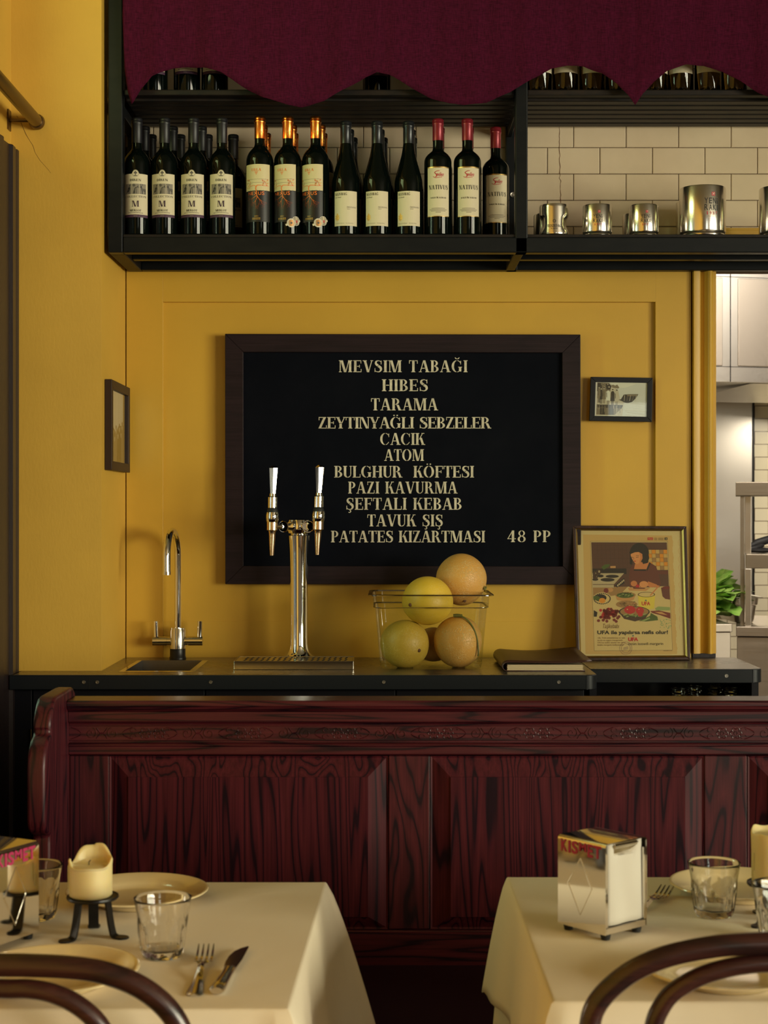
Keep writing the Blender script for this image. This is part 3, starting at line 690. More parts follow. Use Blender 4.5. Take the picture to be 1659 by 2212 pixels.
# --- kind 1: white label with three animal panels
R = 0.0355
b1, c = bottle('wine_bottle', '', R, 0.1955, 0.2365, 0.3195, 0.0135, 0.2515, 'matte_capsule', group='wine bottles with animal-panel labels')
build('capsule', c, None, b1, False, 40)
mb = MB(); hw = 0.0355
def top1(x): return 0.1640 + (max(0.0, 0.0092 ** 2 - x * x) ** 0.5 * 1.15 if abs(x) < 0.0092 else 0)
patch(mb, R, -hw, hw, 0.050, 0.164, 'label_paper', 0.0004, 48, top1); patch(mb, R, -hw, hw, 0.0485, 0.0560, 'ink_purple', 0.0005, 20)
pt = Print(mb, cyl(R), 0.0007)
pt.put(fit_sans('2022', -0.005, 0.005, 0.0507, 0.0538), 'ink_grey')
for k in range(40):
    a0, a1 = 9 * k, 9 * k + 9
    for q, (r0, r1) in enumerate(((0.0082, 0.0087),)):
        pt.put([(r * math.sin(math.radians(a)), 0.1650 + r * math.cos(math.radians(a))) for r, a in ((r0, a0), (r1, a0), (r1, a1), (r0, a1))], 'ink_black', False)
for (x, y, r) in ((0, 0.1690, 0.0022), (-0.0025, 0.1665, 0.0020), (0.0025, 0.1665, 0.0020), (0, 0.1650, 0.0022)): pt.put(ell(x, y, r, r), 'ink_lines', False)
pt.put([line(0, 0.158, 0, 0.165, 0.0012), line(-0.004, 0.1590, 0, 0.1610, 0.0012), line(0.004, 0.1590, 0, 0.1610, 0.0012), line(-0.0045, 0.159, 0.0045, 0.159, 0.0012)], 'ink_lines')
pt.put(fit_serif('DİREN', -0.0148, 0.0148, 0.1445, 0.1505), 'ink_black')
for k in range(3): pt.put(rect(-0.0285 + k * 0.0195, 0.1105, -0.0285 + k * 0.0195 + 0.0182, 0.1375), 'ink_grey')
bx = -0.0285
pt.put([[(bx + 0.002, 0.112), (bx + 0.008, 0.1165), (bx + 0.0125, 0.1165), (bx + 0.0145, 0.125), (bx + 0.0125, 0.130), (bx + 0.0145, 0.1345), (bx + 0.0165, 0.1325), (bx + 0.0145, 0.1355), (bx + 0.0115, 0.1345), (bx + 0.0110, 0.129), (bx + 0.0075, 0.1265), (bx + 0.005, 0.118)], line(bx + 0.010, 0.1165, bx + 0.010, 0.1108, 0.001), line(bx + 0.012, 0.1165, bx + 0.0125, 0.1108, 0.001)], 'ink_black')
bx = -0.009
pt.put([ell(bx + 0.005, 0.1335, 0.0034, 0.0034), [(bx + 0.002, 0.111), (bx + 0.007, 0.1110), (bx + 0.0085, 0.127), (bx + 0.0075, 0.1275)], line(bx + 0.011, 0.111, bx + 0.0105, 0.1285, 0.0012), line(bx + 0.0085, 0.1265, bx + 0.017, 0.130, 0.0014), line(bx + 0.0145, 0.129, bx + 0.0165, 0.134, 0.0010), line(bx + 0.0145, 0.129, bx + 0.0178, 0.1265, 0.0010)], 'ink_black')
pt.put(ell(bx + 0.005, 0.1335, 0.0022, 0.0022), 'ink_grey')
bx = 0.0105
pt.put([[(bx + 0.005, 0.1185), (bx + 0.0175, 0.1175), (bx + 0.0178, 0.1245), (bx + 0.009, 0.1255), (bx + 0.006, 0.1315), (bx + 0.003, 0.1315), (bx + 0.001, 0.1285), (bx + 0.004, 0.127)]] + [line(bx + a, 0.119, bx + a + s, 0.1108, 0.0013) for a, s in ((0.0065, 0), (0.0085, 0.0005), (0.015, 0), (0.017, 0.0005))] + [line(bx + 0.005, 0.131, bx + 0.008, 0.1375, 0.0008), line(bx + 0.006, 0.133, bx + 0.011, 0.1355, 0.0008), line(bx + 0.004, 0.131, bx + 0.002, 0.137, 0.0008), line(bx + 0.007, 0.135, bx + 0.0055, 0.1375, 0.0008), line(bx + 0.003, 0.134, bx - 0.0005, 0.1355, 0.0008)], 'ink_black')
pt.put(fit_serif('COLLECTION', -0.0295, 0.0295, 0.1010, 0.1065, 0.12), 'ink_lines')
pt.put(fit_serif('M', -0.0098, 0.0098, 0.0765, 0.0925), 'ink_plum')
pt.put(fit_serif('MERLOT', -0.0148, 0.0148, 0.0640, 0.0695), 'ink_black')
for k in range(10): pt.put(rect(-0.021 + k * 0.0042, 0.0597, -0.021 + k * 0.0042 + 0.0035, 0.0611), 'ink_lines', False)
build('label_front', mb, None, b1, fix=False)
px4 = [296, 355.5, 418, 479.5]; o4 = ['leftmost', 'second from the left', 'third from the left', 'rightmost']
place = lambda o, px, d, rz, lab, z=zs: (setattr(o, 'location', pos(px, d, z)), setattr(o, 'rotation_euler', (0, 0, rz)), o.__setitem__('label', lab))
for i, px in enumerate(px4):
    lab = 'black-capped bottle with a white stag label, %s of four in front' % o4[i]
    if i == 0: place(b1, px, FR, 0.04, lab)
    else: dup(b1, pos(px, FR), (-0.04, -0.02, 0.03)[i - 1], lab)
for i, px in enumerate((312, 372.6, 435)): dup(b1, pos(px, 4.30), 0.2, 'black-capped wine bottle directly behind the %s white stag-label bottle' % (['leftmost', 'second', 'third'][i]))
for i, px in enumerate((327, 389, 448, 504)): dup(b1, pos(px, 4.395), -0.15, 'black-capped bottle by the tiles, two behind the %s stag-label bottle' % (['leftmost', 'second', 'third', 'rightmost'][i]))
for i, px in enumerate((334, 404, 464)): dup(b1, pos(px, FR + 0.012, zu), 0.0, 'dark wine bottle under the left curtain scallop on the upper shelf, %s of three' % (['left', 'middle', 'right'][i]), 'dark bottles on the upper shelf')
dup(b1, pos(815, FR + 0.03, zu), 0.0, 'dark wine bottle showing only its base at the notch of the burgundy curtain', 'dark bottles on the upper shelf')

# --- kind 2: copper capsule, cream and black label with roots
R = 0.0365
b2, c = bottle('wine_bottle', '', R, 0.203, 0.2456, 0.3235, 0.0135, 0.2637, 'copper_foil', group='wine bottles with copper capsules')
pc = Print(c, cyl(0.0143), 0.0004)
pc.put(fit_serif('URLA', -0.003, 0.011, 0.2775, 0.2835, 0.1), 'ink_gold')
for (x, y) in ((0.002, 0.2745), (0.004, 0.2745), (0.006, 0.2745), (0.003, 0.2725), (0.005, 0.2725), (0.004, 0.2705)): pc.put(ell(x, y, 0.0007, 0.0007, 8), 'ink_gold', False)
build('capsule', c, None, b2, False, 40)
mb = MB(); xa, xb = -0.046, 0.030; zsplit = 0.1195
patch(mb, R, xa, xb, zsplit, 0.1895, 'label_cream', 0.0004, 30)
patch(mb, R, xa, xb, 0.0365, 0.1195, 'label_black', 0.00042, 48, lambda x: 0.1190 + 0.0012 * math.sin(x * 700) + 0.0008 * math.sin(x * 1900))
pt = Print(mb, cyl(R), 0.0008)
cxl = -0.0085
pt.put(fit_serif('URLA', cxl - 0.0135, cxl + 0.013, 0.1712, 0.1782, 0.12), 'ink_orange')
for r_, n_ in ((0, 4), (1, 3), (2, 2), (3, 1)):
    for k in range(n_): pt.put(ell(cxl + (k - (n_ - 1) / 2) * 0.0022, 0.1688 - r_ * 0.0022, 0.0009, 0.0009, 8), 'ink_orange', False)
pt.put([line(xa + 0.004, 0.1492, xb - 0.004, 0.1500, 0.0005), line(xa + 0.004, 0.1402, xb - 0.004, 0.1406, 0.0005)], 'ink_lines')
pt.put(stroke([(cxl, 0.1185, 0.0026), (cxl - 0.001, 0.126, 0.0026), (cxl + 0.001, 0.1315, 0.0024), (cxl + 0.007, 0.1335, 0.0016), (xb - 0.010, 0.1322, 0.0012), (xb - 0.004, 0.1330, 0.0008)]) + stroke([(cxl, 0.130, 0.0016), (cxl - 0.006, 0.1328, 0.0013), (cxl - 0.018, 0.1312, 0.0008)]), 'ink_orange')
rnd = random.Random(3)
for (ax, bx, n_) in ((xa + 0.005, xa + 0.020, 26), (xb - 0.024, xb - 0.006, 34)):
    for k in range(n_):
        x, y = rnd.uniform(ax, bx), rnd.uniform(0.1255 if ax < -0.03 else 0.1335, 0.1505)
        pt.put(ell(x, y, rnd.uniform(0.0007, 0.0015), rnd.uniform(0.0006, 0.0016), 6), rnd.choice(('ink_orange', 'ink_rust', 'ink_gold', 'ink_rust')), False)
pt.l += 0.00002
x = cxl - 0.024
for ch, w in zip('NEXUS', (0.0105, 0.0075, 0.011, 0.010, 0.0085)):
    pt.put(fit_sans(ch, x, x + w - 0.0018, 0.1065 + (0.0015 if ch in 'NE' else 0.001), 0.1165 + (0.001 if ch == 'S' else 0), 0.01), 'ink_orange' if ch != 'N' else 'ink_rust'); x += w
def root(x, y, a, l, w, dep):
    pts = [(x, y, w)]
    for k in range(3):
        a += rnd.uniform(-0.30, 0.30); x += math.sin(a) * l / 3; y -= math.cos(a) * l / 3; pts.append((x, y, w * (1 - 0.22 * (k + 1))))
    y = max(y, 0.0600); x = min(max(x, xa + 0.005), xb - 0.004)
    pts[-1] = (x, y, pts[-1][2])
    for p_ in stroke(pts, 2): pt.put(p_, 'ink_orange' if dep < 3 else 'ink_rust', False)
    if dep < 5:
        for s in (-1, 1): root(x, y, a + s * rnd.uniform(0.25, 0.62), l * rnd.uniform(0.62, 0.82), w * 0.55, dep + 1)
root(cxl, 0.1190, 0.0, 0.016, 0.0027, 0)
for s in (-0.9, 0.9): root(cxl, 0.106, s, 0.013, 0.0015, 2)
pt.put(fit_sans('2021', cxl - 0.005, cxl + 0.005, 0.0500, 0.0530), 'ink_gold')
for k in range(5): pt.put(rect(cxl - 0.011 + k * 0.0046, 0.0455, cxl - 0.0075 + k * 0.0046, 0.0470), 'ink_gold', False)
for k in range(5): pt.put(rect(cxl - 0.011 + k * 0.0046, 0.0425, cxl - 0.0075 + k * 0.0046, 0.0435), 'ink_gold', False)
build('label_front', mb, None, b2, fix=False)
o3 = ['left', 'middle', 'right']
place(b2, 561.2, FR, 0.05, 'wine bottle with copper capsule and root label, without a medal sticker')
def medal(parent):
    mb = MB(); p_ = Print(mb, cyl(R), 0.0012)
    p_.put([line(0.002, 0.0275, 0.046, 0.042, 0.0055)], 'sticker_white')
    for (x, y, r, mm) in ((0.0305, 0.0395, 0.0125, 'label_cream'), (0.017, 0.0335, 0.0120, 'sticker_bronze')):
        p_.put(ell(x, y, r, r, 28), 'sticker_white'); p_.put(ell(x, y, r * 0.92, r * 0.92, 28), 'ink_lines'); p_.put(ell(x, y, r * 0.88, r * 0.88, 28), 'sticker_white'); p_.put(ell(x, y, r * 0.72, r * 0.72, 28), mm)
    for (x, y) in ((0.030, 0.0375), (0.0325, 0.0385), (0.0345, 0.0375), (0.0315, 0.0355), (0.0335, 0.0355), (0.0325, 0.0335)): p_.put(ell(x, y + 0.002, 0.0014, 0.0014, 8), 'ink_red', False)
    p_.put([line(0.012, 0.033, 0.022, 0.0345, 0.002), ell(0.017, 0.0335, 0.003, 0.003, 12)], 'ink_lines')
    build('medal_sticker', mb, None, parent, fix=False)
n2 = dup(b2, pos(621.5, FR), -0.14, 'copper-capped bottle with root label and medal sticker, middle of the front three'); medal(n2)
n3 = dup(b2, pos(681.7, FR), -0.22, 'copper-capped bottle with root label and medal sticker, right of the front three'); medal(n3)
for i, px in enumerate((566.5, 630, 691.5)): dup(b2, pos(px, 4.30), 0.6, 'copper-capped wine bottle directly behind the %s root-label bottle' % o3[i])
for i, px in enumerate((574, 633.5, 696)): dup(b2, pos(px, 4.395), 0.4, 'copper-capped wine bottle by the tiles, two behind the %s root-label bottle' % o3[i])

# --- kind 3: sloping shoulders, cream label with a gold leaf
R = 0.0375
b3, c = bottle('wine_bottle', '', R, 0.1427, 0.25, 0.3110, 0.0138, 0.2505, 'dark_foil', True, 'slope-shouldered wine bottles with gold-leaf labels')
build('capsule', c, None, b3, False, 40)
mb = MB(); ha = 0.0333; patch(mb, R, -ha, ha, 0.0255, 0.1180, 'label_paper', 0.0004, 24)
pt = Print(mb, cyl(R), 0.0007)
pt.put(fit_serif('KUZUBAĞ', -0.030, 0.0035, 0.1065, 0.1135, 0.08), 'ink_black')
pt.put(fit_sans('Çal, Denizli', -0.030, -0.0125, 0.0990, 0.1035, 0, 0.3), 'ink_lines')
pt.put(fit_sans('ÖKÜZGÖZÜ', 0.003, 0.0295, 0.0730, 0.0775), 'ink_lines'); pt.put(fit_sans('2022', 0.003, 0.012, 0.0690, 0.0710), 'ink_lines')
lx = -0.0235
for (x, y, rx, ry) in ((0, 0.0560, 0.0022, 0.0035), (-0.0036, 0.0520, 0.0026, 0.0022), (0.0036, 0.0520, 0.0026, 0.0022), (-0.0040, 0.0465, 0.0028, 0.0022), (0.0040, 0.0465, 0.0028, 0.0022), (0, 0.0490, 0.0028, 0.0042), (-0.0028, 0.0425, 0.0020, 0.0018), (0.0028, 0.0425, 0.0020, 0.0018)): pt.put(ell(lx + x, y, rx, ry, 12), 'ink_gold')
pt.put(line(lx, 0.0385, lx, 0.046, 0.0012), 'ink_gold')
pt.put(fit_sans('Kırmızı Sek Şarap     Dry Red Wine', -0.029, 0.021, 0.0310, 0.0335), 'ink_lines')
build('label_front', mb, None, b3, fix=False)
place(b3, 747, FR, 0.02, 'slope-shouldered bottle with dark capsule and gold-leaf label, left of three')
dup(b3, pos(814.5, FR), 0.0, 'slope-shouldered bottle with dark capsule and gold-leaf label, middle of three')
dup(b3, pos(882.5, FR), 0.01, 'slope-shouldered bottle with dark capsule and gold-leaf label, right of three')
for i, px in enumerate((753, 819, 885.5)): dup(b3, pos(px, 4.30), 0.3, 'dark-capped bottle directly behind the %s gold-leaf-label bottle' % o3[i])
for i, px in enumerate((761, 826, 889.5)): dup(b3, pos(px, 4.395), 0.3, 'dark-capped bottle by the tiles, two behind the %s gold-leaf-label bottle' % o3[i])

# --- kind 4: red capsule, cream label with red script
R = 0.0365
b4, c = bottle('wine_bottle', '', R, 0.2024, 0.2335, 0.3170, 0.0137, 0.2584, 'red_foil', group='wine bottles with red capsules')
build('capsule', c, None, b4, False, 40)
mb = MB(); ha = 0.0315; patch(mb, R, -ha, ha, 0.0505, 0.1830, 'label_paper', 0.0004, 24)
patch(mb, R, -ha, ha, 0.1800, 0.1830, 'gold_slip', 0.0005, 24); patch(mb, R, -ha, ha, 0.0505, 0.0522, 'gold_slip', 0.0005, 24)
pt = Print(mb, cyl(R), 0.0008)
pt.put(stroke([(0.003, 0.172, 0.0012), (-0.004, 0.171, 0.0016), (-0.010, 0.167, 0.0018), (-0.006, 0.163, 0.0020), (-0.004, 0.158, 0.0018), (-0.010, 0.1545, 0.0014), (-0.014, 0.157, 0.001)]), 'ink_red')
pt.put(fit_sans('evilen', -0.0055, 0.0145, 0.1570, 0.1680, 0.012, 0.25), 'ink_red')
pt.put(line(-0.008, 0.1530, 0.010, 0.1550, 0.0012), 'ink_red')
pt.put(fit_serif('NATIVUS', -0.0268, 0.0268, 0.1225, 0.1340, 0.10), 'ink_black')
pt.put(fit_serif('KALECİK KARASI', -0.021, 0.021, 0.0985, 0.1025, 0.06), 'ink_black')
for r_, (a, n_) in enumerate(((0.018, 12), (0.024, 15), (0.020, 13), (0.007, 5))):
    for k in range(n_): pt.put(rect(-a + 2 * a * k / n_, 0.0715 - r_ * 0.0035, -a + 2 * a * (k + 0.8) / n_, 0.0730 - r_ * 0.0035), 'ink_grey', False)
build('label_front', mb, None, b4, fix=False)
place(b4, 946, FR, 0.0, 'wine bottle with dark red capsule and red-script label, left of three')
dup(b4, pos(1009.5, FR), 0.06, 'wine bottle with dark red capsule and red-script label, middle of three')
dup(b4, pos(1070.7, 4.30), 0.04, 'wine bottle with dark red capsule beside the steel post, set back from its row')
for i, px in enumerate((948.5, 1011.5)): dup(b4, pos(px, 4.30), 0.3, 'red-capped bottle hidden directly behind the %s red-script-label bottle' % o3[i])

# --- pale bottles on the upper shelf, right of the post
R = 0.0345
b5 = thing('liquor_bottle', '', 'bottle', (0, 0, 0), 0, 'pale bottles on the upper shelf')
pr = [(0, 0.022), (R * 0.35, 0.018), (R * 0.7, 0.004), (R - 0.004, 0), (R, 0.005), (R, 0.19), (R * 0.92, 0.205), (R * 0.6, 0.225), (0.016, 0.24), (0.0145, 0.25), (0.0145, 0.30), (0, 0.30)]
build('glass_body', MB().lathe(pr, 40), 'amber_glass', b5, False, 50)
mb = MB(); patch(mb, R, -0.038, 0.038, 0.050, 0.15, 'label_paper', 0.0005, 24, None); build('label_front', mb, None, b5, fix=False)
build('capsule', MB().lathe([(0.0155, 0.255), (0.0155, 0.302), (0, 0.303)], 24), 'dark_foil', b5, False, 40)
ups = (1164, 1221, 1279, 1336, 1414, 1470, 1528.5, 1586)
for i, px in enumerate(ups):
    lab = 'pale amber bottle on the upper shelf, %s under the %s curtain scallop' % (ordinal(i % 4), 'middle' if i < 4 else 'far right')
    if i == 0: place(b5, px, FR, 0.1, lab, zu)
    else: dup(b5, pos(px, FR + 0.004 * (i % 3), zu), 0.08 * ((i * 7) % 5 - 2), lab)

# ================================================================== STEEL CUPS
def cup(name, label, r, h, cat, group):
    t = thing(name, label, cat, (0, 0, 0), 0, group)
    pr = [(0, 0.004), (r - 0.006, 0.004), (r - 0.005, 0.0), (r - 0.002, 0.001), (r - 0.0012, 0.004), (r - 0.003, 0.0075), (r - 0.0008, 0.011), (r, 0.014), (r, h - 0.003), (r - 0.0012, h), (r - 0.003, h - 0.001), (r - 0.0035, h - 0.006), (r - 0.0035, 0.008), (0, 0.008)]
    build('cup_body', MB().lathe(pr, 64), 'cup_steel', t, False, 40); return t
def yeni(mb, R, s, zc):                            # emblem, two words and a year, s = width of the words
    pt = Print(mb, cyl(R), 0.0004); k = s / 0.030
    pt.put(rect(-0.0002 * k, zc + 0.0185 * k, 0.0075 * k, zc + 0.0262 * k), 'ink_red'); pt.put([line(0.0015 * k, zc + 0.0200 * k, 0.0058 * k, zc + 0.0245 * k, 0.0010 * k), line(0.0015 * k, zc + 0.0245 * k, 0.0058 * k, zc + 0.0200 * k, 0.0010 * k), line(0.0040 * k, zc + 0.0245 * k, 0.0062 * k, zc + 0.0245 * k, 0.0010 * k), line(0.0055 * k, zc + 0.0225 * k, 0.0060 * k, zc + 0.0245 * k, 0.0010 * k)], 'sticker_white')
    for w, y0 in (('YENİ', 0.0025), ('RAKI', -0.0110)):
        x = -s / 2
        for ch, wd in zip(w, (0.0095, 0.0085, 0.0090, 0.0030)):
            if ch == 'İ': pt.put([rect(x, zc + y0 * k, x + 0.0016 * k, zc + (y0 + 0.0075) * k), ell(x + 0.0008 * k, zc + (y0 + 0.0103) * k, 0.0011 * k, 0.0011 * k, 8)], 'ink_black')
            else: pt.put(fit_sans(ch, x, x + (wd * k - 0.0022 * k if ch != 'I' else 0.0016 * k), zc + y0 * k, zc + (y0 + 0.0118) * k, 0.006), 'ink_black')
            x += wd * k
    x = -0.010 * k
    for ch in '1937': pt.put(fit_sans(ch, x, x + (0.0032 if ch != '1' else 0.0018) * k, zc - 0.0200 * k, zc - 0.0135 * k), 'ink_red'); x += 0.0061 * k
GM = 'small steel mugs on the shelf'
c1 = cup('steel_mug', '', 0.0392, 0.0850, 'mug', GM)
mb = MB(); yeni(mb, 0.0392, 0.0262, 0.044); build('printed_logo', mb, None, c1, fix=False)
place(c1, 1290, FR, -0.08, 'small steel mug with black lettering, alone between the tulip mug and its twin')
dup(c1, pos(1390.5, FR), -0.02, 'small steel mug with black lettering, nearest the big ice bucket')
c1b = dup(c1, pos(1375, 4.34), 2.6, 'plain steel mug half hidden behind the lettered mug nearest the ice bucket', GM, ('printed_logo',))
dup(c1, pos(1183.5, 4.34), 2.6, 'plain steel mug half hidden behind the waisted mug beside the post', GM, ('printed_logo',))
tk = thing('waisted_steel_mug', 'steel mug with pinched sides and small black print, beside the steel post', 'mug', pos(1196.7, FR), -0.13, GM)
r, h = 0.0392, 0.0855
pr = [(0, 0.003), (r - 0.006, 0.003), (r - 0.004, 0.0), (r - 0.001, 0.003)] + [(r, 0.006 + (h - 0.011) * k / 24) for k in range(25)] + [(r - 0.0012, h), (r - 0.003, h - 0.001), (r - 0.0035, h - 0.006), (r - 0.0085, 0.008), (0, 0.008)]
def pinch(rr, z, a):
    if rr < r - 0.005: return rr
    s = max(0.0, abs(math.sin(a)) - 0.45) / 0.55; s = s * s * (3 - 2 * s)
    f = math.exp(-((z - 0.036) / 0.017) ** 4)
    return rr - 0.0065 * s * f
build('cup_body', MB().lathe(pr, 72, fn=pinch), 'cup_steel', tk, False, 40)
mb = MB(); pt = Print(mb, cyl(r), 0.0004); pt.put(fit_serif('TEKIRDAG', -0.017, 0.021, 0.0220, 0.0295, 0.03), 'ink_black'); pt.put(fit_serif('RAKISI', -0.007, 0.010, 0.0170, 0.0200, 0.1), 'ink_black')
for k in range(8): pt.put(line(0.0018 + 0.0022 * math.cos(k * PI / 4), 0.0385 + 0.0022 * math.sin(k * PI / 4), 0.0018 + 0.0048 * math.cos(k * PI / 4), 0.0385 + 0.0048 * math.sin(k * PI / 4), 0.0016), 'ink_black', False)
build('printed_logo', mb, None, tk, fix=False)
GB = 'large steel ice buckets on the shelf'
k1 = cup('steel_ice_bucket', '', 0.0615, 0.1320, 'ice bucket', GB)
mb = MB(); yeni(mb, 0.0615, 0.0390, 0.078); build('printed_logo', mb, None, k1, fix=False)
place(k1, 1517.5, FR + 0.005, 0.20, 'large steel ice bucket with black lettering and a red emblem')
dup(k1, pos(1508, 4.40), 2.5, 'steel ice bucket mostly hidden behind the large lettered bucket', GB, ('printed_logo',))
dup(k1, pos(1690, FR + 0.005), 1.9, 'steel ice bucket cut off by the right edge of the picture', GB, ('printed_logo',))

# ================================================================== WALL PICTURES
def bil(TL, TR, BR, BL, back=(0, 1, 0)):
    """frame of a flat thing from its four corners: fn(s, t, out) with s to the right, t downwards, out towards the viewer"""
    nrm = (Vector(TR) - Vector(TL)).cross(Vector(BL) - Vector(TL)).normalized()
    if nrm.dot(Vector(back)) > 0: nrm = -nrm
    def fn(s, t, o=0.0):
        a = Vector(TL).lerp(Vector(TR), s); b_ = Vector(BL).lerp(Vector(BR), s); return a.lerp(b_, t) + nrm * o
    return fn
def frame_mb(mb, fn, w, h, bw, thick, m, fs=0.0, fo=0.0, back=None):
    """four mitred bars; w, h real size, bw bar width, front face at out=0, thick behind it"""
    a, b_ = bw / w, bw / h
    ring0 = [(0, 0), (1, 0), (1, 1), (0, 1)]; ring1 = [(a, b_), (1 - a, b_), (1 - a, 1 - b_), (a, 1 - b_)]
    for i in range(4):
        j = (i + 1) % 4
        vs = [fn(*ring0[i], 0), fn(*ring0[j], 0), fn(*ring1[j], fo), fn(*ring1[i], fo), fn(*ring0[i], -thick), fn(*ring0[j], -thick), fn(*ring1[j], -thick), fn(*ring1[i], -thick)]
        mb.add(vs, [(0, 1, 2, 3), (4, 5, 6, 7), (0, 1, 5, 4), (1, 2, 6, 5), (2, 3, 7, 6), (3, 0, 4, 7)], m)
def panel_mb(mb, fn, s0, t0, s1, t1, o, m): mb.poly([fn(s0, t0, o), fn(s1, t0, o), fn(s1, t1, o), fn(s0, t1, o)], m)

# chalkboard
D = WALL - 0.026
t = thing('chalkboard', 'framed black chalkboard lettered in white on the yellow panelling', 'chalkboard', P(870, 992, D + 0.02))
fn = bil(P(486, 721, D), P(1254, 722.5, D), P(1255.5, 1263, D), P(486.5, 1262, D))
w, h = 1.011, 0.713
mb = MB(); frame_mb(mb, fn, w, h, 0.0520, 0.024, 'board_frame'); build('frame', mb, 'board_frame', t, True, bevel=0.0015)
mb = MB(); mb.hexa([fn(0.045, 0.945, -0.022), fn(0.955, 0.945, -0.022), fn(0.955, 0.055, -0.022), fn(0.045, 0.055, -0.022)], [fn(0.045, 0.945, -0.012), fn(0.955, 0.945, -0.012), fn(0.955, 0.055, -0.012), fn(0.045, 0.055, -0.012)])
build('board', mb, 'chalkboard_black', t, True)
db = D + 0.012
mb = MB(); pt = Print(mb, lambda x, y, l: (x, db - l, y), 0.0006)
for s, xa_, xb_, ya, yb, gp in (('MEVSIM TABAĞI', 732, 1010, 804, 778.5, 0.08), ('HIBES', 825, 925, 845, 819.5, 0.06), ('TARAMA', 801, 946, 886.5, 860.5, 0.05), ('ZEYTINYA\u01E6LI SEBZELER', 687, 1061, 925.5, 901, 0.0), ('CACIK', 821, 918, 961, 935.5, 0.04), ('ATOM', 830, 916, 995.5, 970.5, 0.03), ('BULGHUR  KÖFTESI', 722, 1024, 1031.5, 1006.5, 0.03), ('PAZI KAVURMA', 752, 988, 1066, 1040.5, 0.06), ('ŞEFTALI KEBAB', 747, 998, 1101, 1075.5, 0.06), ('TAVUK ŞIŞ', 793, 957, 1137, 1111.5, 0.05), ('PATATES KIZARTMASI', 715, 1048, 1171.5, 1146.5, 0.03), ('48 PP', 1095, 1190, 1171, 1146, 0.08)):
    pt.put(fit_serif(s, X(xa_, db), X(xb_, db), Z(ya, db), Z(yb, db), gp), 'chalk_paint')
build('chalk_lettering', mb, None, t, True, fix=False)

# small photograph at the right
mat('photo_sepia', (0.52, 0.43, 0.33), 0.5); mat('photo_dark', (0.045, 0.028, 0.018), 0.5); mat('photo_mid', (0.20, 0.145, 0.095), 0.5); mat('photo_light', (0.60, 0.56, 0.52), 0.5); mat('photo_pale', (0.70, 0.64, 0.56), 0.5)
D = WALL - 0.014
t = thing('picture_frame', 'small black frame with an old photo of people by water, right of the chalkboard', 'picture', P(1341, 862, WALL - 0.002))
fn = bil(P(1276.5, 814, D), P(1410, 816, D), P(1408, 911.5, D), P(1273.5, 909, D))
mb = MB(); frame_mb(mb, fn, 0.176, 0.125, 0.0145, 0.013, 'black_frame'); build('frame', mb, 'black_frame', t, True, bevel=0.001)
mb = MB(); pt = Print(mb, lambda x, y, l: fn((x - 190) / 1270, (y - 140) / 900 , -0.005 + l), 0.0)
pt.put(rect(290, 235, 1360, 950), 'photo_pale'); pt.put(rect(330, 250, 1335, 925), 'photo_sepia')
pt.put([(570, 250), (1335, 250), (1335, 925), (860, 925), (880, 650), (800, 560), (760, 400)], 'photo_light')
pt.put([(590, 250), (660, 310), (740, 290), (780, 350), (900, 350), (1130, 270), (1335, 265), (1335, 250)], 'photo_pale')
pt.put([(620, 300), (660, 290), (700, 310), (740, 285), (785, 350), (760, 370), (640, 350)], 'photo_mid')
pt.put([(690, 600), (820, 590), (880, 490), (980, 480), (1180, 475), (1130, 560), (1050, 640), (960, 665), (850, 640)], 'photo_dark'); pt.put([(930, 490), (1180, 478), (1130, 520), (960, 520)], 'photo_mid')
pt.put([(330, 250), (450, 250), (560, 258), (610, 330), (600, 430), (330, 430)], 'photo_mid'); pt.put([(335, 255), (400, 262), (430, 330), (390, 420), (335, 420)], 'photo_dark'); pt.put([(500, 285), (570, 262), (625, 320), (600, 400), (520, 385)], 'photo_dark')
rnp = random.Random(4)
for k in range(26): pt.put(ell(rnp.uniform(335, 600), rnp.uniform(258, 400), rnp.uniform(8, 20), rnp.uniform(6, 14), 8), rnp.choice(('photo_dark', 'photo_mid', 'photo_sepia')))
pt.put([(330, 560), (690, 560), (880, 640), (870, 705), (330, 700)], 'photo_sepia')
for (x, wd, top, mm, lg) in ((372, 62, 350, 'photo_mid', 'photo_dark'), (415, 50, 372, 'photo_dark', 'photo_dark'), (475, 70, 366, 'photo_mid', 'photo_mid'), (562, 84, 392, 'photo_pale', 'photo_mid'), (650, 84, 402, 'photo_dark', 'photo_dark'), (735, 76, 410, 'photo_sepia', 'photo_mid')):
    pt.put(ell(x, top + 2, 17, 20, 12), 'photo_mid' if mm == 'photo_pale' else 'photo_sepia'); pt.put(ell(x, top - 10, 18, 12, 12), 'photo_dark')
    pt.put([rect(x - 20, top + 190, x - 5, top + 312), rect(x + 5, top + 190, x + 20, top + 312)], lg)
    pt.put([(x - wd * 0.22, top + 22), (x + wd * 0.22, top + 22), (x + wd * 0.46, top + 60), (x + wd * 0.52, top + 225), (x - wd * 0.52, top + 225), (x - wd * 0.46, top + 60)], mm)
    pt.put(line(x - wd * 0.40, top + 60, x - wd * 0.34, top + 160, 10), 'photo_dark' if mm != 'photo_dark' else 'photo_mid')
pt.put([(330, 700), (870, 705), (840, 780), (330, 760)], 'photo_dark'); pt.put([(330, 760), (840, 770), (700, 910), (330, 905)], 'photo_mid'); pt.put([rect(400, 770, 500, 905), rect(580, 770, 680, 905)], 'photo_dark')
for k in range(14): a = 345 + k * 36 + rnp.uniform(-8, 8); pt.put(line(a, 715, a + rnp.uniform(-6, 6), 715 + rnp.uniform(60, 180), rnp.uniform(4, 12)), rnp.choice(('photo_sepia', 'photo_dark', 'photo_mid')))
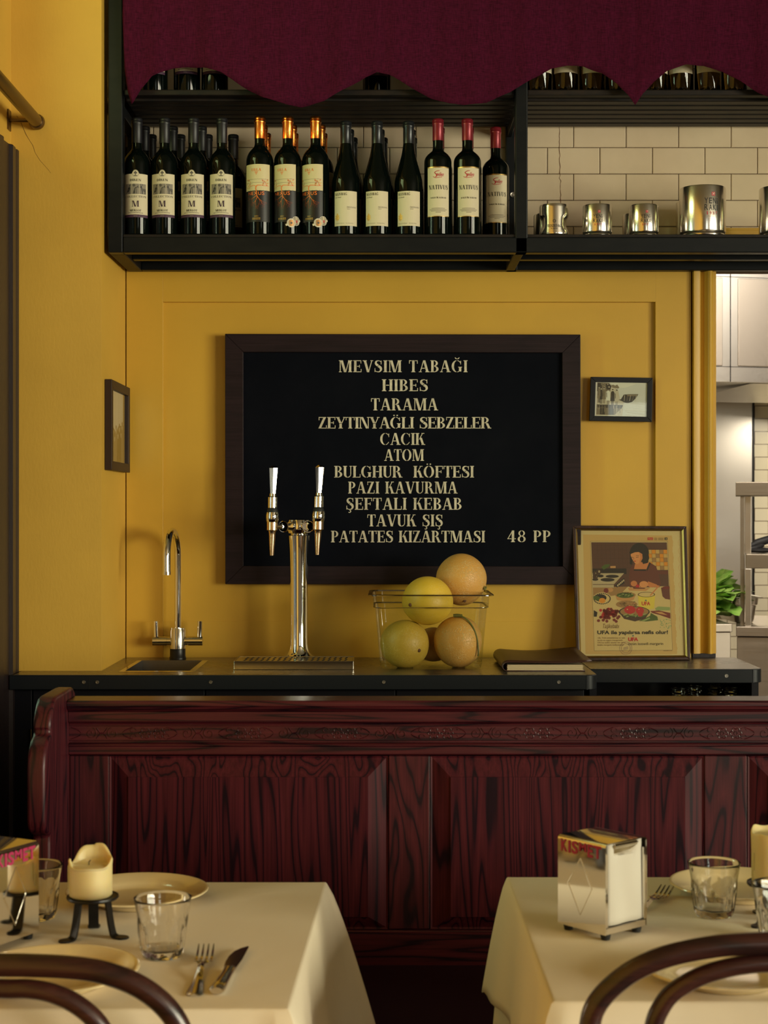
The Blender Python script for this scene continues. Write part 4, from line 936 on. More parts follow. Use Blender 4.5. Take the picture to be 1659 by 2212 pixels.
for k in range(9): b_ = 660 + k * 30; pt.put(line(880 + k * 6, b_, 1320, b_ + rnp.uniform(20, 80), 7), rnp.choice(('photo_sepia', 'photo_pale', 'photo_pale')))
for k in range(5): pt.put(line(900 + k * 60, 500 + (k % 2) * 10, 890 + k * 55, 620, 9), 'photo_mid' if k % 2 else 'photo_sepia')
build('photograph', mb, None, t, True, fix=False)
mb = MB(); panel_mb(mb, fn, 0.08, 0.10, 0.92, 0.90, -0.003, 'pane_glass'); build('picture_glass', mb, None, t, True)

# photograph on the side of the pier
XP = PX + 0.0195
zt_, zb_ = 1.7315, 1.4915; d0, d1 = 4.163, 4.463
t = thing('picture_frame', 'brown framed sepia photo on the side of the yellow pier', 'picture', (PX, 4.31, 1.49))
fn = bil((XP, d0, zt_), (XP, d1, zt_), (XP, d1, zb_), (XP, d0, zb_), (-1, 0, 0))
mb = MB(); frame_mb(mb, fn, 0.30, 0.24, 0.024, 0.0185, 'brown_frame'); build('frame', mb, 'brown_frame', t, True, bevel=0.001)
mb = MB(); pt = Print(mb, lambda x, y, l: fn(x, y, -0.010 + l), 0.0)
pt.put(rect(0.07, 0.09, 0.93, 0.91), 'photo_sepia'); pt.put(rect(0.08, 0.10, 0.80, 0.60), 'photo_pale')
pt.put([(0.80, 0.09), (0.93, 0.09), (0.93, 0.91), (0.74, 0.91), (0.80, 0.70)], 'photo_dark')
pt.put([(0.08, 0.60), (0.30, 0.52), (0.40, 0.56), (0.55, 0.48), (0.80, 0.46), (0.80, 0.91), (0.08, 0.91)], 'photo_mid')
for (x, y, r_) in ((0.14, 0.66, 0.05), (0.26, 0.55, 0.05), (0.34, 0.62, 0.05), (0.42, 0.53, 0.05), (0.52, 0.58, 0.05), (0.60, 0.50, 0.05), (0.68, 0.56, 0.05), (0.75, 0.47, 0.05)):
    pt.put([(x - 0.03, y + 0.05), (x + 0.03, y + 0.05), (x + 0.055, y + 0.12), (x + 0.06, 0.91), (x - 0.06, 0.91), (x - 0.055, y + 0.12)], 'photo_dark' if int(x * 100) % 4 == 0 else 'photo_mid'); pt.put(ell(x, y, r_ * 0.5, r_, 14), 'photo_sepia'); pt.put(ell(x, y - 0.025, r_ * 0.52, r_ * 0.55, 12), 'photo_dark')
for x in (0.20, 0.36, 0.56, 0.70): pt.put(line(x, 0.12, x, 0.50, 0.008), 'photo_sepia')
pt.put([(0.08, 0.75), (0.18, 0.70), (0.22, 0.88), (0.08, 0.90)], 'photo_pale')
build('photograph', mb, None, t, True, fix=False)
mb = MB(); panel_mb(mb, fn, 0.08, 0.10, 0.92, 0.90, -0.006, 'pane_glass'); build('picture_glass', mb, None, t, True)

# ================================================================== WORKTOPS
CF = 4.014; CXR = X(1292, CF)
sx0, sx1, sy0, sy1 = -0.687, -0.495, 4.092, 4.405     # sink cut-out
t = thing('worktop', 'long dark metal bar worktop with a black screwed edge, under the chalkboard', 'worktop', (-0.2, 4.25, 0.92))
mb = MB(); za, zb2 = ZC - 0.008, ZC; xl0 = LW + 0.020; yb = WALL - 0.0015
e = 0.03
mb.box(PX + 0.0008, sx0, CF + 0.002, yb, za, zb2) if False else None
ycut = PF - 0.001
mb.box(xl0 + 0.01, PX + 0.0008, CF + 0.002, ycut, za, zb2); mb.box(PX + 0.0008, sx0, CF + 0.002, yb, za, zb2)
mb.box(sx0, sx1, CF + 0.002, sy0, za, zb2); mb.box(sx0, sx1, sy1, yb, za, zb2); mb.box(sx1, CXR - e, CF + 0.002, yb, za, zb2); mb.box(CXR - e, CXR - 0.002, CF + e, yb, za, zb2)
mb.poly([(CXR - e, CF + e, zb2)] + [(CXR - 0.002 - (e - 0.002) + (e - 0.002) * math.cos(a), CF + e - (e - 0.002) * math.sin(a), zb2) for a in [k * PI / 16 for k in range(9)]])
build('top', mb, 'worktop_metal', t, True)
mb = MB(); zl0 = Z(1490, CF)
prof = [(xl0, CF), (CXR - e, CF)] + [(CXR - e + e * math.sin(a), CF + e - e * math.cos(a)) for a in [k * PI / 16 for k in range(9)]] + [(CXR, yb), (CXR - 0.012, yb), (CXR - 0.012, CF + e)] + [(CXR - e + (e - 0.012) * math.cos(a), CF + e - (e - 0.012) * math.sin(a)) for a in [k * PI / 16 for k in range(9)]] + [(xl0, CF + 0.012)]
mb.extrude_z(prof, zl0, ZC - 0.0008); build('edge', mb, 'worktop_edge', t, True, 40, bevel=0.0015)
for px in (181, 210, 455, 829, 1207):
    mb = MB().lathe([(0, -0.0005), (0.0020, -0.0005), (0.0026, -0.0018), (0.0042, -0.0018), (0.0050, 0)], 16, (X(px, CF), CF - 0.0001, Z(1473.5, CF)), axis='y'); build('screw', mb, 'screw_steel', t, True, 40)
build('joint_strip', MB().box(X(193, CF) - 0.0006, X(193, CF) + 0.0006, CF - 0.0006, CF, zl0 + 0.002, ZC - 0.002), 'slot_dark', t, True)
# black base cabinet
t = thing('bar_base_cabinet', 'black painted bar cabinet with flush doors behind the bench', 'cabinet', (-0.2, 4.2, 0))
mb = MB(); cf = CF + 0.035; mb.box(PX + 0.002, CXR - 0.03, cf + 0.018, WALL - 0.01, 0.0, 0.60); mb.box(xl0, PX + 0.002, cf + 0.018, PF - 0.004, 0.0, 0.60); mb.box(xl0, PX - 0.01, cf + 0.018, PF - 0.004, 0.60, zl0 - 0.0005) ; mb.box(sx1 + 0.02, CXR - 0.03, cf + 0.018, WALL - 0.01, 0.60, zl0 - 0.0005); mb.box(PX + 0.002, sx0 - 0.012, cf + 0.018, WALL - 0.01, 0.60, zl0 - 0.0005)
build('carcass', mb, 'cabinet_black', t, True)
xs_ = [xl0, X(70, cf), X(443, cf), X(855, cf), CXR - 0.03]
for a, b_ in zip(xs_, xs_[1:]):
    dd = build('door', MB().box(a + 0.0015, b_ - 0.0015, cf, cf + 0.017, 0.08, zl0 - 0.004), 'cabinet_black', t, True, bevel=0.0015)
    if a == xs_[1]: build('hinge', MB().tube([(X(67.5, cf), cf - 0.003, Z(1575, cf)), (X(67.5, cf), cf - 0.003, Z(1620, cf))], 0.0022, 10), 'aged_brass', dd, True)
# lower right worktop
RF = 4.168; RX = X(1649, RF)
t = thing('worktop', 'short metal counter with a black edge, under the framed magazine page', 'worktop', (0.78, 4.35, 0.92))
mb = MB(); mb.box(CXR + 0.0006, RX - 0.028, RF + 0.002, yb, za, zb2); mb.box(RX - 0.028, RX - 0.002, RF + 0.028, yb, za, zb2); mb.poly([(RX - 0.028, RF + 0.028, zb2)] + [(RX - 0.028 + 0.026 * math.cos(a), RF + 0.028 - 0.026 * math.sin(a), zb2) for a in [k * PI / 16 for k in range(9)]])
build('top', mb, 'worktop_metal', t, True)
e = 0.028; prof = [(CXR + 0.0006, RF), (RX - e, RF)] + [(RX - e + e * math.sin(a), RF + e - e * math.cos(a)) for a in [k * PI / 16 for k in range(9)]] + [(RX, yb), (RX - 0.012, yb), (RX - 0.012, RF + e), (RX - e, RF + 0.012), (CXR + 0.0006, RF + 0.012)]
mb = MB().extrude_z(prof, Z(1475, RF), ZC - 0.0008); build('edge', mb, 'worktop_edge', t, True, 40, bevel=0.0015)
mb = MB().lathe([(0, -0.0005), (0.0020, -0.0005), (0.0026, -0.0018), (0.0045, -0.0018), (0.0055, 0)], 16, (X(1569, RF), RF - 0.0001, Z(1460, RF)), axis='y'); build('screw', mb, 'screw_steel', t, True, 40)
t = thing('open_shelf_cabinet', 'black open cabinet under the short right counter, holding glass jars', 'cabinet', (0.78, 4.35, 0))
zc2 = Z(1475, RF) - 0.0008
build('side_panel', MB().box(CXR + 0.001, CXR + 0.02, RF + 0.02, WALL - 0.004, 0, zc2), 'cabinet_black', t, True)
build('side_panel', MB().box(RX - 0.026, RX - 0.008, RF + 0.02, WALL - 0.004, 0, zc2), 'cabinet_black', t, True)
build('back_panel', MB().box(CXR + 0.021, RX - 0.027, WALL - 0.02, WALL - 0.004, 0, zc2), 'cabinet_black', t, True)
build('shelf', MB().box(CXR + 0.021, RX - 0.027, RF + 0.03, WALL - 0.021, 0.755, 0.775), 'cabinet_black', t, True)
j = thing('glass_jar', '', 'jar', (0, 0, 0), 0, 'glass jars in the black cabinet')
pr = [(0, 0), (0.030, 0), (0.033, 0.004), (0.033, 0.085), (0.028, 0.100), (0.0185, 0.108), (0.0185, 0.113), (0.0205, 0.1145), (0.0205, 0.118), (0.0185, 0.1195), (0.0185, 0.123), (0.0205, 0.1245), (0.0205, 0.128), (0.0175, 0.130), (0.0165, 0.112), (0.026, 0.098), (0.0305, 0.084), (0.0305, 0.006), (0, 0.006)]
build('jar_body', MB().lathe(pr, 36), 'jar_glass', j, False, 40)
jx = (1465.5, 1499.5, 1545, 1579)
for i, px in enumerate(jx):
    lab = 'clear glass jar under the short right counter, %s of four' % (['leftmost', 'second from left', 'third from left', 'rightmost'][i]); dd = (4.25, 4.30, 4.33, 4.25)[i]; p_ = (X(px, dd), dd, 0.7755)
    if i == 0: j.location = p_; j['label'] = lab
    else: dup(j, p_, 0.3 * i, lab)

# ------------------------------------------------------------------ sink and mixer tap
t = thing('bar_sink', 'small square steel sink let into the dark worktop', 'sink', ((sx0 + sx1) / 2, (sy0 + sy1) / 2, ZC))
mb = MB(); rw = 0.012
o4_ = [(sx0 - 0.003, sy0 - 0.003), (sx1 + 0.003, sy0 - 0.003), (sx1 + 0.003, sy1 + 0.003), (sx0 - 0.003, sy1 + 0.003)]; i4 = [(sx0 + rw, sy0 + rw), (sx1 - rw, sy0 + rw), (sx1 - rw, sy1 - rw), (sx0 + rw, sy1 - rw)]
for k in range(4):
    q = (k + 1) % 4; mb.add([(*o4_[k], ZC + 0.0004), (*o4_[q], ZC + 0.0004), (*i4[q], ZC + 0.0016), (*i4[k], ZC + 0.0016)], [(0, 1, 2, 3)])
build('rim', mb, 'worn_chrome', t, True)
mb = MB(); f4 = [(x * 0.94 + 0.06 * (sx0 + sx1) / 2, y * 0.94 + 0.06 * (sy0 + sy1) / 2) for x, y in i4]
for k in range(4):
    q = (k + 1) % 4; mb.add([(*i4[k], ZC + 0.0016), (*i4[q], ZC + 0.0016), (*f4[q], ZC - 0.15), (*f4[k], ZC - 0.15)], [(0, 1, 2, 3)])
mb.poly([(*p_, ZC - 0.15) for p_ in f4]); build('basin', mb, 'sink_steel', t, True)
TD = 4.448; tx = X(384, TD)
t = thing('mixer_tap', 'chrome swan-neck mixer tap with two levers behind the steel sink', 'tap', (tx, TD, ZC))
s = TD / F
def tz(py): return Z(py, TD)
mb = MB().lathe([(0, 0.0004), (0.0235, 0.0004), (0.0235, 0.006), (0.022, 0.008), (0.022, 0.0297)], 32); build('base_collar', mb, 'iron', t, False, 40)
mb = MB().lathe([(0, 0.030), (0.0225, 0.030), (0.0225, tz(1362) - ZC), (0.0205, tz(1358) - ZC), (0.0205, tz(1356) - ZC), (0, tz(1356) - ZC)], 32)
ha = tz(1384.5) - ZC; mb.tube([(-0.030, 0, ha), (0.030, 0, ha)], 0.0118, 20); build('body', mb, 'worn_chrome', t, False, 40)
for sg in (-1, 1):
    mb = MB().tube([(sg * 0.0302, 0, ha), (sg * 0.0705, 0, ha)], 0.0132, 24); v_ = build('valve', mb, 'worn_chrome', t, False, 40)
    mb = MB().tube([(sg * 0.0615, 0, ha + 0.009), (sg * 0.0625, 0, ha + 0.056)], 0.0068, 16); build('lever', mb, 'chrome', v_, False, 40)
pts = [Vector((0, 0, tz(1357) - ZC)), Vector((0, 0, 0.294))]
for k in range(1, 17):
    a = PI * k / 16; pts.append(Vector((-0.0065 * (1 - math.cos(a)), -0.068 * (1 - math.cos(a)), 0.294 + 0.068 * math.sin(a))))
pts.append(Vector((-0.013, -0.136, 0.2445)))
build('spout', MB().tube(pts, [0.0092] * 3 + [0.0093 + 0.0016 * k / 16 for k in range(17)], 20)if len(pts) == 20 else MB().tube(pts, [0.0092] * 2 + [0.0092 + 0.0018 * k / (len(pts) - 3) for k in range(len(pts) - 2)], 20), 'chrome', t, False, 50)
build('spout_tip', MB().tube([(-0.013, -0.136, 0.252), (-0.013, -0.136, 0.2435)], 0.0117, 20), 'chrome', t, False, 40)

# ------------------------------------------------------------------ beer tower and drip tray
D0 = 4.144; x0, x1 = X(505, D0), X(763.6, D0); h = 0.0232; y1 = D0 + 0.140
t = thing('drip_tray', 'low steel drip tray with a slotted grille in front of the beer tower', 'drip tray', ((x0 + x1) / 2, D0 + 0.07, ZC))
mb = MB(); mb.box(x0, x1, D0, D0 + 0.002, ZC + 0.0005, ZC + h); mb.box(x0, x1, y1 - 0.002, y1, ZC + 0.0005, ZC + h); mb.box(x0, x0 + 0.002, D0 + 0.002, y1 - 0.002, ZC + 0.0005, ZC + h); mb.box(x1 - 0.002, x1, D0 + 0.002, y1 - 0.002, ZC + 0.0005, ZC + h); mb.box(x0 + 0.002, x1 - 0.002, D0 + 0.002, y1 - 0.002, ZC + 0.0005, ZC + 0.002)
build('tray', mb, 'worn_chrome', t, True, bevel=0.0008)
mb = MB(); mb.box(x0 + 0.0025, x1 - 0.0025, D0 + 0.0025, y1 - 0.0025, ZC + h - 0.003, ZC + h - 0.0012, 'worn_chrome')
for r_ in range(2):
    for k in range(19):
        xx = x0 + 0.022 + k * (x1 - x0 - 0.048) / 18; yy = D0 + 0.022 + r_ * 0.054; zz = ZC + h - 0.0011
        if r_ == 0 or True: mb.poly([(xx, yy, zz), (xx + 0.0055, yy, zz), (xx + 0.0095, yy + 0.044, zz), (xx + 0.004, yy + 0.044, zz)], 'slot_dark')
build('grille', mb, None, t, True)
TD = 4.345; tx = X(645.5, TD)
t = thing('beer_tower', 'polished chrome two-tap beer tower in front of the chalkboard', 'beer tap', (tx, TD, ZC))
def q(px): return px * TD / F
hw_ = [(1421, 36), (1417, 32), (1413, 27), (1408, 23.5), (1400, 20.8), (1390, 19.6), (1340, 18.9), (1260, 19.2), (1220, 20), (1190, 21), (1170, 22.3), (1157, 23.3)]
pr = [(0, 0.0005), (q(36), 0.0005)] + [(q(w_), Z(y_, TD) - ZC) for y_, w_ in hw_] + [(q(19), Z(1155, TD) - ZC), (q(19), Z(1152, TD) - ZC), (0, Z(1152, TD) - ZC)]
build('column', MB().lathe(pr, 48), 'chrome', t, False, 35)
zh = Z(1137, TD) - ZC
mb = MB(); hh = q(17)
for k in range(1): pass
prh = [(0, -hh), (q(18), -hh), (q(24), -hh * 0.86), (q(26), -hh * 0.4), (q(26.3), 0), (q(26), hh * 0.4), (q(23), hh * 0.82), (q(15), hh), (0, hh * 1.05)]
mb.lathe([(a, b_ + zh) for a, b_ in prh], 40); 
build('head', mb, 'chrome', t, False, 45)
for sg, ex in ((-1, -31), (1, 22)):
    base = Vector((sg * q(15), -0.010, zh)); tip = Vector((q(ex), -0.052, zh))
    dr_ = (tip - base).normalized(); mb = MB(); r_ = q(12.4 if sg < 0 else 13.2)
    mb.lathe([(r_ * 0.86, -(tip - base).length), (r_ * 0.88, -0.006), (r_ * 0.97, -0.004), (r_, -0.002), (r_ * 0.98, 0.0), (r_ * 0.86, 0.0), (r_ * 0.82, -0.002), (r_ * 0.62, -0.018), (0, -0.018)], 36)
    rm = dr_.to_track_quat('Z', 'Y').to_matrix(); mb.v = [tip + rm @ v for v in mb.v]; build('socket', mb, 'chrome', t, False, 50)
TA = 4.262
def tap(pxh, pxn, sg, yo):
    k = TA / F
    cx_ = (pxh + pxn) / 2
    def L(py): return Z(py + yo, TA) - ZC
    def ax(py): return X(pxh + (pxn - pxh) * (py - 1006) / 194.0, TA) - tx
    dy = TA - TD
    shank = MB(); zc_ = zh; shank.tube([(ax(1136), dy, zc_), (sg * q(38), -0.060, zc_), (sg * q(27), -0.036, zc_)], [0.0048, 0.0062, 0.0105], 20)
    root = build('tap_shank', shank, 'chrome', t, False, 50)
    def seg(name, prof, m, n=28, sm=35, flat=None, turn=0.0, lean=0.0):
        vs = MB(); pts_ = []
        for (py, hwp) in prof: pts_.append((py, hwp * k))
        N = n; v = []; f = []
        for (py, r_) in pts_:
            for i in range(N):
                a = 2 * PI * i / N + (PI / N + turn if flat else 0)
                v.append((ax(py) + r_ * math.sin(a), dy - r_ * math.cos(a) * (flat or 1) + lean * max(0, L(1068) * -1 + L(py)), L(py)))
        for j in range(len(pts_) - 1):
            for i in range(N): f.append([j * N + i, j * N + (i + 1) % N, (j + 1) * N + (i + 1) % N, (j + 1) * N + i])
        f.append(list(range(N))); f.append([(len(pts_) - 1) * N + i for i in range(N)])
        vs.add(v, f); return build(name, vs, m, t, False, sm)
    seg('tap_handle', [(1006.2, 4.5), (1011, 10.2), (1066, 6.3)], 'chrome', 6, None, 0.9, math.radians(22 if sg > 0 else -26), 0.11)
    seg('tap_collar', [(1066, 6.8), (1072, 7.2), (1074, 10.2), (1097, 10.2)], 'chrome')
    seg('tap_ring', [(1096.8, 9.2), (1098, 10.0), (1103, 11.8), (1106.6, 12.2)], 'black_rubber')
    seg('tap_body', [(1106.4, 12.6), (1112, 13.8), (1119, 14.0), (1126, 13.0), (1128, 11.8)], 'chrome')
    seg('tap_barrel', [(1127.8, 12.0), (1145, 12.0), (1147, 9.0)], 'nozzle_brass')
    seg('tap_nozzle', [(1146.6, 8.5), (1150, 7.4), (1155, 6.9), (1165, 6.5), (1200, 3.9)], 'nozzle_brass')
tap(590.4, 587.2, -1, 0); tap(690.8, 685.8, 1, -1.5)

# ------------------------------------------------------------------ clear bin of melons
D1 = 4.13; s = D1 / F; cx_ = X(931.5, D1); cyl_ = D1 + 0.118
bw, bd, rwid, rdep = 0.134, 0.118, 0.1655, 0.1345
t = thing('clear_food_bin', 'clear plastic catering bin holding melons on the dark worktop', 'container', (cx_, D1 + 0.118, ZC))
def rr(w_, d_, r_, z, n=5):
    o = []
    for (sx_, sy_, a0) in ((1, -1, -90), (1, 1, 0), (-1, 1, 90), (-1, -1, 180)):
        for k in range(n + 1):
            a = math.radians(a0 + 90 * k / n); o.append((sx_ * (w_ - r_) + r_ * math.cos(a), sy_ * (d_ - r_) + r_ * math.sin(a), z))
    return o
def loft(mb, rings, m, cap0=False):
    N = len(rings[0]); vs = [p_ for r_ in rings for p_ in r_]; fs = []
    for j_ in range(len(rings) - 1):
        for i in range(N): fs.append([j_ * N + i, j_ * N + (i + 1) % N, (j_ + 1) * N + (i + 1) % N, (j_ + 1) * N + i])
    if cap0: fs.append(list(range(N))[::-1])
    mb.add(vs, fs, m)
mb = MB(); rings = [rr(bw - 0.012, bd - 0.012, 0.02, 0.001), rr(bw - 0.003, bd - 0.003, 0.025, 0.004), rr(bw, bd, 0.026, 0.012), rr(0.1475, 0.1235, 0.026, 0.163), rr(0.1475, 0.1235, 0.026, 0.164), rr(0.1515, 0.1265, 0.026, 0.166), rr(0.1535, 0.128, 0.026, 0.1955)]
loft(mb, rings, 'x', True); build('bin_wall', mb, 'clear_plastic', t, False, 35)
mb = MB(); loft(mb, [rr(0.1535, 0.128, 0.026, 0.1955), rr(0.1545, 0.129, 0.026, 0.1992), rr(rwid - 0.002, rdep - 0.002, 0.03, 0.1992), rr(rwid, rdep, 0.03, 0.1975), rr(rwid, rdep, 0.03, 0.1955), rr(rwid - 0.001, rdep - 0.001, 0.03, 0.1950)], 'x'); build('bin_rim', mb, 'plastic_edge', t, False, 35)
mb = MB(); loft(mb, [rr(0.1478, 0.1238, 0.026, 0.1625), rr(0.152, 0.127, 0.026, 0.1648), rr(0.152, 0.127, 0.026, 0.1660), rr(0.1478, 0.1238, 0.026, 0.1645)], 'x'); build('bin_ledge', mb, 'plastic_edge', t, False, 35)
def fruit(label, px, py, d, r, m, scar=None, seed=0):
    c = P(px, py, d); rn_ = random.Random(seed); ph = [rn_.uniform(0, 6) for _ in range(4)]
    f = lambda v: 1 + 0.012 * math.sin(3 * v.x + ph[0]) + 0.010 * math.sin(4 * v.z + ph[1]) + 0.008 * math.sin(5 * v.y + ph[2])
    t_ = thing('melon', label, 'melon', c, 0, 'melons in the clear bin'); build('rind', MB().sphere((0, 0, 0), r, 56, 36, fn=f), m, t_, False, 180)
    if scar:
        mb = MB(); v = Vector(scar).normalized(); R3 = Vector(r); p_ = Vector((v.x * R3.x, v.y * R3.y, v.z * R3.z)) * 1.0
        mb.sphere(p_, (0.005, 0.003, 0.005), 12, 8); build('blossom_scar', mb, 'melon_scar', t_, False, 60)
    return t_
A = fruit('greenish yellow melon with a brown scar at the bottom left of the clear bin', 874, 1391, 4.215, (0.0672, 0.0655, 0.0640), 'melon_green', (0.55, -0.80, -0.20), 1)
B = fruit('orange netted melon with a dry vine at the bottom right of the clear bin', 989, 1386, 4.215, (0.0640, 0.064, 0.0690), 'melon_orange', None, 2)
Cm = fruit('smooth yellow melon resting across the front rim of the clear bin', 923.5, 1298, 4.212, (0.0690, 0.066, 0.0640), 'melon_yellow', (-0.66, -0.70, -0.12), 3)
Dm = fruit('orange netted melon highest of all, propped at the back right of the clear bin', 996.5, 1251.5, 4.29, (0.0690, 0.067, 0.0700), 'melon_orange', (0.1, -0.6, -0.8), 4)
fruit('melon half hidden at the back bottom of the clear bin', 937, 1392, 4.298, (0.050, 0.049, 0.047), 'melon_orange', None, 5)
mb = MB(); c = ROOT[B.name].translation
vp = [(-0.004, -0.018, 0.0680), (0.010, -0.024, 0.0685), (0.026, -0.034, 0.058), (0.040, -0.040, 0.038), (0.049, -0.043, 0.010), (0.052, -0.042, -0.020), (0.052, -0.036, -0.035)]
mb.tube(smoothline(vp, 6), 0.0022, 8); mb.tube(smoothline([(-0.012, -0.016, 0.0705), (-0.002, -0.019, 0.0715), (0.010, -0.023, 0.0700)], 4), [0.0045] * 9, 8); build('vine', mb, 'vine_green', B, False, 60)
mb = MB(); mb.tube(smoothline([(0.050, -0.030, -0.026), (0.058, -0.024, -0.016), (0.062, -0.030, -0.026), (0.066, -0.022, -0.020)], 4), 0.0028, 8); build('stalk', mb, 'vine_green', Dm, False, 60)

# ------------------------------------------------------------------ leather menu
t = thing('menu_folder', 'brown leather menu folder lying flat at the right end of the dark worktop', 'menu', (0.42, 4.24, ZC))
y0, y1, xa, xb = 4.10, 4.385, 0.309, 0.530
def topz(u): return 0.0235 + 0.004 * math.sin(u * PI)
mb = MB(); N = 14
def prof_at(y, f):                                  # spine bends round at the left, cover lifts toward the right edge
    o = []
    for k in range(9):
        a = PI / 2 + PI * k / 8; o.append((xa + 0.013 + 0.014 * math.cos(a), 0.0150 + 0.0140 * math.sin(a)))
    o = o[::-1]
    return o
vs = []; fs = []; rows = 9
for r_ in range(rows):
    f = r_ / (rows - 1); y = y0 + (y1 - y0) * f; pl = []
    sh_ = 0.018 * f
    hgt = 0.0235 + 0.009 * f
    pl += [(xb - 0.006, 0.0012), (xa + 0.02, 0.0012)]
    for k in range(1, 8):
        a = -PI / 2 - PI * k / 8; pl.append((xa + 0.014 + (0.014 + 0.004 * f) * math.cos(a), hgt / 2 + 0.001 + hgt / 2 * math.sin(a)))
    for k in range(12):
        u = k / 11; pl.append((xa + 0.014 + (xb + 0.012 - 0.010 * f - xa - 0.014) * u, hgt + 0.001 - 0.0035 * math.sin(u * PI) + 0.004 * u * u + 0.0015 * math.sin(5 * u + 3 * f)))
    for x, z in pl: vs.append((x, y, ZC + z))
n = len(vs) // rows
for r_ in range(rows - 1):
    for k in range(n - 1): fs.append([r_ * n + k, r_ * n + k + 1, (r_ + 1) * n + k + 1, (r_ + 1) * n + k])
o = build('cover', MB().add(vs, fs), 'brown_leather', t, True, 60); md = o.modifiers.new('leather', 'SOLIDIFY'); md.thickness = 0.0022; md.offset = 0
mb = MB()
for k in range(6): mb.box(xa + 0.012 + 0.0006 * (k % 3), xb - 0.010 - 0.002 * (k % 2), y0 + 0.004 + 0.001 * (k % 3), y1 - 0.006, ZC + 0.0030 + k * 0.0024, ZC + 0.0049 + k * 0.0024)
build('pages', mb, 'page_paper', t, True)

# ------------------------------------------------------------------ framed magazine page leaning on the wall
for n_, c_ in (('poster_mat', (196, 172, 122)), ('poster_page', (190, 152, 92)), ('poster_white', (196, 168, 114)), ('poster_brown', (84, 50, 38)), ('poster_dark', (36, 24, 20)), ('poster_line', (66, 40, 30)), ('poster_skin', (192, 116, 66)), ('poster_skin_light', (206, 136, 82)), ('poster_dress', (98, 46, 34)), ('poster_red', (176, 34, 36)), ('poster_cherry', (112, 34, 28)), ('poster_yellow', (206, 180, 66)), ('poster_orange', (206, 130, 30)), ('poster_green', (70, 84, 28)), ('poster_pale_green', (136, 146, 88)), ('poster_tan', (186, 132, 80)), ('poster_tile', (190, 150, 84)), ('poster_stove', (176, 154, 120)), ('poster_blue', (62, 96, 100)), ('poster_black', (30, 24, 18)), ('poster_brownink', (112, 80, 44)), ('poster_violet', (112, 76, 96)), ('poster_teal', (112, 150, 104)), ('poster_shadow', (150, 110, 66)), ('poster_worn', (160, 116, 60))):
    mat(n_, tuple(min(0.9, v * 1.22) for v in S(c_)), 0.55)
dB, dT = 4.405, 4.474
TLc, BRc, BLc = P(1237, 1135, dT), P(1491.5, 1425.6, dB), P(1246, 1427, dB)
_n = (BRc - BLc).cross(TLc - BLc); _r = P(1483, 1136.5, 1.0) - Vector((0, 0, EYE)); TRc = Vector((0, 0, EYE)) + _r * ((BLc - Vector((0, 0, EYE))).dot(_n) / _r.dot(_n))   # fourth corner in the same plane
t = thing('picture_frame', 'large framed vintage magazine page leaning on the wall at the right counter', 'picture', P(1368, 1424, dB))
fn = bil(TLc, TRc, BRc, BLc); w = (TRc - TLc).length; h = (BLc - TLc).length
def fin(s_, t_, o=0): a, b_ = 0.0085 / w, 0.0085 / h; return fn(a + s_ * (1 - 2 * a), b_ + t_ * (1 - 2 * b_), o)
mb = MB(); frame_mb(mb, fn, w, h, 0.0085, 0.016, 'poster_frame'); build('frame', mb, 'poster_frame', t, True, bevel=0.0015)
mb = MB(); frame_mb(mb, fin, w - 0.017, h - 0.017, 0.0048, 0.008, 'gold_slip', fo=-0.004); build('inner_slip', mb, 'gold_slip', t, True)
mb = MB(); panel_mb(mb, fn, 0.02, 0.02, 0.98, 0.98, -0.015, 'poster_frame'); build('backing', mb, 'poster_frame', t, True)
def zp(u, v, l):                                    # page coordinates -> frame
    tt = (v - 32) / 1861.0; a = -19 + 57 * tt; b_ = 1552 + 60 * tt
    return fn((u - a) / (b_ - a), tt, -0.010 + l)
mb = MB(); pt = Print(mb, zp, 0.0, 0.000008); p = pt.put
p([(5, 75), (1515, 80), (1565, 1840), (60, 1840)], 'poster_mat')
edge = [(1365 + 6 * math.sin(v * 0.03) + 4 * math.sin(v * 0.11), v) for v in range(165, 1800, 20)]
p([(130, 150)] + [(1362, 158)] + [(a + (b_ - 150) * 0.042, b_) for a, b_ in edge] + [(1435, 1805), (1300, 1812), (900, 1803), (600, 1815), (350, 1803), (165, 1800)], 'poster_page')
p([(1450 + 8 * math.sin(v * 0.05), v) for v in range(190, 1790, 24)] + [(1472, 1790), (1462, 190)], 'poster_tan') if False else None
for k, v in enumerate(range(210, 1500, 118)): p(stroke([(1462 + k * 2, v, 3), (1446 + k * 2, v + 45, 4), (1464 + k * 2, v + 95, 3)], 3), 'poster_tan')
p([(232, 245), (1300, 240), (1372, 1752), (287, 1757)], 'poster_white')
def ol(q, w_, m_):
    for a, b_ in zip(q, q[1:] + q[:1]): p(line(*a, *b_, w_), m_, False)
    pt.l += pt.s
ol([(232, 245), (1300, 240), (1372, 1752), (287, 1757)], 3, 'poster_black')
Q = lambda u, v: (243 + u * (1290 - 243) + v * (42 + (1345 - 1290 - 42) * u), 258 + v * (1370 - 258) - u * v * 15 - 3 * u)   # picture 0..1
q = lambda L: [Q(a, b_) for a, b_ in L]
p(q([(0, 0), (1, 0), (1, 1), (0, 1)]), 'poster_brown')
tl = [[0, 1, 0, 2, 1], [1, 0, 2, 1, 0], [0, 2, 0, 1, 2], [1, 0, 1, 0, 1], [2, 1, 0, 2, 0]]
for r_ in range(5):
    for c_ in range(5): p(q([(0.745 + c_ * 0.051, 0.095 + r_ * 0.052), (0.793 + c_ * 0.051, 0.095 + r_ * 0.052), (0.793 + c_ * 0.051, 0.144 + r_ * 0.052), (0.745 + c_ * 0.051, 0.144 + r_ * 0.052)]), ('poster_tile', 'poster_orange', 'poster_shadow')[tl[r_][c_]], False)
pt.l += pt.s
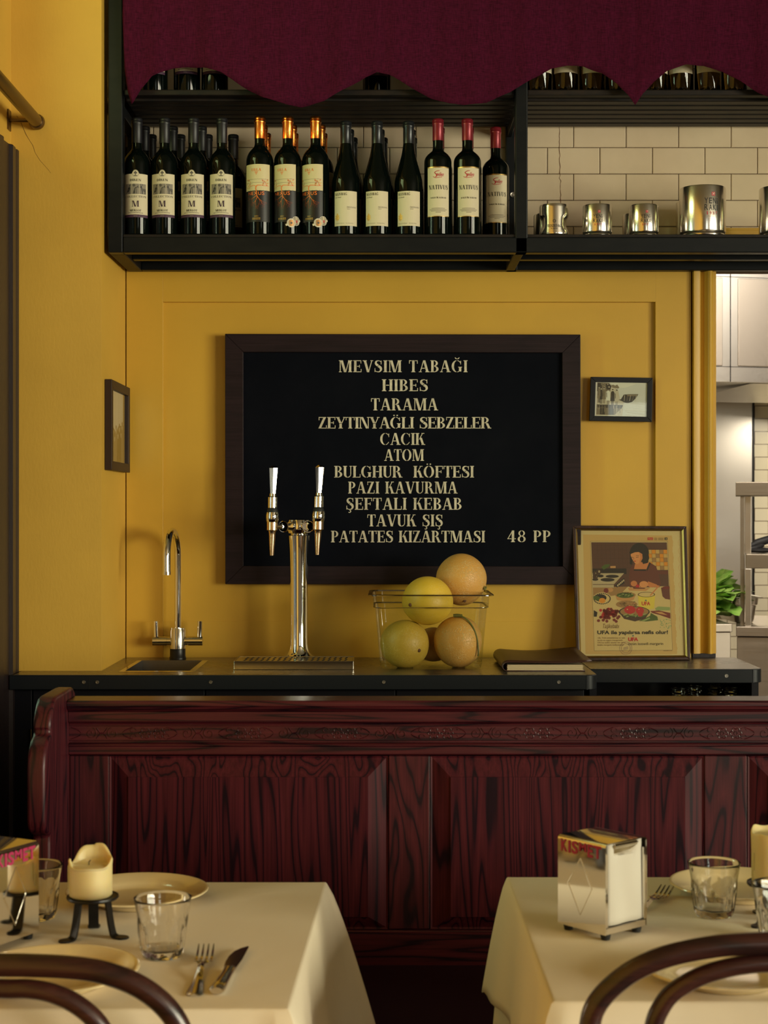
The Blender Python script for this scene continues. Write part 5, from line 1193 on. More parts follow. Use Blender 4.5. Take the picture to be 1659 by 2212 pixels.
for k in range(13): p([line(*Q(0.08 + k * 0.055, 0), *Q(0.08 + k * 0.055, 0.34), 2.5)], 'poster_line', False)
for k in range(6): p([line(*Q(0.03, 0.04 + k * 0.055), *Q(0.72, 0.04 + k * 0.055), 2.5)], 'poster_line', False)
pt.l += pt.s
p(q([(0.72, 0), (1, 0), (1, 0.09), (0.72, 0.07)]), 'poster_brown'); p(q([(0.72, 0.36), (1, 0.365), (1, 0.41), (0.72, 0.40)]), 'poster_dress')
p(q([(0.0, 0.33), (0.45, 0.33), (0.45, 0.40), (0, 0.42)]), 'poster_dark')
p(q([(0.12, 0.31), (0.17, 0.28), (0.24, 0.275), (0.22, 0.31), (0.15, 0.345)]), 'poster_green'); p(q([(0.24, 0.30), (0.31, 0.298), (0.31, 0.325), (0.24, 0.325)]), 'poster_tan')
# table, stove
p(q([(0, 0.56), (1, 0.56), (1, 1), (0, 1)]), 'poster_white'); p(q([(0, 0.56), (0.46, 0.56), (0.35, 0.66), (0, 0.70)]), 'poster_shadow')
p([(258, 690), (700, 688), (560, 842), (262, 842)], 'poster_stove'); p([(262, 850), (556, 850), (556, 888), (262, 888)], 'poster_stove'); p([(566, 862), (700, 752), (704, 830), (602, 886)], 'poster_dark')
for (x, y, rx, ry) in ((535, 732, 92, 22), (470, 780, 98, 25), (370, 727, 46, 20), (300, 776, 42, 18)): p(ell(x, y, rx, ry), 'poster_dark')
for k in range(5): p(ell(612 + k * 20, 858 - k * 17, 11, 15, 10), 'poster_stove', False)
for (x, y) in ((300, 700), (345, 672), (300, 740)): p(ell(x, y, 36, 40, 14), 'poster_line', False); p(ell(x + 8, y - 6, 12, 18, 10), 'poster_stove')
pt.l += pt.s
# woman: dress, neck, hair, face, arms, hands
p([(775, 885), (765, 720), (790, 610), (850, 545), (1050, 535), (1140, 590), (1180, 700), (1205, 830), (1190, 885)], 'poster_dress')
p([(836, 632), (850, 560), (905, 520), (960, 540), (1045, 535), (1005, 640)], 'poster_skin'); p([(836, 632), (1005, 632), (1000, 656), (832, 654)], 'poster_dark'); p([(1005, 640), (1050, 535), (1070, 545), (1020, 655)], 'poster_dark')
p(ell(910, 400, 132, 135, 28), 'poster_dark'); p([(935, 395), (1035, 380), (1045, 480), (1025, 545), (960, 560), (940, 500)], 'poster_dark'); p([(780, 400), (778, 560), (810, 570), (822, 440)], 'poster_dark')
p([(790, 420), (850, 395), (905, 392), (950, 420), (955, 480), (930, 530), (885, 560), (852, 552), (815, 500), (792, 450)], 'poster_skin_light')
p([(905, 392), (950, 420), (955, 480), (930, 530), (905, 545), (925, 470)], 'poster_skin'); p([(770, 400), (800, 340), (930, 300), (960, 420), (900, 392), (850, 385), (785, 425)], 'poster_dark')
p([line(800, 462, 830, 470, 6), line(862, 466, 902, 460, 6), line(862, 440, 905, 438, 5), line(836, 470, 828, 505, 4)], 'poster_dark'); p(ell(848, 520, 16, 6, 10), 'poster_red')
p([(1030, 800), (1150, 845), (1195, 880), (1060, 885), (1020, 860)], 'poster_skin'); p(ell(835, 832, 45, 40, 14), 'poster_skin'); p(ell(972, 842, 62, 45, 14), 'poster_skin_light')
for k in range(4): p(line(925 + k * 18, 850 + k * 4, 905 + k * 22, 892 + k * 2, 11), 'poster_skin_light', False)
pt.l += pt.s; p(ell(885, 872, 26, 28, 14), 'poster_red'); p([(750, 890), (1060, 895), (1000, 935), (770, 930)], 'poster_tan'); p([(820, 885), (1000, 890), (980, 905), (830, 905)], 'poster_dress')
# onion, baskets, can, pot, tomatoes, cherries, greens
p(ell(510, 920, 38, 30, 16), 'poster_tan'); p(ell(450, 930, 34, 34, 16), 'poster_cherry')
p(ell(395, 1042, 130, 88, 24), 'poster_white'); 
for k in range(26): p(ell(395 + 112 * math.cos(k * 0.242), 1042 + 72 * math.sin(k * 0.242), 10, 9, 8), 'poster_dark', False)
pt.l += pt.s; p(ell(370, 1030, 86, 50, 18), 'poster_dark'); p([(272, 1010), (330, 1000), (400, 1050), (330, 1070), (272, 1050)], 'poster_green'); p(ell(396, 1068, 46, 36, 18), 'poster_orange')
p([(575, 985), (600, 1060), (720, 1085), (830, 1060), (862, 985)], 'poster_tan'); p(ell(718, 990, 142, 42, 22), 'poster_shadow'); p(ell(715, 995, 120, 38, 20), 'poster_green')
for k in range(9): p(line(620 + k * 22, 1010 - (k % 3) * 18, 660 + k * 20, 985 - (k % 2) * 26, 10), 'poster_dark' if k % 2 else 'poster_pale_green', False)
pt.l += pt.s; p(ell(735, 1120, 150, 52, 22), 'poster_shadow')
rn = random.Random(5)
for k in range(40): a, b_ = rn.uniform(630, 850), rn.uniform(1085, 1150); p(line(a, b_, a + rn.uniform(-40, 40), b_ + rn.uniform(-16, 16), 6), rn.choice(('poster_brownink', 'poster_dark', 'poster_tan')), False)
pt.l += pt.s
p([(890, 985), (905, 1180), (1000, 1195), (1115, 1180), (1130, 985)], 'poster_yellow'); p(ell(1008, 985, 120, 36, 24), 'poster_line'); p(ell(1008, 985, 108, 30, 24), 'poster_white'); p(line(1060, 1000, 1185, 860, 16), 'poster_skin')
p(fit_sans('UFA', 942, 1062, 1136, 1082, 0.04), 'poster_red'); p([(985, 1066), (1000, 1054), (1015, 1066), (1010, 1074), (990, 1074)], 'poster_blue')
p([(1210, 890), (1325, 862), (1335, 1055), (1270, 1045), (1232, 1010)], 'poster_dress'); p(ell(1280, 890, 52, 20, 16), 'poster_cherry')
p([(1130, 1175), (1170, 1150), (1335, 1160), (1335, 1205), (1140, 1205)], 'poster_pale_green'); p([(1060, 1215), (1180, 1205), (1340, 1240), (1342, 1320), (1200, 1270), (1090, 1240)], 'poster_cherry'); p([(1120, 1225), (1220, 1225), (1300, 1270), (1200, 1255)], 'poster_tan')
p([(900, 1350), (1060, 1280), (1070, 1240), (1160, 1290), (1170, 1340), (1000, 1358)], 'poster_green'); p([(930, 1350), (1050, 1300), (1060, 1320), (980, 1352)], 'poster_pale_green')
p([(280, 1200), (330, 1230), (320, 1290), (280, 1290)], 'poster_dark')
for k in range(58):
    a, b_ = rn.gauss(505, 62), rn.gauss(1235, 34); p(ell(min(max(a, 375), 620), min(max(b_, 1185), 1310), 21, 20, 12), 'poster_cherry' if k % 3 else 'poster_red', False)
for (a, b_) in ((375, 1297), (628, 1290), (345, 1345), (410, 1338), (460, 1352), (562, 1335), (590, 1355)): p(ell(a, b_, 22, 20, 12), 'poster_cherry', False)
pt.l += pt.s; p(ell(840, 1225, 215, 78, 26), 'poster_dark'); p([(630, 1235), (700, 1320), (850, 1356), (990, 1320), (1050, 1235), (840, 1300)], 'poster_line'); p(ell(842, 1222, 198, 66, 26), 'poster_shadow')
for k in range(14): p(line(690 + k * 20, 1275 + (k % 3) * 10, 740 + k * 22, 1250 + (k % 4) * 12, 14), 'poster_green' if k % 2 else 'poster_pale_green', False)
pt.l += pt.s
p(ell(780, 1196, 80, 55, 22), 'poster_red'); p(ell(918, 1208, 56, 50, 20), 'poster_red'); p(ell(925, 1262, 36, 30, 16), 'poster_red'); p(ell(745, 1190, 10, 7, 8), 'poster_white', False); p(ell(905, 1190, 8, 6, 8), 'poster_white', False)
pt.l += pt.s
for k in range(36): p(ell(rn.uniform(1195, 1350), rn.uniform(1325, 1460), 5, 7, 6), 'poster_teal', False)
pt.l += pt.s
p(fit_sans('Taşkebabı', 400, 628, 1466, 1388, 0, -0.18), 'poster_brownink')
p(fit_sans('UFA ile yapılırsa nefis olur!', 328, 1308, 1532, 1480, 0.03, 0, 'UFA'), 'poster_black')
for k, s_ in enumerate(('Ufa, Türk yemeklerine ve tatlı-', 'larına en uygun margarindir.', "Ufa'nın tadını alanlar bir daha", 'başka margarin kullanmazlar')):
    p(fit_sans(s_, 332, (720, 690, 718, 700)[k], 1591 + k * 32, 1572 + k * 32, 0.0, 0, 'U'), 'poster_brownink')
p(fit_sans('UFA', 756, 896, 1628, 1576, 0.05), 'poster_red'); p([(810, 1556), (824, 1541), (838, 1556), (833, 1562), (815, 1562)], 'poster_blue')
p(fit_sans('üstün lezzetli margarin', 757, 1242, 1680, 1645, 0.0, 0, 'l'), 'poster_black')
for r0 in (84, 60):
    for k in range(40):
        a0, a1 = k * 9, k * 9 + 9; p([(724 + r * math.cos(math.radians(a)), 1724 + r * math.sin(math.radians(a))) for r, a in ((r0, a0), (r0 + 3, a0), (r0 + 3, a1), (r0, a1))], 'poster_violet', False)
for k in range(4): p(line(690, 1732 + k * 10 - 14, 755, 1716 + k * 10 - 14, 3), 'poster_violet', False)
pt.l += pt.s
p(rect(1023, 188, 1098, 222), 'poster_red'); p(fit_sans('Hayat', 1030, 1092, 217, 194), 'poster_white'); p(rect(1258, 186, 1296, 222), 'poster_black'); p(fit_sans('3', 1268, 1286, 216, 193, 0.02), 'poster_white')
for r_ in range(2):
    for (a, b_) in ((1113, 1155), (1170, 1242)): p(rect(a, 193 + r_ * 20, b_, 201 + r_ * 20), 'poster_brownink', False)
p([rect(1245, 1758, 1320, 1764), rect(1330, 1758, 1342, 1764), rect(1352, 1758, 1366, 1764)], 'poster_brownink')
build('magazine_page', mb, None, t, True, fix=False)
mb = MB(); panel_mb(mb, fn, 0.035, 0.03, 0.965, 0.97, -0.0055, 'pane_glass'); build('picture_glass', mb, None, t, True)

# ================================================================== BENCH
BD = 3.245; bx0, bx1 = X(147, 3.23), 1.45
t = thing('panelled_bench', 'long carved reddish brown wooden bench with panelled back', 'bench', (0.3, 3.1, 0))
def bz(y): return EYE - (y - CY) / 1052.6
mb = MB(); f0, f1 = 3.213, 3.30; tz0 = 0.9945
prof = [(f1, tz0), (f0 + 0.004, tz0), (f0, tz0 - 0.004), (f0, bz(1524)), (f0 + 0.003, bz(1526)), (f0 + 0.003, bz(1529)), (f0 + 0.006, bz(1531)), (f0 + 0.012, bz(1533)), (f0 + 0.016, bz(1537)), (f1, bz(1537))]
mb.extrude_x(prof, bx0, bx1); build('top_rail', mb, 'bench_rail', t, True, bevel=0.0015)
bk = 3.295
prof = [(bk, bz(1537.5)), (BD - 0.014, bz(1537.5)), (BD - 0.014, bz(1559)), (BD - 0.011, bz(1561)), (BD - 0.006, bz(1563)), (BD - 0.003, bz(1567)), (BD - 0.003, bz(1570)), (bk, bz(1570))]
mb = MB().extrude_x(prof, bx0, bx1); build('upper_rail', mb, 'bench_rail', t, True, bevel=0.001)
mb = MB().extrude_x([(bk, bz(1570.3)), (BD - 0.004, bz(1570.3)), (BD - 0.004, bz(1601)), (BD + 0.002, bz(1603)), (BD + 0.002, bz(1606.5)), (bk, bz(1606.5))], bx0, bx1); fz = build('frieze', mb, 'bench_rail', t, True)
mb = MB().extrude_x([(bk, bz(1606.8)), (BD - 0.008, bz(1606.8)), (BD - 0.012, bz(1609)), (BD - 0.012, bz(1612)), (BD - 0.009, bz(1613)), (BD - 0.009, bz(1630)), (BD - 0.006, bz(1632)), (BD + 0.002, bz(1634.5)), (bk, bz(1634.5))], bx0, bx1); build('lower_rail', mb, 'bench_rail', t, True, bevel=0.001)
# carved scrolls: period 0.2 m
mb = MB(); zc_ = bz(1585.5); yf = BD - 0.0045
def car(pts, r_=0.0011): mb.tube([(x, yf, zc_ + z) for x, z in pts], r_, 5, caps=False)
for k in range(-1, 11):
    x0 = bx0 + 0.045 + k * 0.198
    if x0 < bx0 - 0.15: continue
    cl = lambda L: [(x, z) for x, z in L if x > bx0 + 0.004]
    for cx0, sg in ((0.0, 1), (0.046, -1)):
        sp = [(x0 + cx0 + sg * (0.0025 + 0.0042 * a / PI) * math.cos(a), (0.0025 + 0.0042 * a / PI) * math.sin(a)) for a in [i * PI / 8 for i in range(20)]]
        if len(cl(sp)) > 3: car(cl(sp))
    for s_ in (1, -1):
        L = cl([(x0 + 0.012 + 0.022 * u, s_ * (0.011 - 0.012 * math.sin(u * PI))) for u in [i / 8 for i in range(9)]]); 
        if len(L) > 3: car(L)
        for d_ in (-0.030, 0.076):
            L = cl([(x0 + d_ + 0.020 * (u - 0.5) * (1 if d_ > 0 else -1), s_ * (0.0015 + 0.0105 * u ** 0.6)) for u in [i / 6 for i in range(7)]])
            if len(L) > 3: car(L)
            L = cl([(x0 + d_ + (0.012 if d_ > 0 else -0.012) + 0.006 * math.cos(a), s_ * 0.0065 + 0.0045 * math.sin(a)) for a in [i * PI / 5 for i in range(8)]])
            if len(L) > 3: car(L)
    for cx0 in (0.112, 0.140):
        L = cl([(x0 + cx0 + 0.0036 * math.cos(a), 0.0036 * math.sin(a)) for a in [i * PI / 6 for i in range(13)]])
        if len(L) > 3: car(L)
        for q_ in range(6):
            a0 = q_ * PI / 3; L = cl([(x0 + cx0 + 0.0082 * math.cos(a0) + 0.0036 * math.cos(a), 0.0082 * math.sin(a0) + 0.0036 * math.sin(a)) for a in [a0 - 1.9 + i * 0.63 for i in range(7)]])
            if len(L) > 3: car(L, 0.0009)
if mb.v: build('carved_scrollwork', mb, 'bench_rail', fz, True, 60)
# stiles, raised panels, bottom rail
ptop, pbot = bz(1636.5), bz(2011); s1 = lambda px: X(px, BD)
stl = [(bx0, s1(236)), (s1(839), s1(929)), (s1(1521), s1(1614)), (1.36, bx1)]
for a, b_ in stl: build('stile', MB().box(a, b_, BD, bk, pbot - 0.0005, bz(1634.5) - 0.0005), 'bench_upright', t, True, bevel=0.0025)
build('bottom_rail', MB().box(bx0, bx1, BD - 0.008, bk, 0.30, pbot - 0.001), 'bench_rail', t, True, bevel=0.002)
for (a, b_) in ((stl[0][1], stl[1][0]), (stl[1][1], stl[2][0]), (stl[2][1], stl[3][0])):
    a += 0.0008; b_ -= 0.0008; c_, d_ = pbot, bz(1635.5); bw_ = 0.041; yo, ym, yi = BD + 0.012, BD + 0.001, BD - 0.003; e = 0.004
    vs = [(a, bk - 0.01, c_), (b_, bk - 0.01, c_), (b_, bk - 0.01, d_), (a, bk - 0.01, d_),
          (a, BD - 0.001, c_), (b_, BD - 0.001, c_), (b_, BD - 0.001, d_), (a, BD - 0.001, d_),
          (a + e, BD + 0.0005, c_ + e), (b_ - e, BD + 0.0005, c_ + e), (b_ - e, BD + 0.0005, d_ - e), (a + e, BD + 0.0005, d_ - e)]
    i_ = [(a + bw_, c_ + bw_ * 0.7), (b_ - bw_, c_ + bw_ * 0.7), (b_ - bw_, d_ - bw_), (a + bw_, d_ - bw_)]
    vs += [(x, BD - 0.013, z) for x, z in i_] + [(x, BD - 0.0155, z) for x, z in i_]
    fs = [(0, 1, 2, 3)]
    for l0, l1 in ((0, 4), (4, 8), (8, 12), (12, 16)):
        for k in range(4): fs.append((l0 + k, l0 + (k + 1) % 4, l1 + (k + 1) % 4, l1 + k))
    fs.append((16, 17, 18, 19)); build('raised_panel', MB().add(vs, fs), 'bench_panel', t, True)
# shaped bench end
pe = [(3.31, 0), (3.31, 1.000), (3.285, 1.0145), (3.262, 1.0155), (3.13, 1.0150), (3.108, 1.0125), (3.094, 1.004), (3.080, 0.990), (3.070, 0.975), (3.066, 0.960), (3.070, 0.951), (3.062, 0.944), (3.043, 0.938), (3.028, 0.926), (3.018, 0.908), (3.014, 0.885), (3.014, 0.790), (3.018, 0.775), (3.028, 0.763), (3.045, 0.756), (3.064, 0.750), (3.062, 0.735), (3.062, 0.60), (3.03, 0.52), (2.93, 0.49), (2.86, 0.47), (2.82, 0.44), (2.82, 0.0)]
mb = MB().extrude_x(pe, bx0 - 0.036, bx0 - 0.0003); build('bench_end', mb, 'bench_upright', t, True, 30, bevel=0.006, seg=3)
build('seat_board', MB().box(bx0, bx1, 2.86, BD - 0.010, 0.36, 0.40), 'bench_rail', t, True, bevel=0.003)
build('seat_front', MB().box(bx0, bx1, 2.88, 2.90, 0.0, 0.3595), 'bench_rail', t, True)
c = build('seat_cushion', MB().box(bx0 + 0.002, bx1, 2.835, BD - 0.009, 0.4005, 0.452), 'seat_leather', None, False, bevel=0.015, seg=4); tag(c, 'dark maroon seat cushion on the wooden bench between the tables', 'cushion')

# ================================================================== TABLES AND CLOTHS
def table(label, cs, gname):
    cx_ = sum(p_[0] for p_ in cs) / 4; cy_ = sum(p_[1] for p_ in cs) / 4
    t = thing('dining_table', label, 'table', (cx_, cy_, 0), 0, gname)
    sh = [(cx_ + (x - cx_) * 0.975, cy_ + (y - cy_) * 0.975) for x, y in cs]
    mb = MB().extrude_z(sh, ZT - 0.032, ZT - 0.0035); build('tabletop', mb, 'chair_wood', t, True)
    build('column', MB().tube([(cx_, cy_ + 0.02, 0.022), (cx_, cy_ + 0.02, ZT - 0.0325)], 0.024, 20), 'iron', t, True, 40)
    build('base', MB().lathe([(0, 0.0), (0.17, 0.0), (0.168, 0.010), (0.05, 0.022), (0, 0.022)], 40, (cx_, cy_ + 0.02, 0)), 'iron', t, True, 40)
    return t
def cloth(label, cs, top, drop, flare, cflare, amp, seed, thick=0.0012):
    """cs ccw from above; corners flare out into a cone fold, the sides hang with soft ripples"""
    rn_ = random.Random(seed); pts = []; n = 4; NS, NC = 26, 13
    nrm = []
    for k in range(4):
        a, b_ = Vector(cs[k]), Vector(cs[(k + 1) % 4]); d_ = (b_ - a).normalized(); nrm.append(Vector((d_.y, -d_.x)))
    ph = [rn_.uniform(0, 6) for _ in range(6)]; sacc = 0
    for k in range(4):
        a, b_ = Vector(cs[k]), Vector(cs[(k + 1) % 4]); L = (b_ - a).length; n0, n1 = nrm[k], nrm[(k + 1) % 4]
        for i in range(NS):
            u = 0.03 + 0.94 * i / (NS - 1); nn = nrm[k].copy()
            cw = max(0, 1 - min(u, 1 - u) / 0.22)
            if u < 0.5: nn = (nn + nrm[k - 1] * 0.45 * cw ** 2).normalized()
            else: nn = (nn + n1 * 0.45 * cw ** 2).normalized()
            pts.append((a.lerp(b_, u), nn, cw ** 1.3 * 0.85, sacc + u * L))
        ang0 = math.atan2(nn.y, nn.x)
        n1b = (n1 + nrm[k] * 0.45).normalized(); ang1 = math.atan2(n1b.y, n1b.x)
        while ang1 < ang0: ang1 += 2 * PI
        for i in range(NC):
            f = (i + 0.5) / NC; a_ = ang0 + (ang1 - ang0) * f; base = b_ + (a - b_).normalized() * L * 0.03 * max(0, 1 - 2 * f) + (Vector(cs[(k + 2) % 4]) - b_).normalized() * 0.02 * max(0, 2 * f - 1)
            pts.append((base, Vector((math.cos(a_), math.sin(a_))), 0.85 + 0.15 * math.sin(f * PI), sacc + L))
        sacc += L
    rows = 15; vs = []; fs = []; N = len(pts)
    for j_ in range(rows):
        for (b_, nn, cw, s_) in pts:
            if j_ == 0: o, z = -0.004, top
            elif j_ == 1: o, z = -0.001, top - 0.0006
            elif j_ == 2: o, z = 0.0015, top - 0.003
            else:
                t_ = (j_ - 2) / (rows - 3); z = top - 0.003 - (drop + 0.02 * cw) * t_
                rip = amp * (math.sin(s_ * 21 + ph[0]) + 0.6 * math.sin(s_ * 37 + ph[1]) + 0.4 * math.sin(s_ * 9 + ph[2])) * t_ ** 1.2 * (1 - 0.30 * cw)
                o = 0.002 + (flare + (cflare - flare) * cw) * t_ ** 0.78 + max(rip, -0.6 * flare * t_)
            p_ = b_ + nn * o; vs.append((p_.x, p_.y, z))
    for j_ in range(rows - 1):
        for i in range(N): fs.append([j_ * N + i, (j_ + 1) * N + i, (j_ + 1) * N + (i + 1) % N, j_ * N + (i + 1) % N])
    fs.append(list(range(N)))
    o = build('tablecloth', MB().add(vs, fs), 'table_linen', smooth=50, fix=True); md = o.modifiers.new('linen', 'SOLIDIFY'); md.thickness = thick; md.offset = -1
    return tag(o, label, 'tablecloth')
LC = [(-0.872, 2.043), (-0.1237, 2.043), (-0.1008, 2.745), (-0.850, 2.745)]
RC = [(0.2213, 2.074), (0.960, 2.074), (0.955, 2.783), (0.2175, 2.783)]
table('square dining table under the left white cloth, against the bench', LC, 'dining tables in front of the bench')
table('square dining table under the right white cloth, against the bench', RC, 'dining tables in front of the bench')
cloth('white linen cloth falling in folds over the left table', LC, ZT, 0.245, 0.022, 0.095, 0.011, 3)
cloth('white linen cloth under-layer hanging lowest on the right table', [(x + (0.0035 if x < 0.5 else -0.0035), y + (0.0035 if y < 2.4 else -0.0035)) for x, y in RC], ZT - 0.0016, 0.25, 0.006, 0.034, 0.005, 8)
cloth('white linen cloth on top of the right table, with a short hem at the corner', RC, ZT, 0.185, 0.016, 0.058, 0.006, 5)

# ================================================================== TABLEWARE
TZ = ZT + 0.0006
# tumblers: nine shallow scalloped facets
def tumbler():
    t = thing('glass_tumbler', '', 'glass', (0, 0, 0), 0, 'faceted glass tumblers on the tables')
    H, RB, RT = 0.0858, 0.0285, 0.0420
    def outer(z, a):
        u = z / H; r_ = RB + (RT - RB) * (0.86 * u + 0.14 * u ** 4)
        fa = PI / 4.5; d_ = ((a + fa / 2) % fa) - fa / 2; poly = math.cos(fa / 2) / math.cos(d_) * 1.045
        top_ = 0.66 - 0.16 * (abs(d_) / (fa / 2)) ** 2.0
        k = 1 / (1 + math.exp((u - top_) * 55)) * min(1, max(0, (u - 0.03) / 0.05))
        return r_ * (1 - k) + r_ * poly * k + 0.0012 * k
    n = 108; zs_ = [0.0, 0.0012, 0.004] + [0.006 + (H - 0.010) * k / 26 for k in range(27)] + [H - 0.002, H - 0.0006]
    vs = []; fs = []; rows_ = []
    for z in zs_: rows_.append([(outer(z, a) - (0.002 if z == 0 else 0)) for a in [2 * PI * i / n for i in range(n)]])
    prof_in = [(RT - 0.0012, H), (RT - 0.0024, H - 0.0008)] + [((RB + (RT - RB) * (0.86 * z / H + 0.14 * (z / H) ** 4)) - 0.0026, z) for z in [H - 0.004 - k * (H - 0.018) / 12 for k in range(13)]] + [(RB - 0.006, 0.0105), (RB - 0.014, 0.0095)]
    for rw, z in zip(rows_, zs_):
        for i, r_ in enumerate(rw): a = 2 * PI * i / n; vs.append((r_ * math.sin(a), -r_ * math.cos(a), z))
    for r_, z in prof_in:
        for i in range(n): a = 2 * PI * i / n; vs.append((r_ * math.sin(a), -r_ * math.cos(a), z))
    R_ = len(zs_) + len(prof_in)
    for j_ in range(R_ - 1):
        for i in range(n): fs.append([j_ * n + i, j_ * n + (i + 1) % n, (j_ + 1) * n + (i + 1) % n, (j_ + 1) * n + i])
    fs.append(list(range(n))[::-1]); fs.append([(R_ - 1) * n + i for i in range(n)])
    build('glass_wall', MB().add(vs, fs), 'tumbler_glass', t, False, 40); return t
g1 = tumbler(); g1.location = (X(351.5, 2.284), 2.284, TZ); g1.rotation_euler = (0, 0, 0.2); g1['label'] = 'faceted glass tumbler on the left table beside the fork'
dup(g1, (-0.5519, 2.497, TZ), 0.5, 'faceted glass tumbler behind the left napkin dispenser')
dup(g1, (X(1542.5, 2.515), 2.515, TZ), 0.1, 'faceted glass tumbler on the right table in front of the far plate')
dup(g1, (X(1684, 2.369), 2.369, TZ), 0.3, 'faceted glass tumbler cut off by the right edge, in front of the candle')
# plates
pl = thing('dinner_plate', '', 'plate', (0, 0, 0), 0, 'cream dinner plates')
R = 0.117
pr = [(0, 0.004), (R * 0.50, 0.0035), (R * 0.52, 0.0), (R * 0.57, 0.0), (R * 0.60, 0.004), (R * 0.72, 0.012), (R * 0.97, 0.0195), (R * 0.99, 0.0200), (R, 0.0212), (R * 0.992, 0.0228), (R * 0.97, 0.0232), (R * 0.95, 0.0226), (R * 0.72, 0.0168), (R * 0.66, 0.0125), (R * 0.60, 0.0080), (R * 0.55, 0.0070), (0, 0.0068)]
build('plate_body', MB().lathe(pr, 72), 'plate_cream', pl, False, 50)
def put_plate(o, px, py, d, lab): o.location = (X(px, d), d, TZ); o['label'] = lab
put_plate(pl, 297, 0, 2.600, 'cream dinner plate at the far side of the left table behind the candle')
dup(pl, (X(116, 2.150), 2.150, TZ), 0, 'cream dinner plate at the near side of the left table, under the chair back')
dup(pl, (X(1598, 2.645), 2.645, TZ), 0, 'cream dinner plate at the far side of the right table behind the tumbler')
dup(pl, (X(1566, 2.164), 2.164, TZ), 0, 'cream dinner plate at the near side of the right table, seen through the chair back')
# candles on iron tripods
st = thing('candle_stand', '', 'candle holder', (0, 0, 0), 0, 'black iron tripod candle stands')
zd = 0.0592
build('dish', MB().lathe([(0, zd - 0.0035), (0.0375, zd - 0.0035), (0.0395, zd - 0.001), (0.0390, zd + 0.0015), (0.0375, zd), (0, zd)], 48), 'iron', st, False, 40)
for a in (227, -20, 98):
    a = math.radians(a); ux, uy = math.cos(a), math.sin(a); r0, r1_, r2 = 0.026, 0.0345, 0.058
    L = [(ux * r0, uy * r0, zd - 0.0036), (ux * (r0 + 0.0045), uy * (r0 + 0.0045), 0.026), (ux * r1_, uy * r1_, 0.008), (ux * (r1_ + 0.002), uy * (r1_ + 0.002), 0.0035), (ux * (r1_ + 0.006), uy * (r1_ + 0.006), 0.0016)]
    mb = MB().ribbon(smoothline(L, 4), (-uy, ux, 0), 0.0155, 0.0030)
    c_ = [(ux * (r1_ + 0.005 + k * 0.0035), uy * (r1_ + 0.005 + k * 0.0035), 0.0015) for k in range(7)]; mb.ribbon(c_, (-uy, ux, 0), [0.0155, 0.0175, 0.0190, 0.0195, 0.0185, 0.0150, 0.0070], 0.0024)
    build('leg', mb, 'iron', st, False, 40)
s1_ = (-0.4435, 2.396, TZ); st.location = s1_; st['label'] = 'black iron tripod candle stand on the left table, with the melted candle'
s2_ = (0.6120, 2.482, TZ); dup(st, s2_, 0.05, 'black iron tripod candle stand at the right edge of the right table')
def candle(label, loc, r_, rim, well, wickx):
    t = thing('pillar_candle', label, 'candle', loc, 0, 'cream pillar candles'); n = 72; vs = []; fs = []; rows_ = []
    rn_ = random.Random(int(loc[0] * 1000)); 
    rings = [(r_ - 0.003, lambda a: 0.0002), (r_, lambda a: 0.003)]
    H0 = 0.045
    for k in range(1, 9): rings.append((r_, lambda a, k=k: 0.003 + (min(rim(a), H0 + 0.004) - 0.005) * k / 8))
    rings += [(r_ + 0.0008, lambda a: rim(a) - 0.003), (r_ - 0.0008, rim), (r_ - 0.0030, lambda a: rim(a) - 0.0008), (r_ - 0.0042, lambda a: max(rim(a) - 0.006, well)), (r_ - 0.006, lambda a: well + 0.25 * max(0, rim(a) - well - 0.006)), (r_ * 0.55, lambda a: well + 0.001), (r_ * 0.15, lambda a: well)]
    for j_, (q_, zf) in enumerate(rings):
        for i in range(n):
            a = 2 * PI * i / n; wob = 1 + (0.02 * math.sin(3 * a + 1) + 0.012 * math.sin(7 * a)) * (0.3 if j_ < 3 else 0.6)
            vs.append((q_ * wob * math.sin(a), -q_ * wob * math.cos(a), zf(a)))
    for j_ in range(len(rings) - 1):
        for i in range(n): fs.append([j_ * n + i, j_ * n + (i + 1) % n, (j_ + 1) * n + (i + 1) % n, (j_ + 1) * n + i])
    fs.append(list(range(n))[::-1]); fs.append([(len(rings) - 1) * n + i for i in range(n)])
    mb = MB().add(vs, fs)
    for (a, z0, z1) in ((-1.35, 0.022, 0.050), (-1.5, 0.012, 0.03)):
        mb.tube(smoothline([(r_ * math.sin(a), -r_ * math.cos(a), z0), (r_ * 1.01 * math.sin(a), -r_ * 1.01 * math.cos(a), (z0 + z1) / 2), (r_ * math.sin(a), -r_ * math.cos(a), z1)], 4), [0.0022] + [0.0016] * 7 + [0.0008], 8)
    build('wax', mb, 'candle_wax', t, False, 60)
    build('wick', MB().tube([(wickx, 0, well), (wickx + 0.0006, 0, well + 0.005), (wickx + 0.003, -0.001, well + 0.0075)], 0.0008, 8), 'slot_dark', t, False, 60)
def rimA(a):                                        # a: 0 faces the camera, positive to the right
    s_ = (a + PI) % (2 * PI) - PI
    z = 0.0478
    z += 0.027 * math.exp(-((abs(s_) - PI) / 0.95) ** 4) * (1 if s_ > 0 else 0.92) + 0.010 * math.exp(-((s_ - 1.75) / 0.5) ** 2)
    z += 0.0105 * math.exp(-((s_ + 1.45) / 0.28) ** 2) + 0.0007 * math.sin(5 * s_ + 1)
    return z
candle('cream pillar candle with a melted, uneven rim on the left iron stand', (s1_[0] - 0.003, s1_[1], TZ + zd + 0.0004), 0.0325, rimA, 0.0476, -0.003)
candle('tall cream pillar candle cut off by the right edge of the picture', (s2_[0] + 0.002, s2_[1], TZ + zd + 0.0004), 0.0335, lambda a: 0.083 + 0.004 * math.sin(a * 2 + 0.5) + 0.002 * math.sin(5 * a), 0.076, 0.0)

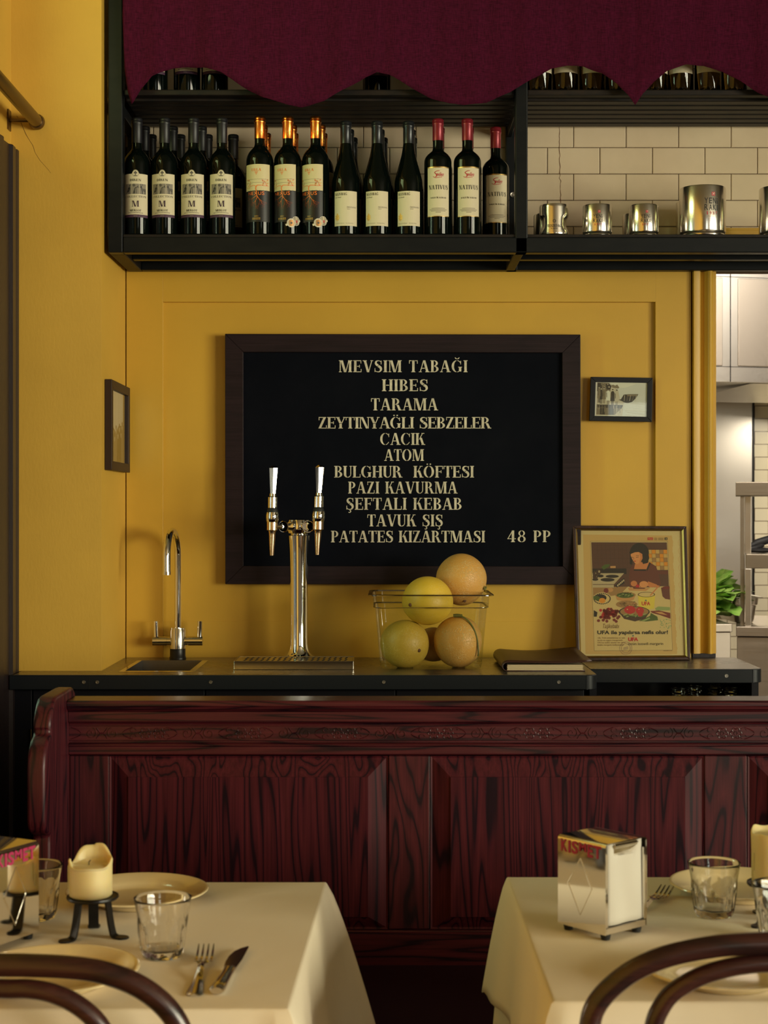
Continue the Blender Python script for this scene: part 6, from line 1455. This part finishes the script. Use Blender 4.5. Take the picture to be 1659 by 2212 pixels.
# napkin dispensers
nd_ = thing('napkin_dispenser', '', 'napkin dispenser', (0, 0, 0), 0, 'chrome napkin dispensers')
Lx, Ly, Hh, zf = 0.098, 0.094, 0.137, 0.0095
hx, hy = Lx / 2, Ly / 2
def arch(o, n=6, r_=0.006):                          # inverted U outline in y-z
    q_ = [(-hy + o, zf)]
    for k in range(n + 1): a = PI - PI / 2 * k / n; q_.append((-hy + r_ + (r_ - o) * math.cos(a), zf + Hh - r_ + (r_ - o) * math.sin(a)))
    for k in range(n + 1): a = PI / 2 - PI / 2 * k / n; q_.append((hy - r_ + (r_ - o) * math.cos(a), zf + Hh - r_ + (r_ - o) * math.sin(a)))
    q_.append((hy - o, zf)); return q_
o_, i_ = arch(0), arch(0.0012); mb = MB(); n = len(o_)
vs = [(x, y, z) for x in (-hx, hx) for L in (o_, i_) for y, z in L]; fs = []
for k in range(n - 1):
    fs += [[k, k + 1, 2 * n + k + 1, 2 * n + k], [n + k, n + k + 1, 3 * n + k + 1, 3 * n + k], [k, k + 1, n + k + 1, n + k], [2 * n + k, 2 * n + k + 1, 3 * n + k + 1, 3 * n + k]]
mb.add(vs, fs)
for sy_ in (-1, 1):
    y_ = sy_ * hy
    for pts_ in ([(-0.002, 0.105), (-0.028, 0.064)], [(-0.028, 0.064), (-0.003, 0.019)], [(-0.003, 0.019), (0.021, 0.062)], [(0.021, 0.062), (-0.002, 0.105)]):
        (a, b_), (c_, d_) = pts_; mb.tube([(a, y_, b_ + 0.012), (c_, y_, d_ + 0.012)], 0.0011, 6)
build('shell', mb, 'dispenser_chrome', nd_, False, 30)
build('base_tray', MB().box(-hx + 0.0005, hx - 0.0005, -hy + 0.002, hy - 0.002, zf, zf + 0.0105), 'dispenser_chrome', nd_, False, bevel=0.001)
for sx_ in (-1, 1):
    mb = MB(); f = sx_ * hx                          # end frame: flanges, hood lip
    for sy_ in (-1, 1):
        xs0, xs1 = sorted((f - sx_ * 0.001, f - sx_ * 0.004)); ya, yb_ = sorted((sy_ * (hy - 0.0012), sy_ * (hy - 0.0065))); mb.box(xs0, xs1, ya, yb_, zf + 0.011, zf + Hh - 0.016)
    mb.tube([(f - sx_ * 0.0045, -hy + 0.022, zf + Hh - 0.006), (f - sx_ * 0.0045, hy - 0.022, zf + Hh - 0.006)], 0.0050, 14)
    vs = [(f - sx_ * 0.001, -hy + 0.018, zf + Hh - 0.005), (f - sx_ * 0.001, hy - 0.018, zf + Hh - 0.005), (f - sx_ * 0.007, hy - 0.026, zf + Hh - 0.0215), (f - sx_ * 0.007, -hy + 0.026, zf + Hh - 0.0215), (f - sx_ * 0.0105, hy - 0.024, zf + Hh - 0.008), (f - sx_ * 0.0105, -hy + 0.024, zf + Hh - 0.008)]
    mb.add(vs, [(0, 1, 2, 3), (3, 2, 4, 5)]); build('hood_lip', mb, 'dispenser_chrome', nd_, False, 40)
    mb = MB(); rows_ = 12; cols_ = 12; vs = []; fs = []
    for j_ in range(rows_ + 1):
        for i in range(cols_ + 1):
            u, v = i / cols_, j_ / rows_; yy = (-hy + 0.0075) + (Ly - 0.015) * u; zz = zf + 0.0125 + (Hh - 0.0155) * v
            if v > 0.84 and 0.24 < u < 0.76: zz = min(zz, zf + Hh - 0.022)
            bul = 0.0035 * (1 - (2 * abs(u - 0.5)) ** 4) * (0.8 - 0.3 * v) + 0.0012 * math.sin(9 * u + 2 * v)
            if v > 0.84 and 0.2 < u < 0.8: bul -= 0.006
            vs.append((f - sx_ * 0.006 + sx_ * bul, yy, zz))
    for j_ in range(rows_):
        for i in range(cols_): fs.append([j_ * (cols_ + 1) + i, j_ * (cols_ + 1) + i + 1, (j_ + 1) * (cols_ + 1) + i + 1, (j_ + 1) * (cols_ + 1) + i])
    o = build('napkins', MB().add(vs, fs), 'napkin_paper', nd_, False, 60); md = o.modifiers.new('stack', 'SOLIDIFY'); md.thickness = 0.03; md.offset = -1 if sx_ > 0 else 1; md.offset = 0; md.thickness = 0.004
for sx_ in (-1, 1):
    for sy_ in (-1, 1): build('foot', MB().lathe([(0, 0.0), (0.0065, 0.0), (0.0085, zf - 0.0004), (0, zf - 0.0004)], 20, (sx_ * (hx - 0.011), sy_ * (hy - 0.012), 0)), 'black_rubber', nd_, False, 40)
mb = MB(); lift = hy + 0.0006
pt = Print(mb, lambda x, y, l: (-hx + x * Lx, -(lift + l), zf + Hh - y * Hh), 0.0)
for ch, a, b_, c_, d_ in (('K', 0.07, 0.205, 0.035, 0.175), ('I', 0.225, 0.275, 0.037, 0.178), ('S', 0.295, 0.430, 0.035, 0.180), ('M', 0.450, 0.605, 0.035, 0.135), ('E', 0.630, 0.740, 0.035, 0.180), ('T', 0.755, 0.915, 0.035, 0.178)):
    pt.put(fit_sans(ch, a, b_, d_, c_, 0.035), 'kismet_pink')
build('lettering', mb, None, nd_, False, fix=False)
nd_.location = (0.3363, 2.4247, TZ); nd_.rotation_euler = (0, 0, math.radians(-50)); nd_['label'] = 'chrome napkin dispenser with pink lettering on the right table, napkins facing right'
dup(nd_, (-0.5871, 2.3617, TZ), math.radians(62), 'chrome napkin dispenser with pink lettering cut off at the left edge of the picture')

# cutlery
def fork_mesh():
    mb = MB(); L = 0.205
    def zc(x): return 0.0022 + 0.0085 * max(0, 1 - abs((x - 0.115) / 0.055)) ** 1.2 + 0.012 * max(0, (x - 0.158) / 0.047) ** 1.5
    hp = [(0.0, 0.006), (0.004, 0.0105), (0.02, 0.0108), (0.05, 0.0085), (0.09, 0.0052), (0.118, 0.0044), (0.132, 0.0062), (0.140, 0.0125), (0.147, 0.0128)]
    hs = smoothline([(x, w_, 0) for x, w_ in hp], 4); n_ = len(hs); vs = []; fs = []
    for p_ in hs:
        w_ = p_.y * (2 if p_.x > 0.15 else 2) / 2; z = zc(p_.x); th = 0.0018
        dish = 0.0022 if p_.x > 0.136 else -0.0008
        vs += [(p_.x, -w_, z + dish), (p_.x, 0, z + th - dish * 0.4), (p_.x, w_, z + dish), (p_.x, 0, z - th * 0.6 - dish * 0.3)]
    for i in range(n_ - 1):
        for k in range(4): fs.append([i * 4 + k, i * 4 + (k + 1) % 4, i * 4 + 4 + (k + 1) % 4, i * 4 + 4 + k])
    fs += [[3, 2, 1, 0], [n_ * 4 - 4 + k for k in range(4)]]; mb.add(vs, fs)
    for k in range(4):
        y_ = -0.0108 + 0.0072 * k
        mb.ribbon([(x, y_, zc(x) + 0.001) for x in [0.145 + 0.058 * i / 8 for i in range(9)]], (0, 1, 0), [0.0040, 0.0038, 0.0035, 0.0033, 0.0031, 0.0029, 0.0026, 0.0022, 0.0012], 0.0020)
    return mb
fk = thing('dinner_fork', 'steel dinner fork lying beside the knife on the left table', 'fork', (-0.2530, 2.092, TZ), math.atan2(0.206, -0.006), 'steel table forks')
build('fork_body', fork_mesh(), 'cutlery_steel', fk, False, 50)
dup(fk, (0.3830, 2.476, TZ + 0.0), math.radians(62), 'steel fork on the right table, mostly hidden behind the napkin dispenser')
kn = thing('table_knife', 'steel table knife with a rounded blade on the left table', 'knife', (-0.2235, 2.098, TZ), math.atan2(0.206, 0.016))
mb = MB(); hs = [(0, 0.0085, 0.0045), (0.004, 0.0105, 0.0058), (0.03, 0.0100, 0.0058), (0.07, 0.0088, 0.0052), (0.100, 0.0084, 0.0050), (0.104, 0.0092, 0.0052), (0.108, 0.0080, 0.0040)]
vs = []; fs = []; n_ = 16
for (x, a, b_) in hs:
    for k in range(n_): an = 2 * PI * k / n_; vs.append((x, a * math.cos(an), 0.0060 + b_ * math.sin(an)))
for i in range(len(hs) - 1):
    for k in range(n_): fs.append([i * n_ + k, i * n_ + (k + 1) % n_, (i + 1) * n_ + (k + 1) % n_, (i + 1) * n_ + k])
fs += [list(range(n_)), [(len(hs) - 1) * n_ + k for k in range(n_)]]
build('handle', mb.add(vs, fs), 'cutlery_steel', kn, False, 40)
bl = [(0.108, -0.0085), (0.150, -0.0100), (0.213, -0.0090), (0.216, -0.0068), (0.206, 0.0012), (0.190, 0.0082), (0.165, 0.0120), (0.135, 0.0120), (0.112, 0.0100), (0.108, 0.0070)]
mb = MB(); n_ = len(bl); mb.add([(x, y, 0.0052) for x, y in bl] + [(x, y, 0.0066) for x, y in bl], [list(range(n_))[::-1], list(range(n_, 2 * n_))] + [[i, (i + 1) % n_, n_ + (i + 1) % n_, n_ + i] for i in range(n_)])
build('blade', mb, 'cutlery_steel', kn, False, 30)

# ================================================================== BENTWOOD CHAIRS
def chair(label, xc, d, outer, inner, rad):
    """outer / inner: half hoops as (pixel x offset from the middle, pixel y) going from the top down"""
    t = thing('bentwood_chair', label, 'chair', (xc, d + 0.2, 0), 0, 'bentwood chairs'); k = d / F
    def hoop(hp, zend, xe, dback):
        h_ = [(dx * k, EYE - (py - CY) * k) for dx, py in hp]
        h_ += [(xe[0], 0.55), (xe[1], zend)]
        R3 = [Vector((xc + a, d - 0.03 * max(0, (b_ - 0.45) / 0.4) + 0.03, b_)) for a, b_ in h_]; L3 = [Vector((xc - a, q_.y, q_.z)) for (a, b_), q_ in zip(h_, R3)]
        return smoothline(L3[::-1] + (R3 if h_[0][0] > 1e-4 else R3[1:]), 8)
    xo = outer[-1][0] * k
    build('back_hoop', MB().tube(hoop(outer, 0.002, (xo + 0.006, xo + 0.012), 0), rad, 20), 'chair_wood', t, True, 60)
    xi = inner[-1][0] * k
    build('inner_hoop', MB().tube(hoop(inner, 0.462, (xi + 0.002, xi), 0), rad * 0.86, 18), 'chair_wood', t, True, 60)
    yc = d + 0.215; rs = 0.205
    mb = MB(); mb.lathe([(rs - 0.028, 0.438), (rs, 0.436), (rs + 0.006, 0.448), (rs, 0.462), (rs - 0.02, 0.464), (rs - 0.028, 0.455)], 48, (xc, yc, 0)); build('seat_ring', mb, 'chair_wood', t, True, 40)
    build('seat', MB().lathe([(0, 0.448), (rs - 0.026, 0.452), (rs - 0.026, 0.460), (0, 0.457)], 48, (xc, yc, 0)), 'chair_wood', t, True, 40)
    for sg in (-1, 1): build('front_leg', MB().tube(smoothline([(xc + sg * 0.15, yc + 0.13, 0.437), (xc + sg * 0.165, yc + 0.15, 0.2), (xc + sg * 0.185, yc + 0.18, 0.0)], 5), [0.017] * 5 + [0.014] * 6, 14), 'chair_wood', t, True, 60)
    build('leg_ring', MB().tube([(xc + 0.150 * math.cos(a), yc + 0.150 * math.sin(a), 0.22) for a in [i * PI / 20 for i in range(40)]], 0.0095, 10, closed=True), 'chair_wood', t, True, 60)
chair('dark bentwood chair back at the lower left, in front of the left table', X(22, 1.95), 1.95, [(0, 2086), (40, 2086.5), (128, 2091), (198, 2102), (268, 2128), (323, 2167), (358, 2212), (376, 2262), (384, 2330), (386, 2420)], [(0, 2139), (40, 2139), (88, 2148), (138, 2171), (183, 2210), (212, 2262), (226, 2330), (232, 2420)], 0.0142)
chair('dark bentwood chair back at the lower right, in front of the right table', X(1690, 1.95), 1.95, [(0, 2037), (90, 2040), (160, 2047), (250, 2067), (320, 2098), (373, 2140), (403, 2180), (414, 2222), (421, 2300), (422, 2400)], [(0, 2081), (60, 2083), (120, 2093), (180, 2113), (235, 2147), (262, 2184), (276, 2225), (284, 2300), (286, 2400)], 0.0136)

# ================================================================== KITCHEN BEYOND THE OPENING
DK_ = 6.6
t = thing('extractor_hood', 'bright steel extractor hood with panelled front, in the kitchen beyond', 'hood', (2.2, 7.2, 1.9))
dH = 7.2; a18 = math.radians(14)
hx0 = X(1400, dH); ux, uy = math.cos(a18), math.sin(a18); zb0, zt0 = Z(822, dH), 2.75
def hp(u, o, z): return (hx0 + ux * u + uy * o, dH + uy * u - ux * o - 0.0, z)
def hbox(mb, u0, u1, o0, o1, z0, z1): mb.hexa([hp(u0, o1, z0), hp(u1, o1, z0), hp(u1, o0, z0), hp(u0, o0, z0)], [hp(u0, o1, z1), hp(u1, o1, z1), hp(u1, o0, z1), hp(u0, o0, z1)]); return mb
mb = MB(); hbox(mb, 0, 1.6, -0.012, 0.0, zb0, zt0); hbox(mb, 0, 1.6, -0.9, -0.012, zt0 - 0.02, zt0); hbox(mb, 0, 1.6, -0.9, -0.012, zb0, zb0 + 0.03)
build('canopy', mb, 'kitchen_steel', t, True, bevel=0.003)
pw = dH / F
ub = lambda px: (X(px, dH) - hx0) / ux * 1.0
for a, b_ in ((-0.0 + 0.03, ub(1569)), (ub(1605), ub(1605) + 0.55)):
    mb = hbox(MB(), a, b_, 0.0005, 0.006, Z(786, dH), Z(594, dH)); build('filter_panel', mb, 'kitchen_steel_warm', t, True, bevel=0.002)
mb = hbox(MB(), ub(1588) - 0.002, ub(1588) + 0.002, 0.0, 0.0015, zb0 + 0.002, zt0 - 0.002); build('seam', mb, 'slot_dark', t, True)
for z_ in (Z(591, dH), Z(788, dH)): build('seam', hbox(MB(), 0.02, 1.58, 0.0, 0.001, z_ - 0.0012, z_ + 0.0012), 'slot_dark', t, True)
mb = MB(); mb.hexa([hp(ub(1590), -0.55, Z(862, 7.7)), hp(1.6, -0.55, Z(862, 7.7)), hp(1.6, -0.58, Z(862, 7.7)), hp(ub(1590), -0.58, Z(862, 7.7))], [hp(ub(1640), -0.02, zb0 - 0.002), hp(1.6, -0.02, zb0 - 0.002), hp(1.6, -0.05, zb0 - 0.002), hp(ub(1640), -0.05, zb0 - 0.002)]); build('underside_baffle', mb, 'kitchen_steel', t, True)
t = thing('steel_splashback', 'tall plain steel splashback sheet on the kitchen wall beyond', 'splashback', (1.9, 8.58, 1.5))
build('sheet', MB().box(X(1400, 8.58), X(1624, 8.58), 8.57, 8.598, Z(1330, 8.58), Z(855, 8.58)), 'kitchen_steel', t, True); build('edge_trim', MB().box(X(1624.5, 8.58), X(1628, 8.58), 8.56, 8.598, Z(1330, 8.58), Z(866, 8.58)), 'iron', t, True)
t = thing('steel_counter', 'steel kitchen cabinet with a flat top holding the lettuce, beyond the opening', 'counter', (1.3, 6.8, 0))
xcb = X(1582, DK_); ztop = Z(1348, DK_)
build('top', MB().box(0.9, xcb, DK_, 7.5, ztop - 0.034, ztop), 'kitchen_steel_warm', t, True, bevel=0.003); build('cabinet_body', MB().box(0.9, xcb - 0.004, DK_ + 0.012, 7.48, 0.0, ztop - 0.035), 'kitchen_steel_warm', t, True, bevel=0.003)
d6 = 6.75; px_ = lambda v: X(v, d6); pz = lambda v: Z(v, d6); x6 = px_(1590); a6 = -math.atan2(px_(1590), d6)   # turned so that its end lies along the line of sight
t = thing('steel_pass_counter', 'steel kitchen pass with two overshelves at the right edge of the picture', 'counter', (x6, d6, 0), a6)
lx_ = lambda v: px_(v) - x6; xe = 1.3
build('cabinet_body', MB().box(0.004, xe, 0, 0.75, 0.0, pz(1376)), 'kitchen_steel_warm', t, False, bevel=0.003); build('top', MB().box(0, xe, -0.01, 0.75, pz(1374), pz(1353)), 'kitchen_steel_warm', t, False, bevel=0.003)
build('overshelf', MB().box(-0.002, xe, 0.02, 0.40, pz(1071), pz(1041)), 'kitchen_steel_dull', t, False, bevel=0.003); build('overshelf', MB().box(lx_(1611), xe, 0.015, 0.38, pz(1228), pz(1197)), 'kitchen_steel_dull', t, False, bevel=0.003)
build('post', MB().box(lx_(1599), lx_(1608), 0.03, 0.06, pz(1352.5), pz(1071.5)), 'kitchen_steel_dull', t, False, bevel=0.002); build('post', MB().box(lx_(1609), lx_(1622), 0.005, 0.014, pz(1352.5), pz(1228.5)), 'kitchen_steel', t, False, bevel=0.002); build('post', MB().box(lx_(1608.5), lx_(1622), 0.05, 0.08, pz(1196.5), pz(1071.5)), 'kitchen_steel', t, False, bevel=0.002)
t = thing('steel_food_pan', 'deep steel food pan beside the lettuce on the kitchen counter', 'pan', (X(1584, 6.75), 6.78, ztop))
mb = MB(); cxp, cyp = 0, 0; w2, d2, hp_ = X(1608, 6.7) - X(1572, 6.7), 0.20, 0.115
w2 = w2 / 2 + 0.028
rings = [rr(w2 - 0.025, d2 - 0.03, 0.03, 0.001), rr(w2 - 0.020, d2 - 0.022, 0.03, 0.012), rr(w2 - 0.012, d2 - 0.014, 0.03, 0.078), rr(w2 - 0.007, d2 - 0.009, 0.03, 0.081), rr(w2 - 0.004, d2 - 0.006, 0.03, hp_), rr(w2 + 0.012, d2 + 0.010, 0.03, hp_ + 0.001), rr(w2 + 0.012, d2 + 0.010, 0.03, hp_ - 0.003)]
loft(mb, rings, 'x', True); o = build('pan_wall', mb, 'kitchen_steel', t, False, 40); t.location = (1.592, 7.11, Z(1353, 6.75) + 0.0005)
t2 = thing('steel_food_pan', 'wide steel food pan on the kitchen pass behind the steel posts', 'pan', (2.33, 6.88, pz(1353) + 0.0005), -0.2)
mb = MB(); rings = [rr(0.55, 0.15, 0.03, 0.0), rr(0.555, 0.16, 0.03, 0.10), rr(0.565, 0.17, 0.03, 0.152), rr(0.58, 0.185, 0.03, 0.153), rr(0.58, 0.185, 0.03, 0.149)]; loft(mb, rings, 'x', True); build('pan_wall', mb, 'kitchen_steel', t2, False, 40)
t = thing('lettuce_head', 'bright green lettuce heaped on the kitchen counter beyond the doorway', 'lettuce', (1.40, 6.90, ztop))
rn = random.Random(11); c0 = Vector((1.40, 6.90, ztop))
mb = MB()
for k in range(30):
    a = rn.uniform(0, 2 * PI); el_ = rn.uniform(0.15, 1.35); L = rn.uniform(0.13, 0.22); w_ = rn.uniform(0.07, 0.12)
    dv = Vector((math.cos(a) * math.cos(el_), math.sin(a) * math.cos(el_), math.sin(el_))); sd = dv.cross(Vector((0, 0, 1))).normalized(); up = sd.cross(dv)
    n1, n2 = 8, 8; vs = []; fs = []
    for i in range(n1 + 1):
        u = i / n1
        for j_ in range(n2 + 1):
            v = j_ / n2 * 2 - 1; ww = w_ * (0.25 + 0.75 * math.sin(min(1, u * 0.9 + 0.12) * PI * 0.62)) * v
            ruf = 0.012 * u * math.sin(v * 9 + k) * abs(v) + 0.010 * u * math.sin(u * 14 + v * 5)
            p_ = c0 + Vector((0, 0, 0.03)) + dv * (L * u) + sd * ww + up * (ruf + 0.05 * v * v * (1 - u) - 0.06 * u * u) 
            p_.z = max(p_.z, ztop + 0.004); vs.append(p_)
    for i in range(n1):
        for j_ in range(n2): fs.append([i * (n2 + 1) + j_, i * (n2 + 1) + j_ + 1, (i + 1) * (n2 + 1) + j_ + 1, (i + 1) * (n2 + 1) + j_])
    mb.add(vs, fs)
build('leaves', mb, 'lettuce', t, True, 180, fix=False)
t = thing('folded_gloves', 'pair of black kitchen gloves lying on the lower pass shelf', 'gloves', (px_(1650), d6 + 0.1, pz(1197)))
mb = MB(); zg = pz(1197) + 0.001
mb.sphere((px_(1652), d6 + 0.10, zg + 0.013), (0.070, 0.06, 0.012), 24, 10, fn=lambda v: 1 + 0.08 * math.sin(7 * v.x + 3 * v.y))
mb.tube(smoothline([(px_(1620), d6 + 0.09, zg + 0.030), (px_(1634), d6 + 0.10, zg + 0.033), (px_(1650), d6 + 0.11, zg + 0.045), (px_(1676), d6 + 0.12, zg + 0.060)], 4), [0.010] * 3 + [0.013] * 4 + [0.018] * 6, 12)
mb.tube(smoothline([(px_(1626), d6 + 0.07, zg + 0.020), (px_(1642), d6 + 0.08, zg + 0.024), (px_(1660), d6 + 0.11, zg + 0.036)], 4), 0.011, 12)
build('glove', mb, 'glove_black', t, True, 60)
t = thing('white_tub', 'white plastic tub at the far right of the kitchen pass', 'tub', (px_(1684), 6.56, pz(1353) + 0.0006)); zw = pz(1353) + 0.0006
mb = MB().lathe([(0, zw), (0.045, zw), (0.052, pz(1275)), (0.056, pz(1275)), (0.056, pz(1271)), (0, pz(1271))], 32, (px_(1684), 6.70, 0)); build('tub_body', mb, 'white_plastic', t, True, 40)
